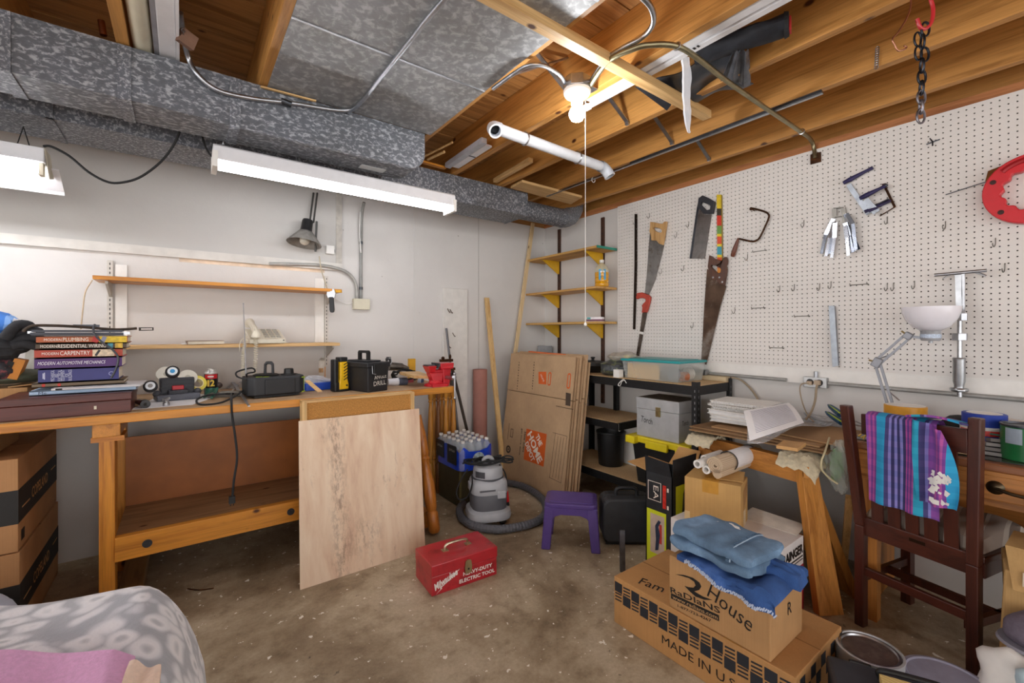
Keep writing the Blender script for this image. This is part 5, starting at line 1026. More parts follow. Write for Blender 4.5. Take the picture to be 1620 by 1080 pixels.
t.p('pages', plain('#e0d6c2', .8), bx((0, 0, .010), (.17, .12, .016))); t.p('cover', plain('#8a705c', .7), bx((-.004, 0, .0195), (.178, .125, .002)), bx((-.088, 0, .010), (.003, .125, .018)))
one('thin_booklet', 'thin white booklet beside the worn cream one on shelf', 'book', M_PAPER, bx(Vector((PY(299, 537, 3.12).x, 3.12, 1.157)), (.07, .1, .006)))
# blue tray and neighbours
q = on(502, 617)+Vector((0, .05, 0))
t = Thing('blue_tray', 'shallow blue plastic tray of clear bits on the bench', 'tray', q, rz=.12)
t.p('tray', plain('#1d49b4', .4), ring(rrect(.19, .14, .03), rrect(.175, .125, .025), .045, TR((0, 0, .002))), pr(rrect(.17, .12, .02), .006, TR((0, 0, .001))), bev=.003)
one('plastic_scraps', 'heap of crumpled clear plastic in the blue tray', 'plastic scraps', clear('#e6eaf2', .2, .45), blob(q+Vector((0, 0, .052)), (.08, .055, .032), .22, seed=21))
one('wood_paddle', 'small pale wood paddle resting across the blue tray rim', 'wood stick', M_LIGHTWOOD, beam(PZ(486, 602, ZB+.085), PZ(506, 619, ZB+.048), .022, .006))
q = on(515, 606)+Vector((0, .1, 0))
t = Thing('spray_can', 'white aerosol can with orange stripes behind the blue tray', 'spray can', q)
t.p('can', plain('#e9e4da', .3), la([(0, 0), (.03, 0), (.031, .003), (.031, .15), (.03, .153)], 24), smooth=True); t.p('top', plain('#cfcac0', .4, .3), la([(.031, .153), (.032, .156), (.022, .172), (.012, .176), (.012, .182), (0, .182)], 24), smooth=True); t.p('nozzle', M_BLACK, la([(.006, .182), (.006, .196), (0, .197)], 12))
cd = math.atan2(-q.y, -q.x); t.p('stripe', plain('#d88a2a', .4), wrap(.0315, .02, .15, cd+.6, cd+.8, 4)); t.p('print_panel', plain('#c8a070', .4, 0, .4, 50), wrap(.0315, .07, .10, cd-.7, cd+.3, 8))
# flashlight
q = on(541, 620)+Vector((0, .045, 0))
t = Thing('lantern_torch', 'yellow and black upright handheld lantern torch', 'flashlight', q, rz=.35)
t.p('body', plain('#e8b81a', .4), pr([(-.033, 0), (.033, 0), (.033, .03), (.026, .06), (.026, .165), (-.026, .165), (-.026, .06), (-.033, .03)], .05, TR((0.012, .025, 0.012), (PI/2, 0, 0))), bev=.006)
t.p('base', M_BLACK, bx((.012, 0, .007), (.07, .055, .013)), bev=.003); t.p('top_cap', M_BLACK, bx((.012, 0, .19), (.052, .05, .028)), bev=.005)
t.p('rear_handle', M_BLACK, bx((-.036, 0, .115), (.026, .045, .155)), bx((-.033, 0, .03), (.03, .05, .055)), bev=.006)
for i in range(6): t.p('grip_rib', M_BLACK, bx((.022, -.0255, .075+.018*i), (.03, .003, .005), (0, -.5, 0)))
t.p('screw', M_BLACK, lathe_axis([(.006, 0), (.006, .002), (0, .002)], (.03, -.0255, .035), (0, -1, 0), 10))
# ANGLE DRILL case
f0, f1 = on(582, 621), on(613, 617); dr = (f1-f0); dr.z = 0; ang = math.atan2(dr.y, dr.x)
t = Thing('ammo_case', 'black plastic case hand-lettered ANGLE DRILL with top handle', 'case', (f0+f1)/2, rz=ang)
Wd, Ln, Hh = dr.length, .27, .175
MC = TR((0, 0, 0)); th = .0
L2 = Ln
t.p('body', plain('#1b1c20', .5, 0, .2, 30), hexa([(-Wd/2, 0, 0), (Wd/2, 0, 0), (Wd/2, L2, 0), (-Wd/2, L2, 0)], [(-Wd/2-.004, -.006, Hh-.03), (Wd/2+.004, -.006, Hh-.03), (Wd/2+.004, L2, Hh-.03), (-Wd/2-.004, L2, Hh-.03)]), bev=.004)
t.p('lid', plain('#202126', .5, 0, .2, 30), bx((0, L2/2-.003, Hh-.015), (Wd+.024, L2+.02, .028)), bx((0, L2/2, Hh+.004), (Wd*.7, L2*.75, .01)), bev=.004)
t.p('handle', M_BLACK, ring([(-.05, 0), (.05, 0), (.05, .05), (.04, .06), (-.04, .06), (-.05, .05)], [(-.034, .0), (.034, .0), (.034, .04), (.03, .045), (-.03, .045), (-.034, .04)], .02, TR((-.01, L2*.5, Hh+.006), (PI/2, 0, PI/2))), bev=.003)
t.p('latch', M_BLACK, bx((Wd*.05, -.012, Hh-.045), (Wd*.66, .014, .07)), bev=.003); t.p('latch_wire', M_STEEL, tb([(-Wd*.36, -.014, Hh-.02), (-Wd*.36, -.018, Hh-.065), (-Wd*.2, -.02, Hh-.07)], .002, 6))
M_CHALK = plain('#d9d6cf', .8, 0, .2, 90)
t.text('ANGLE', M_CHALK, (Wd*.1, -.005, .088), (1, 0, .08), (0, 0, 1), Wd*.62, .024); t.text('DRILL', M_CHALK, (Wd*.07, -.005, .05), (1, 0, .06), (0, 0, 1), Wd*.62, .026)
# grey cloth roll, drill with cord, board, vise
t = Thing('rag_roll', 'rolled grey and white rag on the bench beside black case', 'rag', on(628, 612), world=True); a, b = on(616, 611)+Vector((0, .03, .024)), on(646, 609)+Vector((0, .03, .022))
t.p('white_part', plain('#cfd0d6', .9, 0, .1, 20, .4), tb([a, a+(b-a)*.55], [.022, .027], 12)); t.p('dark_part', plain('#4e5260', .9, 0, .2, 20, .4), tb([a+(b-a)*.55, b, b+(b-a)*.06], [.027, .026, .012], 12))
t = Thing('corded_drill', 'old grey drill lying among its black cord behind the rag', 'drill', on(640, 600), world=True)
q = PY(633, 578, 3.0)
t.p('motor', metal('#7d7a74', .45, .2), cy(PY(615, 579, 3.0), PY(636, 580, 3.0), .030, .026), smooth=True); t.p('gearbox', metal('#8d8a84', .45, .2), cy(PY(636, 580, 3.0), PY(646, 583, 3.0), .02, .014), smooth=True); t.p('handle', plain('#3a3a3c', .6), beam(PY(616, 578, 3.0), PY(614, 566, 2.98), .03, .03)); t.p('switch_ring', M_STEEL, tb([PY(617, 571, 2.97)+Vector((.012*math.cos(a), 0, .022*math.sin(a))) for a in [2*PI*j/12 for j in range(12)]], .003, 6, True))
rnd = random.Random(4); pts = []
for i in range(46): a = i*.62; pts.append(PY(640+18*math.cos(a)+rnd.uniform(-4, 4), 594+8*math.sin(a)+rnd.uniform(-3, 3), 2.93+.05*math.sin(a*1.3)))
for p in pts: p.z = max(p.z, ZB+.008)
t.p('cord', M_BLACKM, tb(smooth_path(pts, 4), .0055, 6), smooth=True)
t.p('red_plug', plain('#b8505a', .5), bx(PY(648, 602, 2.9), (.05, .02, .03)))
t = Thing('caulk_cup', 'small blue and white cup lying before the vise', 'cup', PY(666, 602, 2.85), world=True); t.p('cup', plain('#c8d2e0', .4), cy(PY(662, 602, 2.87), PY(668, 603, 2.85), .02, .028)); t.p('rim', plain('#2f5a9a', .4), cy(PY(668, 603, 2.85), PY(669, 603, 2.847), .0285, n=18))
one('pine_offcut', 'pale wooden board clamped in the red vise', 'wood board', M_LIGHTWOOD, slab([PY(632, 588, 2.80), PY(662, 587, 2.84), PY(686, 595, 2.66), PY(655, 594, 2.60)], (0, 0, -.018)))
vx = PY(692, 610, 2.62); 
t = Thing('bench_vise', 'red cast bench vise clamped to the workbench right end', 'vise', (vx.x, 2.62, ZB))
M_RED = plain('#c4202c', .35, 0, .12, coat=.3)
t.p('base', M_RED, la([(.072, 0), (.075, .006), (.07, .016), (.045, .024), (.04, .04), (0, .04)], 28, c=(-.015, 0, 0)), bx((-.015, -.045, .009), (.11, .06, .018)), smooth=True)
t.p('body', M_RED, hexa([(-.045, -.035, .03), (.02, -.035, .03), (.02, .035, .03), (-.045, .035, .03)], [(-.07, -.03, .09), (.03, -.03, .09), (.03, .03, .09), (-.07, .03, .09)]), bx((.0, 0, .085), (.13, .045, .045)), bev=.006)
t.p('fixed_jaw', M_RED, hexa([(-.07, -.03, .09), (-.03, -.03, .09), (-.03, .03, .09), (-.07, .03, .09)], [(-.085, -.055, .135), (-.03, -.055, .135), (-.03, .055, .135), (-.085, .055, .135)]), bev=.005)
t.p('moving_jaw', M_RED, hexa([(.03, -.032, -.0), (.075, -.032, -.0), (.075, .032, -.0), (.03, .032, -.0)], [(.02, -.036, .115), (.085, -.036, .115), (.085, .036, .115), (.02, .036, .115)]), hexa([(-.0, -.058, .112), (.09, -.058, .112), (.09, .058, .112), (-.0, .058, .112)], [(-.01, -.06, .15), (.10, -.05, .15), (.10, .05, .15), (-.01, .06, .15)]), bev=.007)
t.p('jaw_plate', M_DSTEEL, bx((-.024, 0, .128), (.010, .11, .022))); t.p('jaw_plate', M_DSTEEL, bx((-.012, 0, .14), (.010, .11, .022)))
t.p('anvil_pad', M_DSTEEL, bx((-.06, 0, .137), (.05, .07, .008))); t.p('screw', M_STEEL, cy((.05, -.03, .055), (.05, -.135, .055), .012), sp((.05, -.13, .06), .018)); t.p('handle', M_STEEL, cy((.05, -.142, .085), (.052, -.142, -.07), .006, n=10), sp((.05, -.142, .085), .010), sp((.052, -.142, -.07), .010))
# wall-leaning stock behind
px_ = [PY(700, 500, 3.285).x, PY(738, 500, 3.285).x]
t = Thing('white_plank', 'white painted plank with old hooks upright on the back wall', 'plank', ((px_[0]+px_[1])/2, 3.28, 0), world=True)
t.p('plank', plain('#dedbd6', .6, 0, .06), b2((px_[0], 3.268, 0), (px_[1], 3.288, PY(718, 456, 3.268).z)), bev=.003)
for a, b in ((712, 493), (716, 530), (708, 492), (709, 548)): q = PY(a, b, 3.266); t.p('hook', M_RUST, tb(smooth_path([q+Vector((0, 0, .02)), q+Vector((.004, -.015, 0)), q+Vector((.012, -.02, -.012)), q+Vector((.02, -.008, -.008))], 3), .003, 6))
t = Thing('pipe_clamp', 'pair of dark steel pipe clamps leaning in corner behind the vise', 'clamp', PY(735, 720, 3.1), world=True)
t.p('pipe', metal('#6a6a6e', .4), cy(PY(706, 519, 3.22), PY(732, 745, 3.05), .0095, n=12)); t.p('pipe', metal('#4a423c', .5), cy(PY(716, 585, 3.15), PY(752, 735, 3.05), .012, n=12)); t.p('pipe', metal('#4a423c', .5), cy(PY(712, 590, 3.16), PY(728, 735, 3.02), .012, n=12))
q = PY(706, 570, 3.15); t.p('head', M_RUST, bx(q, (.11, .03, .022)), sp(q+Vector((-.035, -.01, .02)), .014), sp(q+Vector((.03, -.01, .03)), (.010, .01, .02)), bx(q+Vector((.05, 0, -.07)), (.05, .03, .02)))
one('cardboard_tube', 'dusty pink cardboard tube standing against the back wall', 'tube', plain('#a87468', .8, 0, .06), la([(.06, 0), (.061, .002), (.061, .90), (.06, .902), (.056, .902), (.056, .85), (0, .85)], 32, c=(PY(761, 600, 3.2).x, 3.215, 0)), smooth=True)
one('wood_stake', 'knotty pine stake leaning against the back wall near tube', 'wood strip', M_LIGHTWOODZ, beam((PY(797, 740, 3.02).x, 3.02, 0), PY(770, 471, 3.265), .042, .02, up=(0, 1, 0)), bev=.001)
one('wood_stake', 'tall pale strip leaning into corner up to the round pipe', 'wood strip', wood('#e2c79a', '#c9a670', 2, 1, .6), beam((PZ(798, 747).x+.02, 3.215, 0.0), PY(843, 353, 3.262), .034, .018, up=(0, 1, 0)))
one('white_lath', 'thin white lath leaning beside the flattened moving cartons', 'wood strip', M_WHITE, beam((PZ(784, 745).x, 3.16, 0), PY(812, 575, 3.25), .012, .02, up=(0, 1, 0)))
# turned balusters
def baluster(h=.80):
    pf = [(.016, 0), (.018, .01), (.018, .22), (.012, .235), (.019, .25), (.012, .265), (.018, .28), (.013, .30), (.021, .40), (.019, .52), (.013, .66), (.011, .69), (.018, .70), (.011, .712), (.017, .725), (.017, .80), (0, .80)]
    return pf
bl = ['leftmost', 'second', 'third, darker,', 'fourth', 'fifth', 'sixth', 'rightmost']
for i in range(7):
    px = 679+6.1*i; base = PY(px+2, 700, 3.02+.06*(i % 2)); col = ('#c98a34', '#a5682a') if i != 2 else ('#7a4a20', '#55300f')
    o = one('baluster', 'turned orange wood baluster under bench end, %s of the row' % bl[i], 'baluster', wood(col[0], col[1], 2, 1.2, .35, False), la(baluster(), 14, c=(base.x, base.y, 0)), smooth=True, group='balusters by the bench end')
a, b = PZ(688, 846), PY(662, 660, 2.56); d = b-a; L = d.length
pf = [(.026, 0), (.034, .02), (.034, .16), (.026, .18), (.032, .2), (.038, .3), (.038, .42), (.03, .5), (.026, .6), (.034, .62), (.026, .64), (.034, .66), (.03, .8), (.02, .93), (.018, 1.0), (0, 1.0)]
one('table_leg', 'turned orange table leg leaning behind the plywood sheet', 'table leg', wood('#b87028', '#8a4a14', 2, 1, .35, False), lathe_axis([(r*1.0, z*L) for r, z in pf], a+Vector((0, 0, .015)), d, 10), smooth=True)
one('wood_block', 'orange wood offcut on floor behind the leaning table leg', 'wood scrap', M_ORANGE, bx((PZ(672, 850).x+.06, PZ(672, 850).y+.16, .05), (.06, .09, .10)))
# ================================================================ THINGS ON THE FLOOR
def two_pt(a, b):
    """base frame from the front-left and front-right floor corners: origin a, x along ab, y away from the viewer"""
    a = Vector(a); b = Vector(b); d = b-a; d.z = 0; return a, math.atan2(d.y, d.x), d.length
# ---- red steel tool box
o, rz, W = two_pt(PZ(683, 944), PZ(786, 908)); Dp, H = .205, .142
t = Thing('steel_toolbox', 'red steel toolbox lettered HEAVY-DUTY ELECTRIC TOOL on the floor', 'toolbox', o, rz)
M_REDBOX = plain('#b0202b', .35, 0, .12, 14, coat=.3, dirt='#8e141d')
t.p('body', M_REDBOX, b2((0, 0, 0), (W, Dp, H*.62)), bev=.003); t.p('lid', M_REDBOX, b2((-.002, -.003, H*.625), (W+.002, Dp+.002, H)), bev=.004)
t.p('handle', metal('#c0b49a', .3), tb(smooth_path([(W*.32, Dp*.5, H), (W*.33, Dp*.5, H+.022), (W*.4, Dp*.5, H+.03), (W*.6, Dp*.5, H+.03), (W*.67, Dp*.5, H+.022), (W*.68, Dp*.5, H)], 4), .006, 8), smooth=True)
for f in (.32, .68): t.p('handle_plate', metal('#b0a080', .4), bx((W*f, Dp*.5, H+.002), (.03, .028, .004)))
t.p('latch', metal('#b8ab88', .35), pr([(-.016, -.03), (.016, -.03), (.019, .0), (.015, .028), (.006, .034), (-.006, .034), (-.015, .028), (-.019, 0)], .008, FRM((W*.53, -.002, H*.63), (1, 0, 0), (0, 0, 1)))); t.p('latch_hole', M_INK, pr(circ(.005, 8), .001, FRM((W*.53, -.0105, H*.57), (1, 0, 0), (0, 0, 1))))
M_WPRINT = plain('#e9e2de', .5, 0, .06)
t.text('HEAVY-DUTY', M_WPRINT, (W*.69, -.001, H*.40), (1, 0, 0), (0, 0, 1), W*.46, H*.13, bold=.03); t.text('ELECTRIC TOOL', M_WPRINT, (W*.68, -.001, H*.19), (1, 0, 0), (0, 0, 1), W*.56, H*.13, bold=.03)
t.text('Milwaukee', M_WPRINT, (W*.20, -.001, H*.42), (1, 0, .38), (-.3, 0, 1), W*.36, H*.24, shear=.3, bold=.03)
t.p('lightning_bolt', M_WPRINT, pr([(0, 0), (.03, .018), (.028, .024), (.075, .05), (.125, .085), (.07, .06), (.072, .053), (.02, .024), (.022, .016)], .0006, FRM((W*.06, -.001, H*.04), (1, 0, 0), (0, 0, 1))))
# ---- purple step stool
a, b = PZ(856, 869), PZ(950, 877); o, rz, W = two_pt(a, b); Dp, H = .235, .26
t = Thing('step_stool', 'purple plastic step stool on the concrete floor', 'stool', o, rz)
M_PUR = plain('#4a3578', .35, 0, .06, coat=.25)
t.p('top', M_PUR, xf(pr(rrect(W-.03, Dp-.02, .035), .03), TR((W/2, Dp/2, H-.03))), bev=.008); t.p('top_panel', plain('#5a468a', .5, 0, .06), xf(pr(rrect(W-.08, Dp-.07, .02), .002), TR((W/2, Dp/2, H))))
for sx in (0, 1):
    for sy in (0, 1):
        bx0 = (0 if sx == 0 else W-.05, 0 if sy == 0 else Dp-.045); tx0 = (.018 if sx == 0 else W-.018-.055, .012 if sy == 0 else Dp-.012-.05)
        t.p('leg', M_PUR, hexa([(bx0[0], bx0[1], 0), (bx0[0]+.05, bx0[1], 0), (bx0[0]+.05, bx0[1]+.045, 0), (bx0[0], bx0[1]+.045, 0)], [(tx0[0], tx0[1], H-.02), (tx0[0]+.055, tx0[1], H-.02), (tx0[0]+.055, tx0[1]+.05, H-.02), (tx0[0], tx0[1]+.05, H-.02)]), bev=.006)
ar = [(0.03, H-.02), (0.03, H-.09)]+[(.07+.0, H-.09)]
def arch(w): return [(.02, H-.025), (w-.02, H-.025), (w-.03, H-.10), (w-.055, H-.10), (w-.075, H-.075), (w-.11, H-.062), (.11, H-.062), (.075, H-.075), (.055, H-.10), (.03, H-.10)]
t.p('skirt', M_PUR, pr(arch(W), .012, FRM((0, .012, 0), (1, 0, 0), (0, 0, 1)) @ TR((0, 0, -.012)))); t.p('skirt', M_PUR, pr(arch(W), .012, FRM((0, Dp-.012, 0), (1, 0, 0), (0, 0, 1))))
for x in (.016, W-.028): t.p('skirt', M_PUR, pr(arch(Dp), .012, FRM((x, 0, 0), (0, 1, 0), (0, 0, 1))))
# ---- vacuum
vc = PZ(772, 822); vc.z = 0
t = Thing('shop_vacuum', 'grey canister shop vacuum with cord wound on the lid', 'vacuum', vc, rz=-.35)
M_LG = plain('#a9abb0', .4, 0, .05); M_VD = plain('#5b5c62', .45, 0, .06)
def rbx(pro, n=36, p=3.2, **k): return sq(pro, n, p)
t.p('base', M_LG, rbx([(.10, .035), (.138, .04), (.142, .055), (.136, .085), (.112, .10), (.09, .10)]), smooth=True)
t.p('tank', M_VD, rbx([(.104, .095), (.113, .10), (.118, .205), (.116, .21)]), smooth=True)
t.p('tank_top', M_LG, rbx([(.12, .20), (.122, .205), (.116, .26), (.11, .275), (.09, .285)]), smooth=True)
t.p('seal_band', M_DGREY, la([(.098, .275), (.102, .278), (.102, .29), (.098, .293)], 32), smooth=True)
t.p('motor_head', M_LG, la([(.098, .29), (.099, .293), (.095, .345), (.088, .358), (.05, .366), (0, .368)], 32), smooth=True)
t.p('vent_grille', plain('#3f4046', .6), wrap(.0985, .298, .338, -2.75, -2.0, 8)); 
t.p('latch', M_LG, bx((.06, -.119, .2), (.055, .014, .045)), bev=.004); t.p('latch', M_LG, bx((-.119, .0, .235), (.016, .06, .05)), bev=.004)
t.p('front_slot', M_VD, bx((-.03, -.1195, .23), (.10, .004, .010)))
t.p('handle', M_LG, tb(smooth_path([(-.03, 0, .36), (-.028, 0, .395), (0, 0, .41), (.028, 0, .395), (.03, 0, .36)], 4), .013, 10), smooth=True)
for a in (.6, 2.2, 3.8, 5.4): t.p('caster', M_BLACK, sp((.118*math.cos(a), .118*math.sin(a), .022), (.024, .018, .022)), cy((.118*math.cos(a), .118*math.sin(a), .025), (.118*math.cos(a), .118*math.sin(a), .05), .014))
rnd = random.Random(9); pts = []
for i in range(70):
    a = i*.55; rr = 1+.12*math.sin(i*1.7); pts.append(Vector((.10*math.cos(a)*rr*1.3+(.03 if i > 35 else -.03), .055*math.sin(a)*rr, .378+.018*rnd.random()+.012*math.sin(i*.9))))
t.p('wound_cord', M_BLACKM, tb(smooth_path(pts, 3), .0048, 6), smooth=True)
Ri = Euler((0, 0, .35)).to_matrix(); dv = (vc-ORG).dot(FW)
loc = lambda px, py, dd=0: Ri @ (PD(px, py, dv+dd)-vc)
t.p('cord_tail', M_BLACKM, tb(smooth_path([loc(740, 742, -.05), loc(730, 757, -.06), loc(722, 778, -.08), loc(727, 790, -.08), loc(740, 785, -.08), loc(747, 765, -.10), loc(746, 750, -.10)], 4), .0048, 6), smooth=True)
t.p('cord_tail', M_BLACKM, tb(smooth_path([loc(790, 735, -.02), loc(799, 748, 0), loc(802, 765, 0), loc(802, 778, 0)], 4), .0048, 6), smooth=True)
t.p('red_plug', plain('#d01f28', .4), tb([loc(801, 776, 0), loc(802, 788, 0), loc(803, 793, 0)], [.012, .014, .012], 10)); t.p('plug_tip', M_BLACK, tb([loc(803, 793, 0), loc(804, 799, 0)], .010, 8))
hz = .026
hp = [PZ(795, 762, hz), PZ(825, 768, hz), PZ(848, 780, hz), PZ(862, 795, hz), PZ(863, 811, hz), PZ(850, 824, hz), PZ(820, 833, hz), PZ(785, 837, hz), PZ(752, 832, hz), PZ(732, 820, hz), PZ(727, 806, hz), PZ(733, 796, hz)]
hp = smooth_path(hp, 14)
t2 = Thing('vacuum_hose', 'ribbed dark grey vacuum hose curled on floor around the vacuum', 'hose', PZ(790, 837), world=True)
t2.p('hose', plain('#55565c', .5, 0, .1), tb(hp, [.024+.0022*(i % 2) for i in range(len(hp))], 12))
# ---- water bottle pack on an olive box
t = Thing('storage_box', 'dark olive box under the water bottles', 'box', (1.67, 2.82, 0), world=True)
t.p('box', plain('#4a432c', .6, 0, .15), b2((1.54, 2.67, 0), (1.80, 2.975, .25)), bev=.003); t.p('lid', plain('#554d33', .6, 0, .15), b2((1.536, 2.666, .2505), (1.804, 2.979, .262)), bev=.002); t.p('side_edge', plain('#6b6038', .6), b2((1.5395, 2.6695, 0), (1.556, 2.672, .25)))
t = Thing('water_bottle_pack', 'shrink-wrapped pack of water bottles with blue film', 'bottle pack', (1.66, 2.81, .262), rz=.0)
b0 = None
bpro = [(0, 0), (.026, 0), (.030, .006), (.030, .05), (.028, .055), (.030, .06), (.030, .13), (.026, .155), (.013, .178), (.013, .187)]
for i in range(4):
    for j in range(6):
        x = -.105+.066*i; y = -.16+.064*j
        if b0 is None:
            b0 = t.p('bottle', clear('#e6f0fa', .08, .28), mv(la(bpro, 14), (0, 0, 0)), smooth=True); b0.location = (x, y, .002)
            cap0 = mesh_obj('cap', [la([(.0145, .186), (.015, .188), (.015, .2), (.013, .202), (0, .202)], 12)], M_WHITE, b0, smooth=True)
        else:
            c = b0.copy(); COL.objects.link(c); c.location = (x, y, .002); cc = cap0.copy(); COL.objects.link(cc); cc.parent = c
t.p('blue_film', plain('#1f46d0', .25, 0, .15, 14, coat=.4), *[gr(36, 1, lambda u, v, z=(.0, .145): (lambda s: (s[0], s[1], .001+z[0]+(z[1]+.02*math.sin(u*40))*v))( (lambda q: (q[0], q[1]))( (lambda a: ((abs(math.cos(a))**.35)*math.copysign(.142, math.cos(a))+.0*0, (abs(math.sin(a))**.35)*math.copysign(.197, math.sin(a))))(u*2*PI) )))], smooth=True)
t.p('printed_panel', plain('#10151c', .3, 0, .3), bx((-.144, -.075, .10), (.003, .13, .13))); t.p('printed_panel', plain('#10151c', .3, 0, .3), bx((-.144, .10, .11), (.003, .12, .12)))
t.p('round_label', plain('#b8cfe0', .3, 0, .5, 40), pr(circ(.05, 20), .002, FRM((.0, -.199, .07), (1, 0, 0), (0, 0, 1))))
t.text('24 Pack', M_WPRINT, (-.1462, -.08, .13), (0, -1, 0), (0, 0, 1), .08, .018); t.text('24 Pack', M_WPRINT, (-.1462, .10, .13), (0, -1, 0), (0, 0, 1), .08, .018)
# ---- flattened moving cartons
M_KRAFT = carton('#c0a07c', 3.0); M_HDO = plain('#d8601e', .6, 0, .06)
Yl, Yr = 3.08, 2.285
xb0, xt0, Hc = 2.16, 2.295, 1.04
for k in range(6):
    dx = .0205*k; hh = Hc-.008*k*(1 if k % 2 else -.5); yl = Yl-.004*k; yr = Yr-.010*k+.006*(k % 2)
    p = [Vector((xb0+dx, yl, .001)), Vector((xb0+dx, yr, .001)), Vector((xt0+dx*1.0, yr+.005, hh)), Vector((xt0+dx*1.0, yl, hh))]
    nm = ['front flattened moving carton with orange square logo, leaning on shelving', 'second flattened carton behind the logo carton', 'third flattened carton in the leaning stack', 'fourth flattened carton in the leaning stack', 'fifth flattened carton in the leaning stack', 'rearmost flattened carton leaning against black shelving'][k]
    t = Thing('flattened_carton', nm, 'box', (xb0+dx, (yl+yr)/2, 0), group='flattened moving cartons', world=True)
    zc = lambda f: [p[0].lerp(p[3], f), p[1].lerp(p[2], f)]
    for f0, f1 in ((0, .695), (.70, 1.0)):
        a, b = zc(f0), zc(f1); t.p('panel', M_KRAFT, slab([a[0], a[1], b[1], b[0]], (.0085, 0, 0)), bev=.0015); t.p('panel', M_KRAFT, slab([a[0]+Vector((.0105, 0, 0)), a[1]+Vector((.0105, .012, 0)), b[1]+Vector((.0105, .012, 0)), b[0]+Vector((.0105, 0, 0))], (.0085, 0, 0)), bev=.0015)
    if k == 0:
        fx = p[1]-p[0]; fy = p[3]-p[0]; Wd = fx.length
        def F(u, v): return p[0]+fx*u+fy*v
        uR = fx.normalized(); uU = fy.normalized(); nO = uR.cross(uU); 
        def bil(px, py):
            d = ray(px, py); nn = fx.cross(fy); tt = (p[0]-ORG).dot(nn)/d.dot(nn); return ORG+d*tt
        z7b = lambda a, b: bil(780+a/3.857, 520+b/3.857)
        def patch(nm, pts, mat, lift=.0008): return t.p(nm, mat, slab([z7b(*q) for q in pts], nO*lift))
        cA, cB, cC, cD = z7b(212, 603), z7b(330, 640), z7b(300, 848), z7b(185, 795); ctr = (cA+cB+cC+cD)/4; S = ((cB-cA).length+(cD-cA).length)/2
        t.p('orange_logo_square', M_HDO, slab([ctr-uR*S/2-uU*S/2, ctr+uR*S/2-uU*S/2, ctr+uR*S/2+uU*S/2, ctr-uR*S/2+uU*S/2], nO*.0008))
        ud = (-uU+uR*.85).normalized(); vd = (uR+uU*.85).normalized(); off = nO*.0012
        M_LOGOT = plain('#f0e4d6', .7)
        t.text('HOME', M_LOGOT, ctr+off, ud, vd, S*1.04, S*.27, bold=.035); t.text('THE', M_LOGOT, ctr+off+vd*S*.29-ud*S*.08, ud, vd, S*.38, S*.19, bold=.035); t.text('DEPOT', M_LOGOT, ctr+off-vd*S*.29, ud, vd, S*.66, S*.2, bold=.035)
        M_KINK = plain('#4a3c30', .8)
        t.text('How doers', M_KINK, z7b(192, 690)+off, -uU, uR, .16, .026, bold=.02); t.text('get more done.', M_KINK, z7b(170, 690)+off, -uU, uR, .22, .024, bold=.02)
        t.p('recycle_mark', M_KINK, xf(ring(circ(.032, 20), circ(.017, 20), .0006), FRM(z7b(94, 734)+off, uR, uU))); t.p('recycle_mark', M_KINK, pr(circ(.009, 10), .0006, FRM(z7b(94, 734)+off, uR, uU)))
        for a_, b_ in (((365, 632), (452, 655)), ((342, 905), (415, 940))): t.p('form_line', M_KINK, beam(z7b(*a_)+off, z7b(*b_)+off, .0025, .0008, up=nO))
        for a_, b_ in (((382, 632), (345, 908)), ((452, 655), (415, 940)), ((398, 655), (364, 905)), ((415, 660), (382, 910)), ((432, 665), (398, 920))): t.p('form_line', M_KINK, beam(z7b(*a_)+off, z7b(*b_)+off, .002, .0008, up=nO))
        t.p('small_logo', M_HDO, slab([z7b(278, 262), z7b(325, 262), z7b(325, 340), z7b(278, 335)], nO*.0008)); t.text('HOME', M_LOGOT, z7b(302, 300)+off, ud, vd, .07, .016)
        for c_, hh_, ww in (((345, 305), .105, .036), ((463, 318), .115, .036)): t.p('round_tag', M_HDO, xf(ring(rrect(ww, hh_, .016), rrect(ww*.55, hh_*.8, .008), .0008), FRM(z7b(*c_)+off*.5, uR, uU)))
        t.p('grey_tag', M_KINK, slab([z7b(445, 388), z7b(475, 395), z7b(472, 472), z7b(442, 466)], nO*.0008))
        for xq in (158, 250): t.p('small_print', M_KINK, *[bx(z7b(xq+2-i*1.2, 205+i*16)+off, (.001, .006+.004*(i % 2), .010)) for i in range(11)], kind='stuff')
        t.p('small_print', M_KINK, *[bx(z7b(100-i*1.0, 580+i*9)+off, (.001, .006, .008)) for i in range(11)], kind='stuff'); t.p('bar_mark', M_KINK, xf(ring(rrect(.035, .07, .002), rrect(.026, .06, .002), .0006), FRM(z7b(115, 635)+off, uR, uU)))
        t.p('cut_slot', plain('#5a4632', .9), beam(z7b(385, 470)+off, z7b(490, 492)+off, .005, .0008, up=nO))
one('orange_strap', 'orange flat strip lying on top of the flattened cartons', 'strap', plain('#d8703a', .6), beam(PX(838, 556, 2.34), PX(894, 561, 2.37), .03, .010))
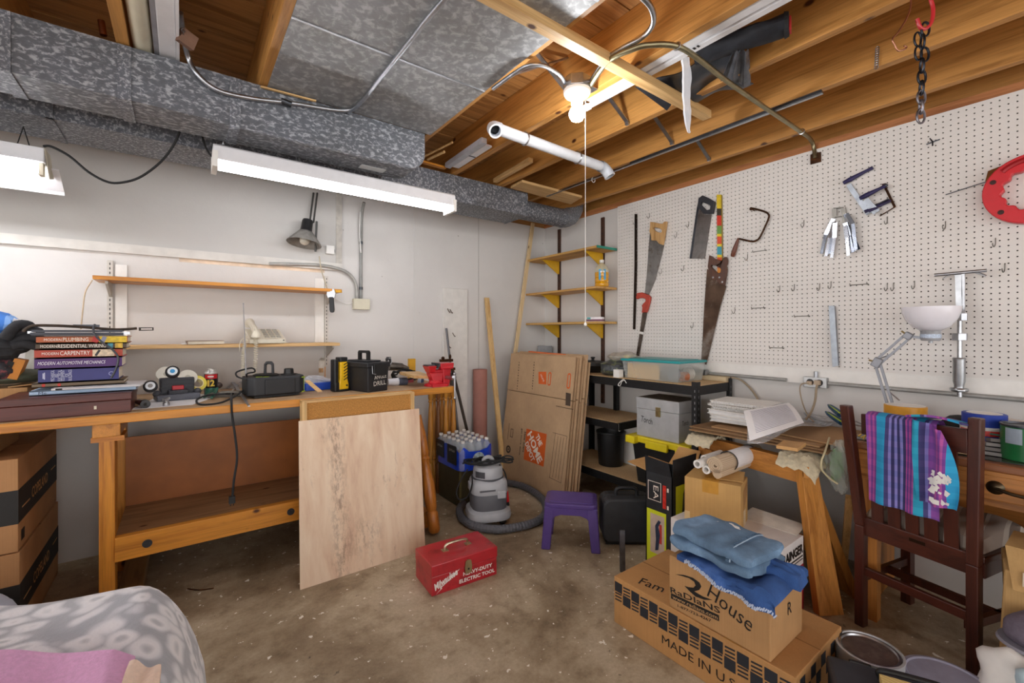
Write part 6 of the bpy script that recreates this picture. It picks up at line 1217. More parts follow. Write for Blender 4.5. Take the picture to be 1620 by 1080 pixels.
# ---- black shelving unit
X0, X1, Ya, Yb = 2.425, 2.838, 1.42, 2.64; ZT_ = .915
t = Thing('metal_shelving', 'black steel shelving unit with chipboard decks below the pegboard', 'shelving', (2.63, 1.89, 0), world=True)
M_BLK = plain('#1a1b1d', .45, .2, .25, 30); M_CHIP = plain('#c9a87c', .8, 0, .2, 150)
for x, sx in ((X0, 1), (X1, -1)):
    for y_, sy in ((Ya, 1), (Yb, -1)):
        L = t.p('post', M_BLK, b2((x, y_, 0), (x+sx*.004, y_+sy*.036, ZT_+(.012))), b2((x, y_, 0), (x+sx*.036, y_+sy*.004, ZT_+.012)))
        t.p('slot_holes', plain('#77787c', .6), *[b2((x-sx*.0006, y_+sy*.012, .06+.035*i), (x-sx*.0002, y_+sy*.018, .075+.035*i)) for i in range(24)], *[b2((x+sx*.014, y_-sy*.0006, .06+.035*i), (x+sx*.02, y_-sy*.0002, .075+.035*i)) for i in range(24)], par=L, kind='stuff')
for z, y0 in ((.905, Ya), (.215, Ya)):
    t.p('deck', M_CHIP, b2((X0+.006, y0+.006, z-.012), (X1-.006, Yb-.006, z)))
    for x in (X0+.0045, X1-.0165): t.p('beam', M_BLK, b2((x, y0+.004, z-.058), (x+.012, Yb-.004, z-.003)))
    for y_ in (y0+.0045, Yb-.0165): t.p('beam', M_BLK, b2((X0+.017, y_, z-.058), (X1-.017, y_+.012, z-.003)))
t.p('deck', M_CHIP, b2((X0+.006, 2.02, .578), (X1-.006, Yb-.006, .59))); t.p('beam', M_BLK, b2((X0+.0045, 2.02, .535), (X0+.0165, Yb-.004, .587))); t.p('beam', M_BLK, b2((X0+.02, 2.008, .535), (X1-.004, 2.02, .587))); t.p('beam', M_BLK, b2((X0+.017, Ya+.0045, .50), (X1-.017, Ya+.0165, .555)))
t.p('shelf_upright', M_BLK, b2((X1-.036, 2.335, .0), (X1-.001, 2.37, .84)))
# tote with yellow lid, on the bottom deck
t = Thing('lidded_tote', 'black plastic tote with yellow lid on the shelving', 'tote', (2.6, 1.68, .216), world=True)
M_YEL = plain('#e8d21e', .4, 0, .05)
t.p('bin', M_BLACK, hexa([(2.46, 1.50, .217), (2.78, 1.50, .217), (2.78, 1.87, .217), (2.46, 1.87, .217)], [(2.44, 1.475, .49), (2.80, 1.475, .49), (2.80, 1.90, .49), (2.44, 1.90, .49)]), bev=.006)
t.p('lid', M_YEL, b2((2.415+.012, 1.468, .49), (2.815, 1.925, .532)), bev=.008); t.p('lid_handle', M_YEL, bx((2.412, 1.88, .508), (.05, .075, .05)), bx((2.414, 1.69, .495), (.022, .16, .05)), bx((2.414, 1.52, .497), (.022, .07, .045)), bev=.006)
t = Thing('metal_case', 'grey metal case hand-lettered Torch on the yellow lid', 'case', (2.62, 1.71, .533), world=True)
M_TC = plain('#b4b6b8', .4, .15, .08)
zz = .5335
t.p('body', M_TC, b2((2.45, 1.555, zz), (2.70, 1.87, zz+.18)), bev=.002); t.p('lid', M_TC, b2((2.448, 1.553, zz+.1815), (2.702, 1.872, zz+.255)), bev=.003); t.p('worn_top', plain('#6a6055', .6, .3, .4, 25), b2((2.455, 1.56, zz+.2548), (2.695, 1.865, zz+.2562)))
t.p('latch', metal('#b3a67c', .35), bx((2.444, 1.70, zz+.175), (.008, .032, .06)), bx((2.44, 1.70, zz+.17), (.006, .02, .03))); t.text('Torch', M_INK, (2.4495, 1.79, zz+.11), (0, -1, -.1), (0, 0, 1), .09, .04); t.text('Torch', M_INK, (2.52, 1.5545, zz+.12), (1, 0, 0), (0, 0, 1), .07, .03)
t = Thing('black_bucket', 'black bucket on the bottom deck behind cartons', 'bucket', (2.62, 2.24, .216)); t.p('bucket', M_BLACK, la([(.09, 0), (.092, .003), (.105, .24), (.11, .243), (.11, .255), (.104, .255), (.095, .2), (0, .2)], 24), smooth=True)
one('pale_panel', 'off-white panel standing on the bottom deck at the wall', 'panel', M_WHITE, b2((2.72, 2.05, .2165), (2.735, 2.33, .53)))  # plain pale panel, material not identified
# on the top deck
zt = .9055
t = Thing('clear_bin', 'clear plastic bin with teal lid on shelving top', 'bin', (2.62, 1.76, zt), world=True)
c = [PZ(1002, 597, zt), PZ(1050, 604, zt), PZ(1096, 597, zt)]
ya, yb = 1.56, 2.0; xa, xb = 2.46, 2.76
t.p('bin', clear('#dfe4e2', .12, .32), hexa([(xa+.015, ya+.015, zt+.001), (xb-.015, ya+.015, zt+.001), (xb-.015, yb-.015, zt+.001), (xa+.015, yb-.015, zt+.001)], [(xa, ya, zt+.12), (xb, ya, zt+.12), (xb, yb, zt+.12), (xa, yb, zt+.12)]))
t.p('lid', plain('#1f9a9e', .35, 0, .05), b2((xa-.01, ya-.01, zt+.12), (xb+.01, yb+.01, zt+.135)), bev=.005); t.p('lid_panel', plain('#238d90', .35), b2((xa+.03, ya+.03, zt+.135), (xb-.03, yb-.03, zt+.139)), bev=.002)
one('brown_envelope', 'tan paper packet inside the clear bin', 'packet', plain('#c8a464', .8, 0, .08), b2((xa+.02, 1.72, zt+.004), (xa+.032, 1.97, zt+.105)))
one('brown_envelope', 'smaller tan packet lying low in the clear bin', 'packet', plain('#cfae70', .8, 0, .08), b2((xa+.04, 1.80, zt+.004), (xa+.16, 1.97, zt+.03)))
for i, (lb, cc, y_, x_, r_) in enumerate((('grey roll in the clear bin', '#9aa0a8', 1.66, 2.53, .04), ('copper coloured fitting in the clear bin', '#b07050', 1.60, 2.55, .03), ('dark coil in the clear bin', '#3c4458', 1.69, 2.60, .035), ('white roll in the clear bin', '#d8d4cc', 1.63, 2.65, .04))):
    one('bin_part', lb, 'hardware', plain(cc, .4, .2), xf(ring(circ(r_, 18), circ(r_*.5, 18), .04), FRM((x_, y_, zt+.004+r_), (.4, 1, 0), (0, 0, 1))))
one('zip_bag', 'clear bag of dark gear lying on the shelving top', 'bag', plain('#4a4e52', .3, 0, .5, 40, dirt='#9aa66a'), blob((2.56, 2.13, zt+.055), (.10, .115, .058), .13, seed=31), smooth=True)
one('zip_bag', 'translucent bag with yellow rope resting upon dark gear bag', 'bag', plain('#b3aea4', .3, 0, .3, 20, dirt='#c8c04a'), blob((2.60, 2.10, zt+.135), (.10, .11, .038), .1, seed=33), smooth=True)
one('white_tag_box', 'small white box on shelving edge beside clear bin', 'box', M_WHITE, bx((2.455, 2.03, zt+.028), (.05, .05, .055)), bev=.002)
t = Thing('frying_pan', 'black lidded pan on the shelving behind the cartons', 'pan', (2.66, 2.46, zt)); t.p('pan', M_BLACK, la([(.12, .0), (.125, .004), (.145, .05), (.15, .055), (.14, .075), (.05, .09), (0, .092)], 28), smooth=True); t.p('knob', M_BLACK, la([(.012, .09), (.012, .105), (.018, .11), (.016, .118), (0, .12)], 14), smooth=True)
one('long_box', 'pale wooden box strip along the wall on shelving top', 'wood strip', plain('#c9b795', .7), b2((2.775, 1.43, zt), (2.835, 1.92, zt+.03)), bev=.002)
t = Thing('power_bar', 'grey double outlet bar lying behind the clear bin', 'outlet', (2.80, 1.66, zt+.0305), world=True); t.p('bar', metal('#9a9a9a', .4), b2((2.79, 1.57, zt+.031), (2.83, 1.75, zt+.065)), bev=.003)
for y_ in (1.63, 1.69): t.p('socket', M_BLACK, lathe_axis([(.014, 0), (.014, .002), (0, .002)], (2.79, y_, zt+.048), (-1, 0, 0), 14))
run('white_zip_tie', 'white twist of string tied to shelving front beam', 'string', M_WHITE, [PX(988, 601, 2.415), PX(984, 603, 2.405), PX(981, 610, 2.412), PX(978, 608, 2.405), PX(986, 600, 2.405), PX(991, 606, 2.41)], .0025)
one('grey_block', 'small grey box far behind cartons in the corner', 'box', plain('#a9abae', .6), bx(PX(862, 555, 2.80), (.08, .12, .10)), bx(Vector((2.80, PX(862, 555, 2.80).y, .5)), (.06, .1, .98)))
# ---- black moulded case with stand leg
q = PZ(996, 868)
t = Thing('moulded_case', 'black blow-moulded tool case standing beside the purple stool', 'case', (2.09, 1.67, 0), rz=-.66)
t.p('shell', plain('#303236', .55, 0, .15), xf(pr(rrect(.30, .25, .05), .075), TR((0, -.0, .14), (PI/2, 0, 0))), bev=.012); t.p('shell', plain('#2a2c30', .55, 0, .15), xf(pr(rrect(.30, .25, .05), .075), TR((0, .078, .14), (PI/2, 0, 0))), bev=.012)
t.p('handle', plain('#1c1d20', .5), tb(smooth_path([(-.06, 0, .262), (-.055, 0, .30), (0, 0, .306), (.055, 0, .30), (.06, 0, .262)], 4), .011, 10), smooth=True); t.p('base_rail', M_BLACK, bx((0, 0, .009), (.26, .12, .016)))
one('steel_stake', 'grey steel stake standing in front of the moulded case', 'stake', metal('#6f7278', .45, .2), beam(PZ(985, 904), PD(984, 838, 2.27), .026, .014, up=FW))
# ---- black and yellow tall carton
t = Thing('tall_carton', 'tall black and yellow power-tool carton with open flaps', 'box', (2.12, 1.38, 0), world=True)
M_BKC = plain('#202226', .6, 0, .35, 14); X0, X1, Y0, Y1, Hh = 1.99, 2.2, 1.30, 1.46, .48
t.p('carton', M_BKC, b2((X0, Y0, 0), (X0+.004, Y1, Hh)), b2((X0, Y0, 0), (X1, Y0+.004, Hh)), b2((X1-.004, Y0, 0), (X1, Y1, Hh)), b2((X0, Y1-.004, 0), (X1, Y1, Hh)), b2((X0, Y0, 0), (X1, Y1, .004)))
t.p('flap', M_BKC, slab([(X0, Y0+.004, Hh), (X0, Y1, Hh), (X0-.015, Y1-.005, Hh+.085), (X0-.02, Y0+.01, Hh+.075)], (.003, 0, 0))); t.p('flap', M_BKC, slab([(X0+.004, Y0, Hh), (X1, Y0, Hh), (X1-.02, Y0-.02, Hh+.10), (X0-.01, Y0-.012, Hh+.095)], (0, .003, 0)))
M_KIN = carton('#c89a60', 4.0)
t.p('flap', M_KIN, slab([(X0, Y1, Hh), (X1, Y1, Hh), (X1-.06, Y1+.09, Hh+.03), (X0+.01, Y1+.13, Hh+.015)], (0, .0, .003))); t.p('flap', M_KIN, slab([(X1, Y0, Hh), (X1, Y1, Hh), (X1+.07, Y1-.02, Hh+.09), (X1+.07, Y0+.01, Hh+.09)], (.003, 0, 0)))
xs = X0-.0008; M_LIME = plain('#d8e022', .5, 0, .05)
def lf(y0, y1, z0, z1, d=.0006): return b2((xs-d, y0, z0), (xs, y1, z1))
t.p('yellow_panel', M_LIME, lf(Y0+.035, Y1-.008, .0, .285)); t.p('picture_panel', plain('#c9b3a4', .6), lf(Y0+.045, Y1-.03, .06, .265, .001)); t.p('saw_picture', plain('#2a3550', .5, 0, .5, 60), xf(pr([(0, 0), (.02, .01), (.03, .09), (.02, .13), (.035, .16), (.02, .165), (.0, .13), (.005, .06)], .0006), FRM((xs-.0012, Y1-.06, .075), (0, -1, 0), (0, 0, 1)))); t.p('saw_picture', plain('#c03a30', .5), lf(Y0+.06, Y0+.075, .12, .22, .0013))
t.p('logo_frame', M_LOGOT, xf(ring([(-.04, -.05), (.04, -.05), (.04, .05), (-.04, .05)], [(-.037, -.047), (.037, -.047), (.037, .047), (-.037, .047)], .0006), FRM((xs, Y1-.055, .385), (0, -1, 0), (0, 0, 1)))); t.text('RYOBI'[:0] or 'EA', M_LOGOT, (xs-.001, Y1-.065, .38), (0, 0, -1), (0, -1, 0), .07, .03); t.p('red_print', plain('#c82818', .5, 0, .3, 60), lf(Y0+.035, Y0+.055, .31, .43)); t.p('white_print', M_LOGOT, lf(Y0+.02, Y0+.03, .40, .42), lf(Y0+.02, Y0+.03, .31, .33), kind='stuff')
ysd = Y0-.0008; t.p('yellow_panel', M_LIME, b2((X0+.03, ysd-.0006, .10), (X1-.01, ysd, .43))); t.p('tool_picture', plain('#3c3e36', .5, 0, .4, 60), xf(pr([(0, 0), (.02, .0), (.035, .12), (.06, .2), (.05, .28), (.035, .25), (.025, .15)], .0006), FRM((X0+.06, ysd-.0007, .13), (1, 0, 0), (0, 0, 1))))
# ---- white GRAINGER carton, tan carton on it
t = Thing('carton', 'white and red GRAINGER carton under the tan carton', 'box', (2.05, 1.01, 0), world=True)
X0, X1, Y0, Y1, Hh = 1.90, 2.20, .785, 1.25, .322
t.p('carton', plain('#e8e4e2', .6, 0, .05), b2((X0, Y0, 0), (X1, Y1, Hh)), bev=.002); t.p('red_panel', plain('#b01c30', .5), b2((X0+.05, Y0-.001, .0), (X1-.002, Y0-.0003, .20))); t.text('GRAINGER', M_INK, ((X0+X1)/2+.02, Y0-.001, .272), (1, 0, 0), (0, 0, 1), .24, .042, bold=.04)
t.p('print_line', M_INK, b2((X0+.06, Y0-.001, .235), (X1-.01, Y0-.0003, .241))); t.p('print_line', M_INK, b2((X0+.06, Y0-.001, .222), (X1-.01, Y0-.0003, .226)))
t.text('GRAINGER', M_INK, (X0-.001, 1.015, .25), (0, -1, 0), (0, 0, 1), .38, .055, bold=.04)
t.p('flap', plain('#dcd6cc', .7, 0, .15, 14), slab([(2.17, .80, Hh+.001), (2.17, 1.05, Hh+.001), (2.26, 1.03, Hh+.03), (2.27, .80, Hh+.02)], (0, 0, .003)))
near, lft, rgt = PZ(1172, 842, .3225), PZ(1083, 820, .3225), PZ(1216, 838, .3225)
o, rz, W = two_pt(lft, near); Dp, H = .17, .205
t = Thing('carton', 'plain tan carton with tape on top of the white carton', 'box', o, rz)
M_TAN = carton('#c39a5e', 5.0)
t.p('carton', M_TAN, b2((0, 0, 0), (W, Dp, H)), bev=.002); t.p('tape', plain('#c48f3c', .3), b2((W*.33, -.0008, H*.72), (W*.62, 0, H*1.0)), b2((W*.33, 0, H), (W*.62, Dp, H+.0006))); t.p('tape', plain('#d2b88a', .3), b2((0, -.0008, 0), (W*.10, 0, H*.2)))
t.p('torn_patch', plain('#a98050', .8), slab([(W+.0005, .06, H*.4), (W+.0005, .15, H*.62), (W+.0005, .155, H*.92), (W+.0005, .055, H*.8)], (.0008, 0, 0))); t.p('tape', plain('#d8c09a', .3), slab([(W+.0005, .06, .0), (W+.0005, .11, .0), (W+.0005, .11, H*.36), (W+.0005, .06, H*.36)], (.0008, 0, 0)))
t.p('flap', M_TAN, slab([(W*.55, Dp*.2, H+.004), (W, Dp*.35, H+.002), (W*.95, Dp*1.05, H+.016), (W*.5, Dp, H+.014)], (0, 0, .003)))
zt2 = .3225+.205+.018
a, b = PZ(1131, 739, .588), PZ(1196, 716, .588)
t = Thing('rug_roll', 'rolled beige ribbed mat with white paper band on the tan carton', 'mat roll', a, world=True)
M_RUG = stripes([(2, '#cbb59a'), (1, '#b59c80')], 'Z', 140, .95)
def spiral(c, u, w, r0, r1, turns, th, d, n=60):
    pts = []; 
    for i in range(n+1): f = i/n; a_ = 2*PI*turns*f; r = r0+(r1-r0)*f; pts.append((r*math.cos(a_), r*math.sin(a_)))
    inn = [(x*(1-th/max(1e-4, math.hypot(x, y))), y*(1-th/max(1e-4, math.hypot(x, y)))) for x, y in pts]
    vs = []; fs = []
    for k in (0, 1):
        for (x, y), (x2, y2) in zip(pts, inn): vs += [c+u*x+w*y+d*k, c+u*x2+w*y2+d*k]
    m = 2*(n+1)
    for i in range(n):
        A = 2*i; fs += [(A, A+2, A+3, A+1), (m+A, m+A+1, m+A+3, m+A+2), (A, m+A, m+A+2, A+2), (A+1, A+3, m+A+3, m+A+1)]
    return vs, fs
d = b-a; d.z = 0; dn = d.normalized(); sd = dn.cross(UP)
t.p('roll', M_RUG, spiral(a+Vector((0, 0, .008)), sd, UP, .010, .042, 3.5, .008, d, 90)); t.p('fold', M_RUG, tb([a+Vector((0, 0, -.028))+sd*.01, b+Vector((0, 0, -.028))+sd*.01], .022, 14))
t.p('paper_band', M_PAPER, tb([a+d*.32+Vector((0, 0, .008)), a+d*.78+Vector((0, 0, .008))], .0445, 24, cap=False)); 
for f in (.3, .8): t.p('elastic', M_BLACK, tb([a+d*f+Vector((0, 0, .008))+(sd*math.cos(s)+UP*math.sin(s))*.046 for s in [2*PI*j/24 for j in range(24)]], .0025, 6, True))
for i, (px, py) in enumerate(((1103, 734), (1114, 726), (1117, 743))):
    s = PZ(px, py, zt2+.045) if i < 2 else PZ(px, py, zt2+.02)
    one('paper_roll', 'narrow white paper roll beside beige mat, %s' % ('outermost', 'uppermost', 'lowest')[i], 'paper roll', M_WHITE, xf(ring(circ(.020, 20), circ(.012, 20), .16), FRM(s, sd, UP) @ Matrix.Diagonal((1, 1, -1 if sd.cross(UP).dot(dn) < 0 else 1, 1))), group='white paper rolls')
# ---- big shipping carton and RADIANS carton
t = Thing('carton', 'long kraft carton printed MADE IN U.S.A. at front right', 'box', (1.65, .88, 0), world=True)
X0, X1, Y0, Y1, Hh = 1.457, 1.845, .54, 1.228, .193
M_KB = carton('#b98a55', 6.0)
t.p('carton', M_KB, b2((X0, Y0, 0), (X1, Y1, Hh)), bev=.003)
t.text('MADE IN U.S.A.', M_INK, (X0-.0006, .83, .058), (0, -1, 0), (0, 0, 1), .33, .032)
M_NB = plain('#22262e', .7)
for i in range(16):
    y0 = Y1-.005-i*.0425
    if y0-.04 < Y0: break
    sq_ = (i % 2 == 0)
    for z0, on_ in ((.135, sq_), (.095, not sq_)):
        if on_: t.p('tape_square', M_NB, b2((X0-.0009, y0-.038, z0), (X0-.0003, y0, z0+.04)))
        else: t.p('tape_mark', M_NB, *[xf(pr([(0, 0), (.034, .003), (.034, .009), (0, .006)], .0006), FRM((X0-.0003, y0-.002, z0+.003+.013*j), (0, -1, 0), (0, 0, 1))) for j in range(3)], kind='stuff')
for i in range(9): t.p('tape_square', M_NB, b2((X0+.03+.042*i, Y0-.0009, .135-.04*(i % 2)), (X0+.068+.042*i, Y0-.0003, .175-.04*(i % 2))))
t.p('tape', plain('#b58a50', .25), b2((X0, .70, Hh-.0002), (X1, .76, Hh+.0006))); t.p('lid_seam', plain('#8a6238', .8), b2(((X0+X1)/2-.002, Y0, Hh-.0002), ((X0+X1)/2+.002, Y1, Hh+.0008)))
t.text('Fam', M_INK, (X0+.07, 1.09, Hh+.0004), (.25, -1, 0), (1, .25, 0), .10, .05)
t = Thing('carton', 'brown carton printed RADIANS on top of the long kraft carton', 'box', (1.58, .79, Hh), world=True)
x0, x1, y0, y1, z0, z1 = 1.462, 1.705, .612, .968, Hh+.001, Hh+.193
t.p('carton', carton('#b1885a', 7.0), b2((x0, y0, z0), (x1, y1, z1)), bev=.003)
xs = x0-.0006
def rt(s, yc, zc, w, h, mat=M_INK, **k): return t.text(s, mat, (xs, yc, zc), (0, -1, 0), (0, 0, 1), w, h, **k)
fp = lambda a, b: PX(960+a/4.263, 840+b/4.263, x0)
def rt2(s, a, b, h, mat=M_INK, **k):
    A, B = fp(*a), fp(*b); d_ = B-A; return t.text(s, mat, (A+B)/2+Vector((-.0006, 0, 0)), (0, d_.y, d_.z), (0, 0, 1), d_.length, h, **k)
rt2('RaDIaNS', (430, 392), (765, 535), .021, bold=.01); t.p('web_bar', M_INK, slab([fp(433, 452), fp(757, 607), fp(757, 567), fp(433, 416)], (-.0006, 0, 0)))
rt2('www.radians.com', (445, 440), (748, 582), .013, plain('#c09a6c', .8), off=.0012, bold=.006); rt2('1-877-723-4267', (478, 500), (705, 604), .010, bold=.01)
z4 = lambda a, b: (lambda q: (-q.y, q.z))(PX(960+a/4.263, 840+b/4.263, x0))
t.p('swoosh', M_INK, pr([z4(*q) for q in ((465,290),(520,294),(580,313),(625,345),(638,372),(625,395),(590,405),(650,440),(712,463),(660,462),(600,440),(560,405),(525,368),(550,376),(585,380),(600,365),(590,340),(555,316),(510,302))], .0006, Matrix(((0,0,-1,xs),(-1,0,0,0),(0,1,0,0),(0,0,0,1)))))
rt2('House', (690, 395), (985, 640), .05)
t.text('R', M_INK, (1.60, y0-.0006, z0+.12), (1, 0, 0), (0, 0, 1), .03, .04)
t.p('flap_seam', plain('#8a6238', .8), b2((x0, (y0+y1)/2-.001, z1-.0003), (x1, (y0+y1)/2+.001, z1+.0006)))
# ---- folded jeans
def denim(h):
    m, nt, b = newmat('denim'); mp = coords(nt); n = noise(nt, mp, 7, 5, .6); c = lin(h)
    r = ramp(nt, [(.3, tuple(x*.55 for x in c[:3])+(1,)), (.55, c), (.75, tuple(min(1, x*1.6+.05) for x in c[:3])+(1,))]); nt.links.new(n.outputs[0], r.inputs[0])
    m2 = coords(nt, (500, 500, 60)); n2 = noise(nt, m2, 1, 2); r2 = ramp(nt, [(.3, (.7,.72,.78,1)), (.7, (1,1,1,1))]); nt.links.new(n2.outputs[0], r2.inputs[0])
    nt.links.new(mixc(nt, r.outputs[0], r2.outputs[0], .7, 'MULTIPLY'), b.inputs['Base Color']); b.inputs['Roughness'].default_value = .9; bump(nt, b, n.outputs[0], .5, .006); return m
def pillowy(cx, cy_, z0, w, d, h, rz, n=28, m=20, wav=.006, seed=1, droop=0.0):
    rnd = random.Random(seed); ph = [rnd.random()*6 for _ in range(8)]; R = Euler((0, 0, rz)).to_matrix(); vs, fs = [], []
    def top(u, v):
        e = (1-abs(2*u-1)**5)*(1-abs(2*v-1)**5); x = (u-.5)*w; y = (v-.5)*d
        zz = h*max(0, e)**.3+wav*(math.sin(9*u+ph[0]+4*v)+.6*math.sin(17*v+ph[1]+5*u)+.5*math.sin(23*u-9*v+ph[2]))*max(0, e)
        if droop and v < .12: zz -= droop*(1-v/.12)
        return R @ Vector((x, y, zz))+Vector((cx, cy_, z0))
    def bot(u, v):
        p = top(u, v); q = R @ Vector(((u-.5)*w*.97, (v-.5)*d*.97, 0))+Vector((cx, cy_, z0)); q.z = min(z0, p.z-.004) if (droop and v < .12) else z0
        return q
    a = gr(n, m, top); b = gr(n, m, bot); o = len(a[0]); vs = a[0]+b[0]; fs = a[1]+[tuple(o+i for i in reversed(f)) for f in b[1]]
    W_ = n+1; rim = list(range(n+1))+[j*W_+n for j in range(1, m+1)]+[m*W_+i for i in range(n-1, -1, -1)]+[j*W_ for j in range(m-1, 0, -1)]
    fs += [(rim[k], o+rim[k], o+rim[(k+1) % len(rim)], rim[(k+1) % len(rim)]) for k in range(len(rim))]
    return vs, fs
zj = Hh+.194
M_DN = denim('#365d9c'); M_DL = denim('#6f8eac')
def hang(u, v):
    """lower pair: lies on the carton lid, its front edge hanging lower towards the right corner"""
    y_ = .93-.335*u; L = .258+.035*u*u; s_ = v*L; xw = 1.70-s_+.012*math.sin(6*u+1)
    wv = .004*math.sin(13*u+5*v)+.003*math.sin(27*u-4*v)
    if xw > 1.452: z = zj+.020+wv+.012*math.exp(-((u-.9)/.12)**2)
    else: d = 1.452-xw; z = zj+.020-d*.95+wv*.3; xw = 1.452-.012*math.sin(u*17)*min(1, d*30)-.010
    if y_ < .606: z -= (.606-y_)*.9
    return (xw, y_, z)
t = Thing('jeans', 'darker blue folded jeans hanging over the RADIANS carton corner', 'jeans', (1.59, .73, zj), world=True)
t.p('cloth', M_DN, gr(44, 30, hang, .018), smooth=True)
t.p('frayed_hem', plain('#b9c6dc', .95, 0, .15), *[bx(Vector(hang(i/60, 1.0))+Vector((-.002, 0, -.012+.004*random.random())), (.004, .004, .010+.006*random.random()), (random.random()*.8, 0, 0)) for i in range(6, 61)], kind='stuff')
t.p('inner_fold', M_DN, pillowy(1.60, .65, zj+.012, .09, .16, .05, .1, seed=4, wav=.003), smooth=True)
def roundcloth(c, w, d, h, rz, seed, n=36, m=24, p=4.0):
    """folded garment: superellipse section with rounded fold edges and shallow wrinkles"""
    rnd = random.Random(seed); ph = [rnd.random()*6 for _ in range(6)]; R = Euler((0, 0, rz)).to_matrix(); vs = []; fs = []
    for i in range(n+1):
        f = i/n; e = (1-abs(2*f-1)**7)**.4
        for k in range(m):
            a = 2*PI*k/m; ca, sa = math.cos(a), math.sin(a)
            y_ = math.copysign(abs(ca)**(2/p), ca)*d/2*(.92+.08*e); z = math.copysign(abs(sa)**(2/p), sa)*h/2*(.55+.45*e)
            wr = .0035*(math.sin(11*f+ph[0]+2*ca)+.7*math.sin(23*f+ph[1]-3*ca)+.6*math.sin(6*ca+9*f+ph[2]))
            vs.append(R @ Vector(((f-.5)*w+.006*math.sin(5*ca+ph[3]), y_, z+wr+h/2))+Vector(c))
    for i in range(n):
        for k in range(m): fs.append((i*m+k, i*m+(k+1) % m, (i+1)*m+(k+1) % m, (i+1)*m+k))
    fs += [tuple(range(m-1, -1, -1)), tuple(n*m+k for k in range(m))]; return vs, fs
t = Thing('jeans', 'faded light blue folded jeans on top of the darker pair', 'jeans', (1.58, .80, zj+.026), world=True)
t.p('cloth', M_DL, roundcloth((1.585, .82, zj+.026), .31, .24, .042, -1.62, 6), smooth=True); t.p('upper_fold', M_DL, roundcloth((1.58, .815, zj+.064), .31, .225, .044, -1.68, 7), smooth=True)
sm = [Vector((1.462, .74, zj+.066)), Vector((1.468, .739, zj+.095)), Vector((1.49, .738, zj+.1085)), Vector((1.55, .736, zj+.1105)), Vector((1.63, .732, zj+.110)), Vector((1.68, .73, zj+.10))]
t.p('seam', plain('#9fb4ca', .9), tb(smooth_path(sm, 6), .0022, 6)); t.p('stitches', plain('#5a7896', .9), *[bx(p_+Vector((0, .008, .0005)), (.003, .012, .003)) for p_ in smooth_path(sm, 5)], kind='stuff'); t.p('torn_patch', M_WHITE, blob((1.655, .83, zj+.103), (.016, .04, .006), .25, seed=9))
# ---- sawhorse
M_PINE = wood('#c8873c', '#9a5c1c', 2, 1, .6, True); M_PINEY = wood('#c08038', '#94581c', 1, 1, .6, True)
t = Thing('sawhorse', 'worn wooden sawhorse under the stack of cardboard', 'sawhorse', (2.30, 1.0, 0), world=True)
za, zb = .60, .66
A0, B0 = Vector((2.27, .80, 0)), Vector((2.37, 1.36, 0)); dy = (B0-A0).normalized(); sx_ = dy.cross(UP)
t.p('beam', M_PINEY, beam(A0+UP*.585, B0+UP*.585, .05, .10))
leg0 = PZ(1318, 972); 
t.p('leg', M_PINE, hexa([leg0+Vector((-.06, .03, 0)), leg0+Vector((.035, -.03, 0)), leg0+Vector((.05, .0, 0)), leg0+Vector((-.045, .06, 0))], [Vector((2.225, .80, .60)), Vector((2.305, .765, .60)), Vector((2.32, .80, .60)), Vector((2.24, .835, .60))]), bev=.002)
t.p('leg', M_PINE, beam((2.50, .70, 0), (2.32, .83, .58), .085, .035)); t.p('leg', M_PINE, beam((2.26, 1.40, 0), (2.33, 1.30, .58), .085, .035)); t.p('leg', M_PINE, beam((2.60, 1.37, 0), (2.40, 1.30, .58), .085, .035))
t.p('leg_gusset', M_PINE, bx(A0+Vector((.0, -.012, .60)), (.12, .02, .05), (0, 0, .17))); t.p('stretcher', M_PINEY, beam((2.30, .80, .25), (2.37, 1.32, .25), .02, .06))
one('loose_stake', 'rough thin wooden stake propped against the sawhorse leg', 'wood strip', wood('#a8804c', '#7a5828', 2, 1, .8), beam(PZ(1326, 935)+Vector((.05, 0, 0)), PX(1344, 785, 2.33), .026, .02))
one('plush_pad', 'cream sheepskin scrap draped over the sawhorse near end', 'pad', plain('#cfc4a8', .95, 0, .15, 60, .8), gr(18, 10, lambda u, v: (2.20+.22*u, .74+.16*v, .668-.05*(abs(2*u-1)**3)-.05*max(0, .25-v)*4+.006*math.sin(u*30+v*21)), .012), smooth=True)
one('plush_pad', 'cream sheepskin scrap at the sawhorse far end near the rug', 'pad', plain('#cfc4a8', .95, 0, .15, 60, .8), gr(14, 8, lambda u, v: (2.20+.18*u, 1.22+.14*v, .664-.04*(abs(2*u-1)**3)+.005*math.sin(u*30+v*21)), .012), smooth=True)
M_CB = carton('#8f6f4c', 8.0); M_CB2 = carton('#b08a60', 9.0)
zc = .68
for i, (lb, c, pts) in enumerate((('lowest brown cardboard sheet on the sawhorse', M_CB, [(2.28, .72), (2.80, .76), (2.76, 1.38), (2.24, 1.36)]), ('second crumpled cardboard sheet on the sawhorse', M_CB, [(2.30, .735), (2.82, .80), (2.78, 1.36), (2.28, 1.38)]), ('third cardboard sheet on the sawhorse', M_CB2, [(2.31, .76), (2.80, .74), (2.80, 1.30), (2.33, 1.28)]), ('top light cardboard flap on the sawhorse stack', M_CB2, [(2.36, .66), (2.80, .70), (2.82, 1.05), (2.40, .98)]))):
    one('cardboard_sheet', lb, 'cardboard', c, slab([(x, y_, zc+.009*i) for x, y_ in pts], (0, 0, .007)), group='cardboard sheets on the sawhorse')
zp = zc+.04
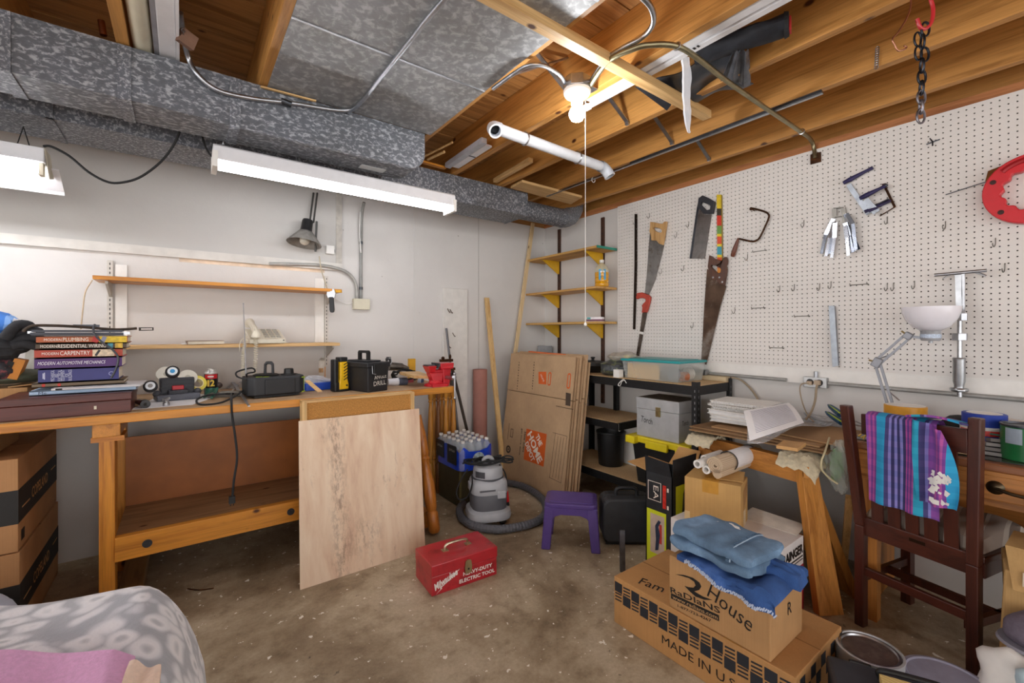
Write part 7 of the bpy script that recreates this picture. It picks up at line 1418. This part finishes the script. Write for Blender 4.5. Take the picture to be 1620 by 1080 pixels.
def binder(lb, x, y_, z, w, d, h, rz, spiral_=False):
    t = Thing('notebook', lb, 'notebook', (x, y_, z), rz=rz, group='white notebooks on the cardboard')
    t.p('cover', M_WHITE, bx((0, 0, .0015), (w, d, .003)), bx((0, 0, h-.0015), (w, d, .003))); t.p('pages', plain('#dcdcdc', .8), bx((0, 0, h/2), (w-.012, d-.012, h-.0062)))
    if spiral_: t.p('spiral_binding', M_WHITE, *[tb([Vector((-w/2, -d/2+.012+i*.014, h/2))+Vector((.010*math.cos(s), 0, .010*math.sin(s))) for s in [2*PI*j/8 for j in range(8)]], .0014, 5, True) for i in range(int(d/.0145))], kind='stuff')
binder('lowest white notebook of stack beside black shelving', 2.52, 1.20, zp, .22, .28, .022, .10)
binder('second white notebook of the stack, slightly turned', 2.50, 1.19, zp+.023, .22, .27, .016, .02)
binder('third thick white notebook of the stack', 2.51, 1.20, zp+.040, .23, .28, .026, -.06)
binder('spiral bound notebook below the top one', 2.53, 1.21, zp+.067, .20, .26, .014, .05, True)
binder('second spiral notebook with wide white cover', 2.52, 1.20, zp+.086, .23, .29, .010, -.02, True)
binder('top white notebook with grey printed cover', 2.53, 1.19, zp+.101, .24, .30, .014, .08, True)
sh = [PZ(1176, 650, .86), PZ(1248, 637, .84), PZ(1272, 668, .79), PZ(1186, 697, .76)]
t = Thing('printed_page', 'white lined printed page sloping off the notebook stack', 'paper', sh[3], world=True)
def pg(u, v): a = sh[0].lerp(sh[1], u); b = sh[3].lerp(sh[2], u); return a.lerp(b, v)+Vector((0, 0, .012*math.sin(PI*v)))
t.p('page', M_PAPER, gr(8, 8, pg, .001), smooth=True); t.p('printed_lines', plain('#9a9ab0', .8), *[gr(6, 1, lambda u, v, k=k: pg(.12+.78*u, .10+.042*k+.012*v)+Vector((0, 0, .0012))) for k in range(19)], kind='stuff')
one('clear_bag', 'crumpled clear plastic bag spread over the cardboard stack', 'plastic bag', clear('#eceef2', .15, .42), gr(22, 12, lambda u, v: PZ(1182+150*u-20*v*u, 700-38*u-30*v+6*math.sin(u*9), .735+.02*math.sin(u*13+v*7)+.05*u*(1-u)), .002))
one('tan_pad', 'tan flat pad lying on the front of cardboard stack', 'pad', plain('#c79a62', .7), slab([PZ(1228, 704, .73), PZ(1262, 709, .73), PZ(1275, 700, .73), PZ(1240, 696, .73)], (0, 0, -.014)))
run('twine', 'loop of pale twine hanging over cardboard beside chair', 'twine', plain('#c9bf9a', .8), [PZ(1312, 692, .735), PD(1306, 712, 1.95), PD(1300, 728, 1.93), PD(1300, 742, 1.93), PD(1312, 756, 1.93), PD(1325, 765, 1.93)], .004)
t = Thing('netting_bag', 'clear bag with green netting hanging between sawhorse and chair', 'bag', PD(1325, 770, 1.95), world=True); t.p('bag', clear('#d8dcd4', .2, .35), blob(PD(1326, 738, 1.98), (.05, .05, .11), .15, seed=41)); t.p('green_net', plain('#4a9a3a', .7, 0, .3), blob(PD(1323, 736, 1.98), (.022, .022, .07), .2, seed=42))
for i, (a, b) in enumerate((((1310, 640), (1330, 655)), ((1306, 651), (1332, 668)))):
    t = Thing('striped_handle', ('upper' if i == 0 else 'lower')+' blue and lime striped handle behind chair post', 'tool', PX(a[0], a[1], 2.80), world=True); A, B = PX(*a, 2.80), PX(*b, 2.70); d = B-A  # striped handle of an unidentified tool
    t.p('grip', plain('#1f4a6a', .4), tb([A, A+d*.2, A+d*.6, B], [.004, .012, .016, .017], 10)); t.p('stripe', plain('#b8c83a', .4), tb([A+d*.15+Vector((-.010, 0, .006)), A+d*.6+Vector((-.014, 0, .008)), B+Vector((-.015, 0, .008))], [.002, .004, .004], 6)); t.p('stem', M_STEEL, cy(B, Vector((2.6, B.y-.15, .77)), .004, n=6))
# ================================================================ DESK, CHAIR AND THE RIGHT FOREGROUND
ZD = .76; XD = 2.30
t = Thing('writing_desk', 'golden oak desk with drawers against the right wall', 'desk', (2.57, .1, 0), world=True)
M_OAK = wood('#b97a3a', '#8f5520', 1, 1, .4, False); M_OAKZ = wood('#b97a3a', '#8f5520', 2, 1, .4, False)
t.p('top', wood('#8a5430', '#613418', 1, 1, .4, False), b2((XD-.02, -.75, ZD-.03), (XW-.025, .66, ZD)), bev=.006)
t.p('glass_mat', plain('#3a3a36', .2), b2((XD+.02, -.74, ZD+.0005), (XW-.03, .64, ZD+.004)))
t.p('apron', M_OAK, b2((XD+.015, -.72, .60), (XD+.035, .63, ZD-.0305)))
dr1 = t.p('drawer', M_OAK, b2((XD, -.42, .625), (XD+.0145, .40, ZD-.042)), bev=.004); t.p('moulding', M_OAK, b2((XD-.006, -.42, ZD-.048), (XD+.0145, .63, ZD-.0308)), bev=.003)
dr2 = t.p('drawer', M_OAK, b2((XD, .45, .625), (XD+.0145, .62, ZD-.042)), bev=.004)
t.p('end_panel', M_OAKZ, b2((XD+.036, .61, .0), (XW-.04, .63, ZD-.0305))); t.p('raised_panel', M_OAKZ, b2((XD+.08, .63, .1), (XW-.09, .638, .68)), bev=.006)
t.p('back_panel', M_OAK, b2((XW-.06, -.72, .3), (XW-.04, .609, ZD-.0305))); t.p('modesty_leg', M_OAKZ, b2((XD+.036, .56, 0), (XD+.09, .609, .60)))
M_AB = metal('#5a5040', .4)
for y_ in (.22, .02):
    t.p('pull', M_AB, lathe_axis([(.0, .012), (.016, .008), (.024, 0)], (XD-.001, y_, .672), (-1, 0, 0), 16), par=dr1, smooth=True)
t.p('pull_bail', M_AB, tb(smooth_path([(XD-.008, .22, .672), (XD-.02, .18, .664), (XD-.022, .12, .662), (XD-.02, .06, .664), (XD-.008, .02, .672)], 4), .006, 8), par=dr1, smooth=True)
# ---- chair
t = Thing('side_chair', 'dark mahogany slat-back chair with its back to the room', 'chair', (2.4, .42, 0), world=True)
M_CH = wood('#4a2217', '#2c110b', 2, 1, .35, False); M_CHY = wood('#4a2217', '#2c110b', 1, 1, .35, False)
LP0, RP0 = PZ(1362, 988), PZ(1541, 1085); ct = RP0-LP0; cu = ct.normalized(); cn = UP.cross(cu)   # cn points to the desk
if cn.x < 0: cn = -cn
def ch(u, n, z): return LP0+cu*u+cn*n+UP*z
Wc = ct.length
LT, RT_ = PD(1343, 640, (LP0-ORG).dot(FW)), PD(1549, 660, (RP0-ORG).dot(FW))
for p0, p1 in ((LP0, LT), (RP0, RT_)):
    b_ = [p0-cu*.017-cn*.017, p0+cu*.017-cn*.017, p0+cu*.017+cn*.02, p0-cu*.017+cn*.02]
    m_ = Vector((p0.x, p0.y, .42)); mm = [q-p0+m_ for q in b_]; m2 = [q-p0+p1-cn*.02 for q in b_]
    t.p('back_post', M_CH, hexa(b_, mm), hexa(mm, m2), bev=.004)
def rail(nm, z0, z1, th=.02, n0=0., tilt=0.):
    f = lambda z: tilt*max(0, (z-.42)/.5)
    a = ch(.01, n0-f(z0), z0); b = ch(Wc-.01, n0-f(z0), z0); c = ch(Wc-.01, n0-f(z1), z1); d = ch(.01, n0-f(z1), z1)
    t.p(nm, M_CHY, slab([a, b, c, d], cn*th), bev=.003)
rail('top_rail', .80, .885, .02, -.002, .02); rail('lower_rail', .38, .455, .022, -.004); rail('stretcher', .215, .25, .02, -.006)
for i in range(5):
    u = Wc*(.17+.165*i); w = .020
    t.p('slat', M_CH, slab([ch(u-w, -.001, .45), ch(u+w, -.001, .45), ch(u+w, -.018, .81), ch(u-w, -.018, .81)], cn*.010))
t.p('maker_plate', metal('#3a2c22', .5), slab([ch(Wc*.48, -.0045, .425), ch(Wc*.62, -.0045, .425), ch(Wc*.62, -.0045, .437), ch(Wc*.48, -.0045, .437)], -cn*.0015))
t.p('seat', M_CHY, slab([ch(-.02, .02, .425), ch(Wc+.02, .02, .425), ch(Wc+.04, .40, .425), ch(-.04, .40, .425)], UP*.022), bev=.004)
for u in (-.01, Wc+.01): t.p('front_leg', M_CH, beam(ch(u, .37, 0), ch(u, .37, .425), .036, .036, up=cn)); t.p('side_stretcher', M_CH, beam(ch(u*.9, .02, .19), ch(u, .36, .19), .018, .03)); t.p('seat_rail', M_CH, beam(ch(u, .02, .40), ch(u, .38, .40), .02, .05))
t.p('cross_stretcher', M_CH, beam(ch(0, .2, .19), ch(Wc, .2, .19), .018, .03))
one('seat_cushion', 'grey and cream striped cushion on the dark chair seat', 'cushion', stripes([(2, '#b9ada2'), (.5, '#e0d8cc'), (1, '#8a7c72'), (.5, '#d8d0c4')], 'Y', 12.0), pillowy(ch(Wc/2, .22, 0).x, ch(Wc/2, .22, 0).y, .4475, .36, .37, .06, math.atan2(cu.y, cu.x), seed=12), smooth=True)
# ---- towel
t = Thing('striped_towel', 'blue, purple and turquoise striped towel draped over chair back', 'towel', ch(Wc*.45, -.03, .55), rz=math.atan2(cu.y, cu.x))
cols = [(1.2, '#8a4fa0'), (.3, '#b0559a'), (.3, '#7a3f90'), (.3, '#b0559a'), (.3, '#7a3f90'), (1.3, '#2f9ac8'), (.5, '#4a4478'), (.35, '#8a84c8'), (.35, '#3c3868'), (.35, '#8a84c8'), (.35, '#3c3868'), (.35, '#8a84c8'), (.4, '#3c3868'), (.25, '#b0509a'), (.25, '#6a3f90'), (.25, '#b0509a'), (.25, '#6a3f90'), (.25, '#b0509a'), (1.1, '#2fa0c0'), (.5, '#4a4478'), (.3, '#8a84c8')]
M_TW = stripes(cols, 'X', 4.4, .95, ('Z', 22.0, (.62, .78, .85, 1)), .62)
Rt = Euler((0, 0, math.atan2(cu.y, cu.x))).to_matrix().inverted(); TO = ch(Wc*.45, -.03, .55)
def tl(u, n, z): return Rt @ (ch(u, n, z)-TO)
def tw(u, v):
    s = v*.62; U = .035+u*.225*(1-.0*v)
    if s < .10: n = .028; z = .885-.10+s
    elif s < .14: a = PI*(s-.10)/.04; n = .028-.03*(1-math.cos(a)) ; z = .888+.012*math.sin(a)
    else:
        d = s-.14; n = -.034-.01*d+.010*math.sin(u*14+d*3)*min(1, d*5); z = .888-d*.72; U += .02*d
    return tl(U, n, z)
t.p('towel', M_TW, gr(30, 44, tw), smooth=True)
def tw2(u, v):
    d = v*.30; U = .20+.13*u*(.65+.7*v-.55*v*v)+.02*v; n = -.045-.018*math.sin(u*9+v*3)-.01*v; z = .905-.02*(1-u)*0-d-.05*u*(1-v)*0.6
    return tl(U, n-.012, z)
t.p('twisted_end', M_TW, gr(20, 26, tw2), smooth=True)
def tw3(u, v):
    d = v*.04; U = .18+.16*u; n = -.06+.09*v; return tl(U, n, .912-.0*u+.012*math.sin(u*PI)-.015*v)
t.p('top_fold', M_TW, gr(14, 6, tw3, .008), smooth=True)
t.p('paint_splatter', M_WHITE, *[bx(Vector(tw2(.35+.5*random.random(), .55+.4*random.random()))+Vector((0, -.003, 0)), (.008+.012*random.random(), .001, .006+.012*random.random()), (0, random.random(), 0)) for _ in range(34)], kind='stuff')
# ---- things on the desk
zd = ZD+.0045
lb = PX(1408, 642, 2.63); lb.z = zd
t = Thing('desk_lamp', 'grey articulated desk lamp with white glass bowl shade turned up', 'lamp', lb, world=True)
Xl = 2.62; g = lambda a, b, X=Xl: PX(1360+a/4.5, 420+b/4.5, X)
M_LAMP = plain('#8d8f96', .4, .4, .1)
e0, e1, e2 = g(215, 985), g(125, 690), g(345, 500)
t.p('base', plain('#8d8f96', .4, .3), la([(.07, 0), (.075, .004), (.075, .016), (.02, .022), (.012, .03), (.012, .06), (0, .06)], 24, c=(lb.x, e0.y-.0, zd)), cy((lb.x, e0.y, zd+.05), e0, .010, n=10))
for s in (-.011, .011):
    off = Vector((0, s, s*.4)); t.p('lower_arm', M_LAMP, beam(e0+off, e1+off, .008, .010)); t.p('upper_arm', M_LAMP, beam(e1+off, e2+off, .008, .010))
t.p('joint', M_LAMP, bx(e1, (.03, .034, .045), (.5, 0, 0)), bev=.004); t.p('joint', M_LAMP, bx(e2, (.03, .03, .03), (.6, 0, 0)), bev=.004); t.p('spring', M_STEEL, cy(g(190, 880), g(285, 960), .003, n=6), cy(g(150, 660), g(250, 620), .003, n=6))
hc = g(505, 470); t.p('neck', M_LAMP, beam(e2, g(445, 515), .012, .012)); t.p('wing_screw', plain('#a08a5a', .4, .5), cy(e2, g(297, 465), .004, n=8), cy(e1, g(65, 672), .004, n=8))
t.p('socket_cup', plain('#a9abb0', .35, .3), la([(.0, -.05), (.008, -.05), (.008, -.04), (.030, -.04), (.034, -.034), (.034, .0), (.036, .004), (.030, .006)], 24, c=hc), smooth=True); t.p('label_band', plain('#b9c8dc', .4, 0, .3, 200), la([(.0345, -.028), (.0348, -.027), (.0348, -.012), (.0345, -.011)], 24, c=hc))
t.p('bowl_shade', plain('#eceaf2', .15, 0, .02, coat=.3), la([(.034, .004), (.06, .02), (.084, .052), (.096, .085), (.098, .108), (.094, .108), (.092, .085), (.08, .054), (.056, .024), (.02, .012), (0, .012)], 36, c=hc), smooth=True)
q = PX(1432, 648, 2.55); q.z = zd
t = Thing('tape_roll', 'wide yellow-brown and white tape roll on desk behind the towel', 'tape roll', q)
t.p('tape', plain('#d89a2c', .35), la([(.072, 0), (.073, .002), (.073, .134), (.068, .136)], 36, cap=False), smooth=True); t.p('core', M_WHITE, la([(.068, .136), (.062, .1365), (.060, .132), (.06, .02), (0, .02)], 36), smooth=True)
q = PX(1557, 663, 2.52); q.z = zd+.092
t = Thing('painter_tape_roll', 'blue painter tape roll resting on white tub on the desk', 'tape roll', q)
t.p('tape', plain('#1f3fa8', .5), la([(.062, 0), (.063, .002), (.063, .046), (.060, .048), (.050, .048)], 36, cap=False), smooth=True); t.p('core', M_WHITE, la([(.050, .048), (.047, .049), (.046, .046), (.046, .004), (0, .004)], 36), smooth=True)
t = Thing('putty_tub', 'white tub with red and blue label on desk', 'tub', (q.x, q.y, zd)); t.p('tub', M_WHITE, la([(.06, 0), (.062, .002), (.068, .085), (.07, .086), (.07, .092), (0, .092)], 32), smooth=True)
cd = math.atan2(-q.y+0, -q.x); t.p('red_label', plain('#d03028', .4), wrap(.069, .06, .08, cd-1.2, cd+1.3)); t.p('blue_label', plain('#2050b0', .4), wrap(.067, .01, .06, cd-1.2, cd+.6))
q = PX(1612, 726, 2.40); q.z = zd
t = Thing('green_can', 'green printed can on the desk at right picture edge', 'can', (q.x+.02, q.y-.02, zd)); t.p('can', plain('#1f6a3a', .35, 0, .2, 12), la([(.066, 0), (.068, .002), (.068, .118)], 32), smooth=True); t.p('rim', M_DSTEEL, la([(.068, .118), (.07, .12), (.07, .126), (.064, .127), (.062, .12), (0, .12)], 32), smooth=True)
cd = math.atan2(-q.y, -q.x); t.p('white_label', M_WHITE, wrap(.0685, .01, .06, cd+.55, cd+1.0, 6)); t.p('grey_print', plain('#9aa6b4', .4), wrap(.0685, .06, .115, cd-.9, cd-.2, 6))
t = Thing('sander_sheets', 'stack of grey folded sandpaper sheets on desk', 'sandpaper', PX(1590, 715, 2.42), world=True); q = PX(1585, 716, 2.45); q.z = zd
for i in range(4): t.p('sheet', plain(('#8d8a88', '#7a7674')[i % 2], .9), bx(q+Vector((.005*i, -.004*i, .008+.014*i)), (.12, .11, .012), (0, .05*i, .1*i)))
t = Thing('hand_broom', 'small dark and cream hand brush lying on desk', 'brush', PX(1598, 690, 2.5), world=True); q = PX(1604, 690, 2.48); t.p('head', plain('#2a2622', .7), bx(q+Vector((0, 0, .02)), (.04, .05, .05), (.4, 0, 0))); t.p('handle', plain('#c8a884', .6), beam(q+Vector((-.01, .03, -.01)), q+Vector((0, -.06, .03)), .02, .014)); t.p('wire', plain('#3a7a6a', .5), cy(PX(1566, 686, 2.45), PX(1600, 691, 2.45), .003, n=6))
one('paper_scrap', 'brown folded paper lying on desk behind the towel', 'paper', plain('#a58a6a', .8, 0, .2), slab([PZ(1508, 712, zd+.012), PZ(1540, 716, zd+.012), PZ(1540, 703, zd+.012), PZ(1512, 700, zd+.012)], (0, 0, -.010)))
one('brass_screws', 'small heap of brass screws on desk by chair left post', 'screws', metal('#c8a83a', .3, .3, 60), *[cy(PZ(1358+4*i, 690+2*(i % 3), zd+.006), PZ(1362+4*i+3*(i % 2), 687+2*(i % 2), zd+.012), .003, n=6) for i in range(5)], kind='stuff')
one('felt_cap', 'black round cap lying on desk behind the top rail', 'cap', M_BLACKM, blob(PX(1522, 664, 2.6)+Vector((0, 0, -.02)), (.06, .06, .04), .04, seed=51), smooth=True)
run('desk_papers_roll', 'long rolled paper lying across desk back beside the tub', 'paper roll', plain('#d8cfc4', .8), [PX(1565, 661, 2.6), PX(1620, 672, 2.6)], .016)
# ---- right foreground
t = Thing('carton', 'battered kraft carton under the desk at right picture edge', 'box', (2.3, -.05, 0), world=True)
M_OLD = carton('#b8935e', 11.0); X0, X1, Y0, Y1, Hh = 2.13, 2.275, -.45, .205, .52
t.p('carton', M_OLD, hexa([(X0+.02, Y0, 0), (X1, Y0, 0), (X1, Y1-.02, 0), (X0, Y1, 0)], [(X0, Y0, Hh-.06), (X1, Y0, Hh-.06), (X1+.0, Y1, Hh-.04), (X0+.01, Y1-.02, Hh-.07)]), bev=.006)
t.p('flap', M_OLD, slab([(X0-.01, Y0, Hh-.12), (X0-.01, Y1-.04, Hh-.12), (X0+.03, Y1-.02, Hh-.0), (X0+.03, Y0, Hh)], (.004, 0, 0))); t.p('flap', M_OLD, slab([(X0+.03, Y0, Hh), (X0+.03, Y1-.02, Hh), (X1, Y1-.03, Hh+.02), (X1, Y0, Hh+.02)], (0, 0, .004))); t.p('tape', plain('#b5a48c', .25), slab([(X0-.0115, Y0, Hh-.10), (X0-.0115, Y1-.06, Hh-.10), (X0-.0, Y1-.06, Hh-.06), (X0-.0, Y0, Hh-.06)], (-.001, 0, 0)))
one('grey_bin', 'grey plastic container sliver at right edge above battered carton', 'bin', plain('#7f8794', .5), hexa([(2.15, -.25, .55), (2.29, -.25, .55), (2.29, .095, .55), (2.15, .095, .55)], [(2.14, -.26, .67), (2.29, -.26, .67), (2.29, .105, .67), (2.14, .105, .67)]), bev=.006)
# paint can
q = PZ(1375, 1026, .17); q.z = 0
t = Thing('paint_can', 'metal paint can with dark dried lid on the floor', 'paint can', q)
t.p('can', plain('#c6c7c9', .35, .4, .08), la([(.088, 0), (.09, .003), (.09, .165), (.092, .167), (.092, .172), (.085, .173), (.083, .166)], 40, cap=False), smooth=True); t.p('lid_ring', M_CHROME, la([(.084, .166), (.082, .170), (.076, .170), (.073, .165)], 40, cap=False), smooth=True); t.p('lid', plain('#5c4d48', .25, .2, .35, 20, coat=.5, dirt='#7a6c66'), la([(.0735, .164), (.066, .163), (.064, .160), (0, .160)], 40), smooth=True)
# dark tool case at bottom edge
a, b = PZ(1309, 1034, .2), PZ(1424, 1066, .2); a.z = b.z = 0
o, rz, W = two_pt(a, b); 
t = Thing('tool_case', 'dark grey plastic tool case at bottom edge beside the carton', 'toolbox', o, rz)
M_TK = plain('#33363e', .5, 0, .15)
W = .22
t.p('body', M_TK, b2((0, -.26, .0), (W, -.002, .16)), bev=.008); t.p('lid', M_TK, b2((-.004, -.264, .162), (W+.004, .002, .2)), bev=.01); t.p('latch', M_BLACK, b2((W*.25, -.006, .15), (W*.5, .006, .202)), bev=.003); t.p('handle', M_BLACK, tb(smooth_path([(W*.55, -.05, .2), (W*.55, -.05, .225), (W*.9, -.05, .23), (W*1.25, -.05, .225), (W*1.25, -.05, .19)], 4), .007, 8), smooth=True)
one('brush_bristles', 'pale yellow brush block lying on the dark tool case', 'brush', stripes([(1, '#e0c684'), (.3, '#c9a860')], 'X', 90), mv(bx((0, 0, .012), (.10, .05, .022), (0, 0, rz)), o+Euler((0, 0, rz)).to_matrix() @ Vector((W*.75, -.09, .2))))
q = PZ(1500, 1078, .14); q.z = 0
t = Thing('lidded_pail', 'lavender grey plastic lid of a pail at bottom edge', 'pail', q); t.p('pail', plain('#8f90a0', .5), la([(.085, 0), (.10, .135)], 36), smooth=True); t.p('lid', plain('#9a9bb0', .45), la([(.108, .128), (.112, .132), (.112, .142), (.10, .145), (.096, .141), (0, .142)], 40), smooth=True); t.p('pour_tab', plain('#9a9bb0', .45), xf(pr(circ(.02, 14), .012), TR((-.06, .105, .132))))
one('white_cloth_bag', 'crumpled white cloth bag at the bottom right corner', 'cloth', plain('#e4e2de', .9, 0, .06, 14, .5), blob((2.035, .095, .13), (.11, .14, .15), .12, 36, 24, seed=61), smooth=True)
one('blue_cloth', 'pale blue cloth corner on the white cloth bag', 'cloth', plain('#bcd4de', .9, 0, .06, 14, .4), blob((1.95, .05, .20), (.06, .10, .08), .1, 30, 20, seed=62), smooth=True)
t = Thing('knit_cap', 'grey purple cap lying on the white cloth at right edge', 'cap', (2.02, .10, .28), world=True); q = PD(1630, 1000, 1.34)
t.p('crown', plain('#6a6270', .8, 0, .2, 60), blob(q+Vector((0, -.02, 0)), (.07, .075, .06), .05, seed=63), smooth=True); t.p('brim', plain('#8a8894', .8), la([(.07, 0), (.082, .006), (.078, .014), (.066, .01)], 30, c=q+Vector((0, -.01, -.045))), smooth=True)
# ================================================================ LEFT FOREGROUND
def blanket_mat():
    m, nt, b = newmat('leopard_fleece'); mp = coords(nt); n0 = noise(nt, mp, 6, 2)
    sc_ = N(nt, 'ShaderNodeVectorMath', operation='SCALE'); sc_.inputs['Scale'].default_value = .12; nt.links.new(n0.outputs['Color'], sc_.inputs[0]); ad = N(nt, 'ShaderNodeVectorMath', operation='ADD'); nt.links.new(mp.outputs[0], ad.inputs[0]); nt.links.new(sc_.outputs[0], ad.inputs[1])
    vo = N(nt, 'ShaderNodeTexVoronoi'); vo.inputs['Scale'].default_value = 15; nt.links.new(ad.outputs[0], vo.inputs['Vector'])
    r = ramp(nt, [(0.0, lin('#b4b7be')), (.12, lin('#babdc4')), (.27, lin('#e8e8ec')), (.42, lin('#e2e3e8')), (.62, lin('#a6aab3')), (1, lin('#9b9fa9'))]); nt.links.new(vo.outputs['Distance'], r.inputs[0])
    nt.links.new(r.outputs[0], b.inputs['Base Color']); b.inputs['Roughness'].default_value = .95; b.inputs['Sheen Weight'].default_value = .4
    n2 = noise(nt, mp, 90, 3); bump(nt, b, n2.outputs[0], .4, .004); return m
def mound(x0, x1, y0, y1, z1, n=50, r=.16, wav=.012, seed=3):
    rnd = random.Random(seed); ph = [rnd.random()*6 for _ in range(6)]
    def f(u, v):
        # profile from floor up the side, over and down
        def edge(s, L):  # s in 0..1 along span with rounded drop at both ends
            return s
        x = x0+(x1-x0)*u; y1x = y1+.5*min(.5, max(0, -x-.02)); y_ = y0+(y1x-y0)*v
        du = min(u, 1-u)*(x1-x0); dv = min(v, 1-v)*(y1x-y0)
        k = lambda d: 1.0 if d > r else math.sqrt(max(0, 1-((r-d)/r)**2))
        h = min(k(du), k(dv)) if min(du, dv) > r else k(du)*k(dv)
        z = z1*h+wav*h*(math.sin(7*x+ph[0]+3*y_)+.7*math.sin(11*y_+ph[1]-5*x)+.5*math.sin(19*x+9*y_+ph[2]))
        return (x, y_, max(.003, z))
    return gr(n, n, f)
t = Thing('fleece_blanket', 'grey and white leopard patterned fleece blanket mounded in left foreground', 'blanket', (-.6, 1.0, 0), world=True)
xe = PZ(270, 1000, .44).x
t.p('blanket', blanket_mat(), mound(-1.6, .07, .2, 1.72, .515, 80, .17, .012), smooth=True)
zt = .535
def tow(u, v):
    a = PZ(-60, 1045, zt).lerp(PZ(214, 1024, zt), u); b = PZ(-80, 1180, zt+.01).lerp(PZ(190, 1100, zt+.01), u); p = a.lerp(b, v); p.z = .538+.010*math.sin(5*u+3*v)+.006*math.sin(9*u)-.03*max(0, u-.88)*4; return p
one('pink_towel', 'pink terry towel folded on the leopard blanket', 'towel', plain('#e2aed8', .95, 0, .08, 120, .4), gr(24, 12, tow, .016), smooth=True)
def tow2(u, v):
    a = PZ(205, 1043, zt).lerp(PZ(255, 1045, zt), u); b = PZ(180, 1120, zt).lerp(PZ(246, 1120, zt), u); p = a.lerp(b, v); p.z = .532+.006*math.sin(8*u+4*v)-.01*u; return p
one('peach_washcloth', 'pale peach washcloth beside the pink towel on blanket', 'washcloth', plain('#f0d8c6', .95, 0, .06, 120, .4), gr(12, 12, tow2, .014), smooth=True)
q = PZ(8, 935, .30)
one('pale_blanket', 'pale blue folded blanket lump at left picture edge', 'blanket', plain('#c3cde0', .95, 0, .1, 16, .5), blob((q.x-.10, q.y+.03, .15), (.13, .13, .15), .06, seed=71), smooth=True)
# small debris on the floor
one('floor_chip', 'thin dark twig lying on floor under workbench front', 'twig', M_RUST, tb(smooth_path([PZ(297, 931, .004), PZ(315, 933, .004), PZ(338, 930, .004)], 3), .003, 6))
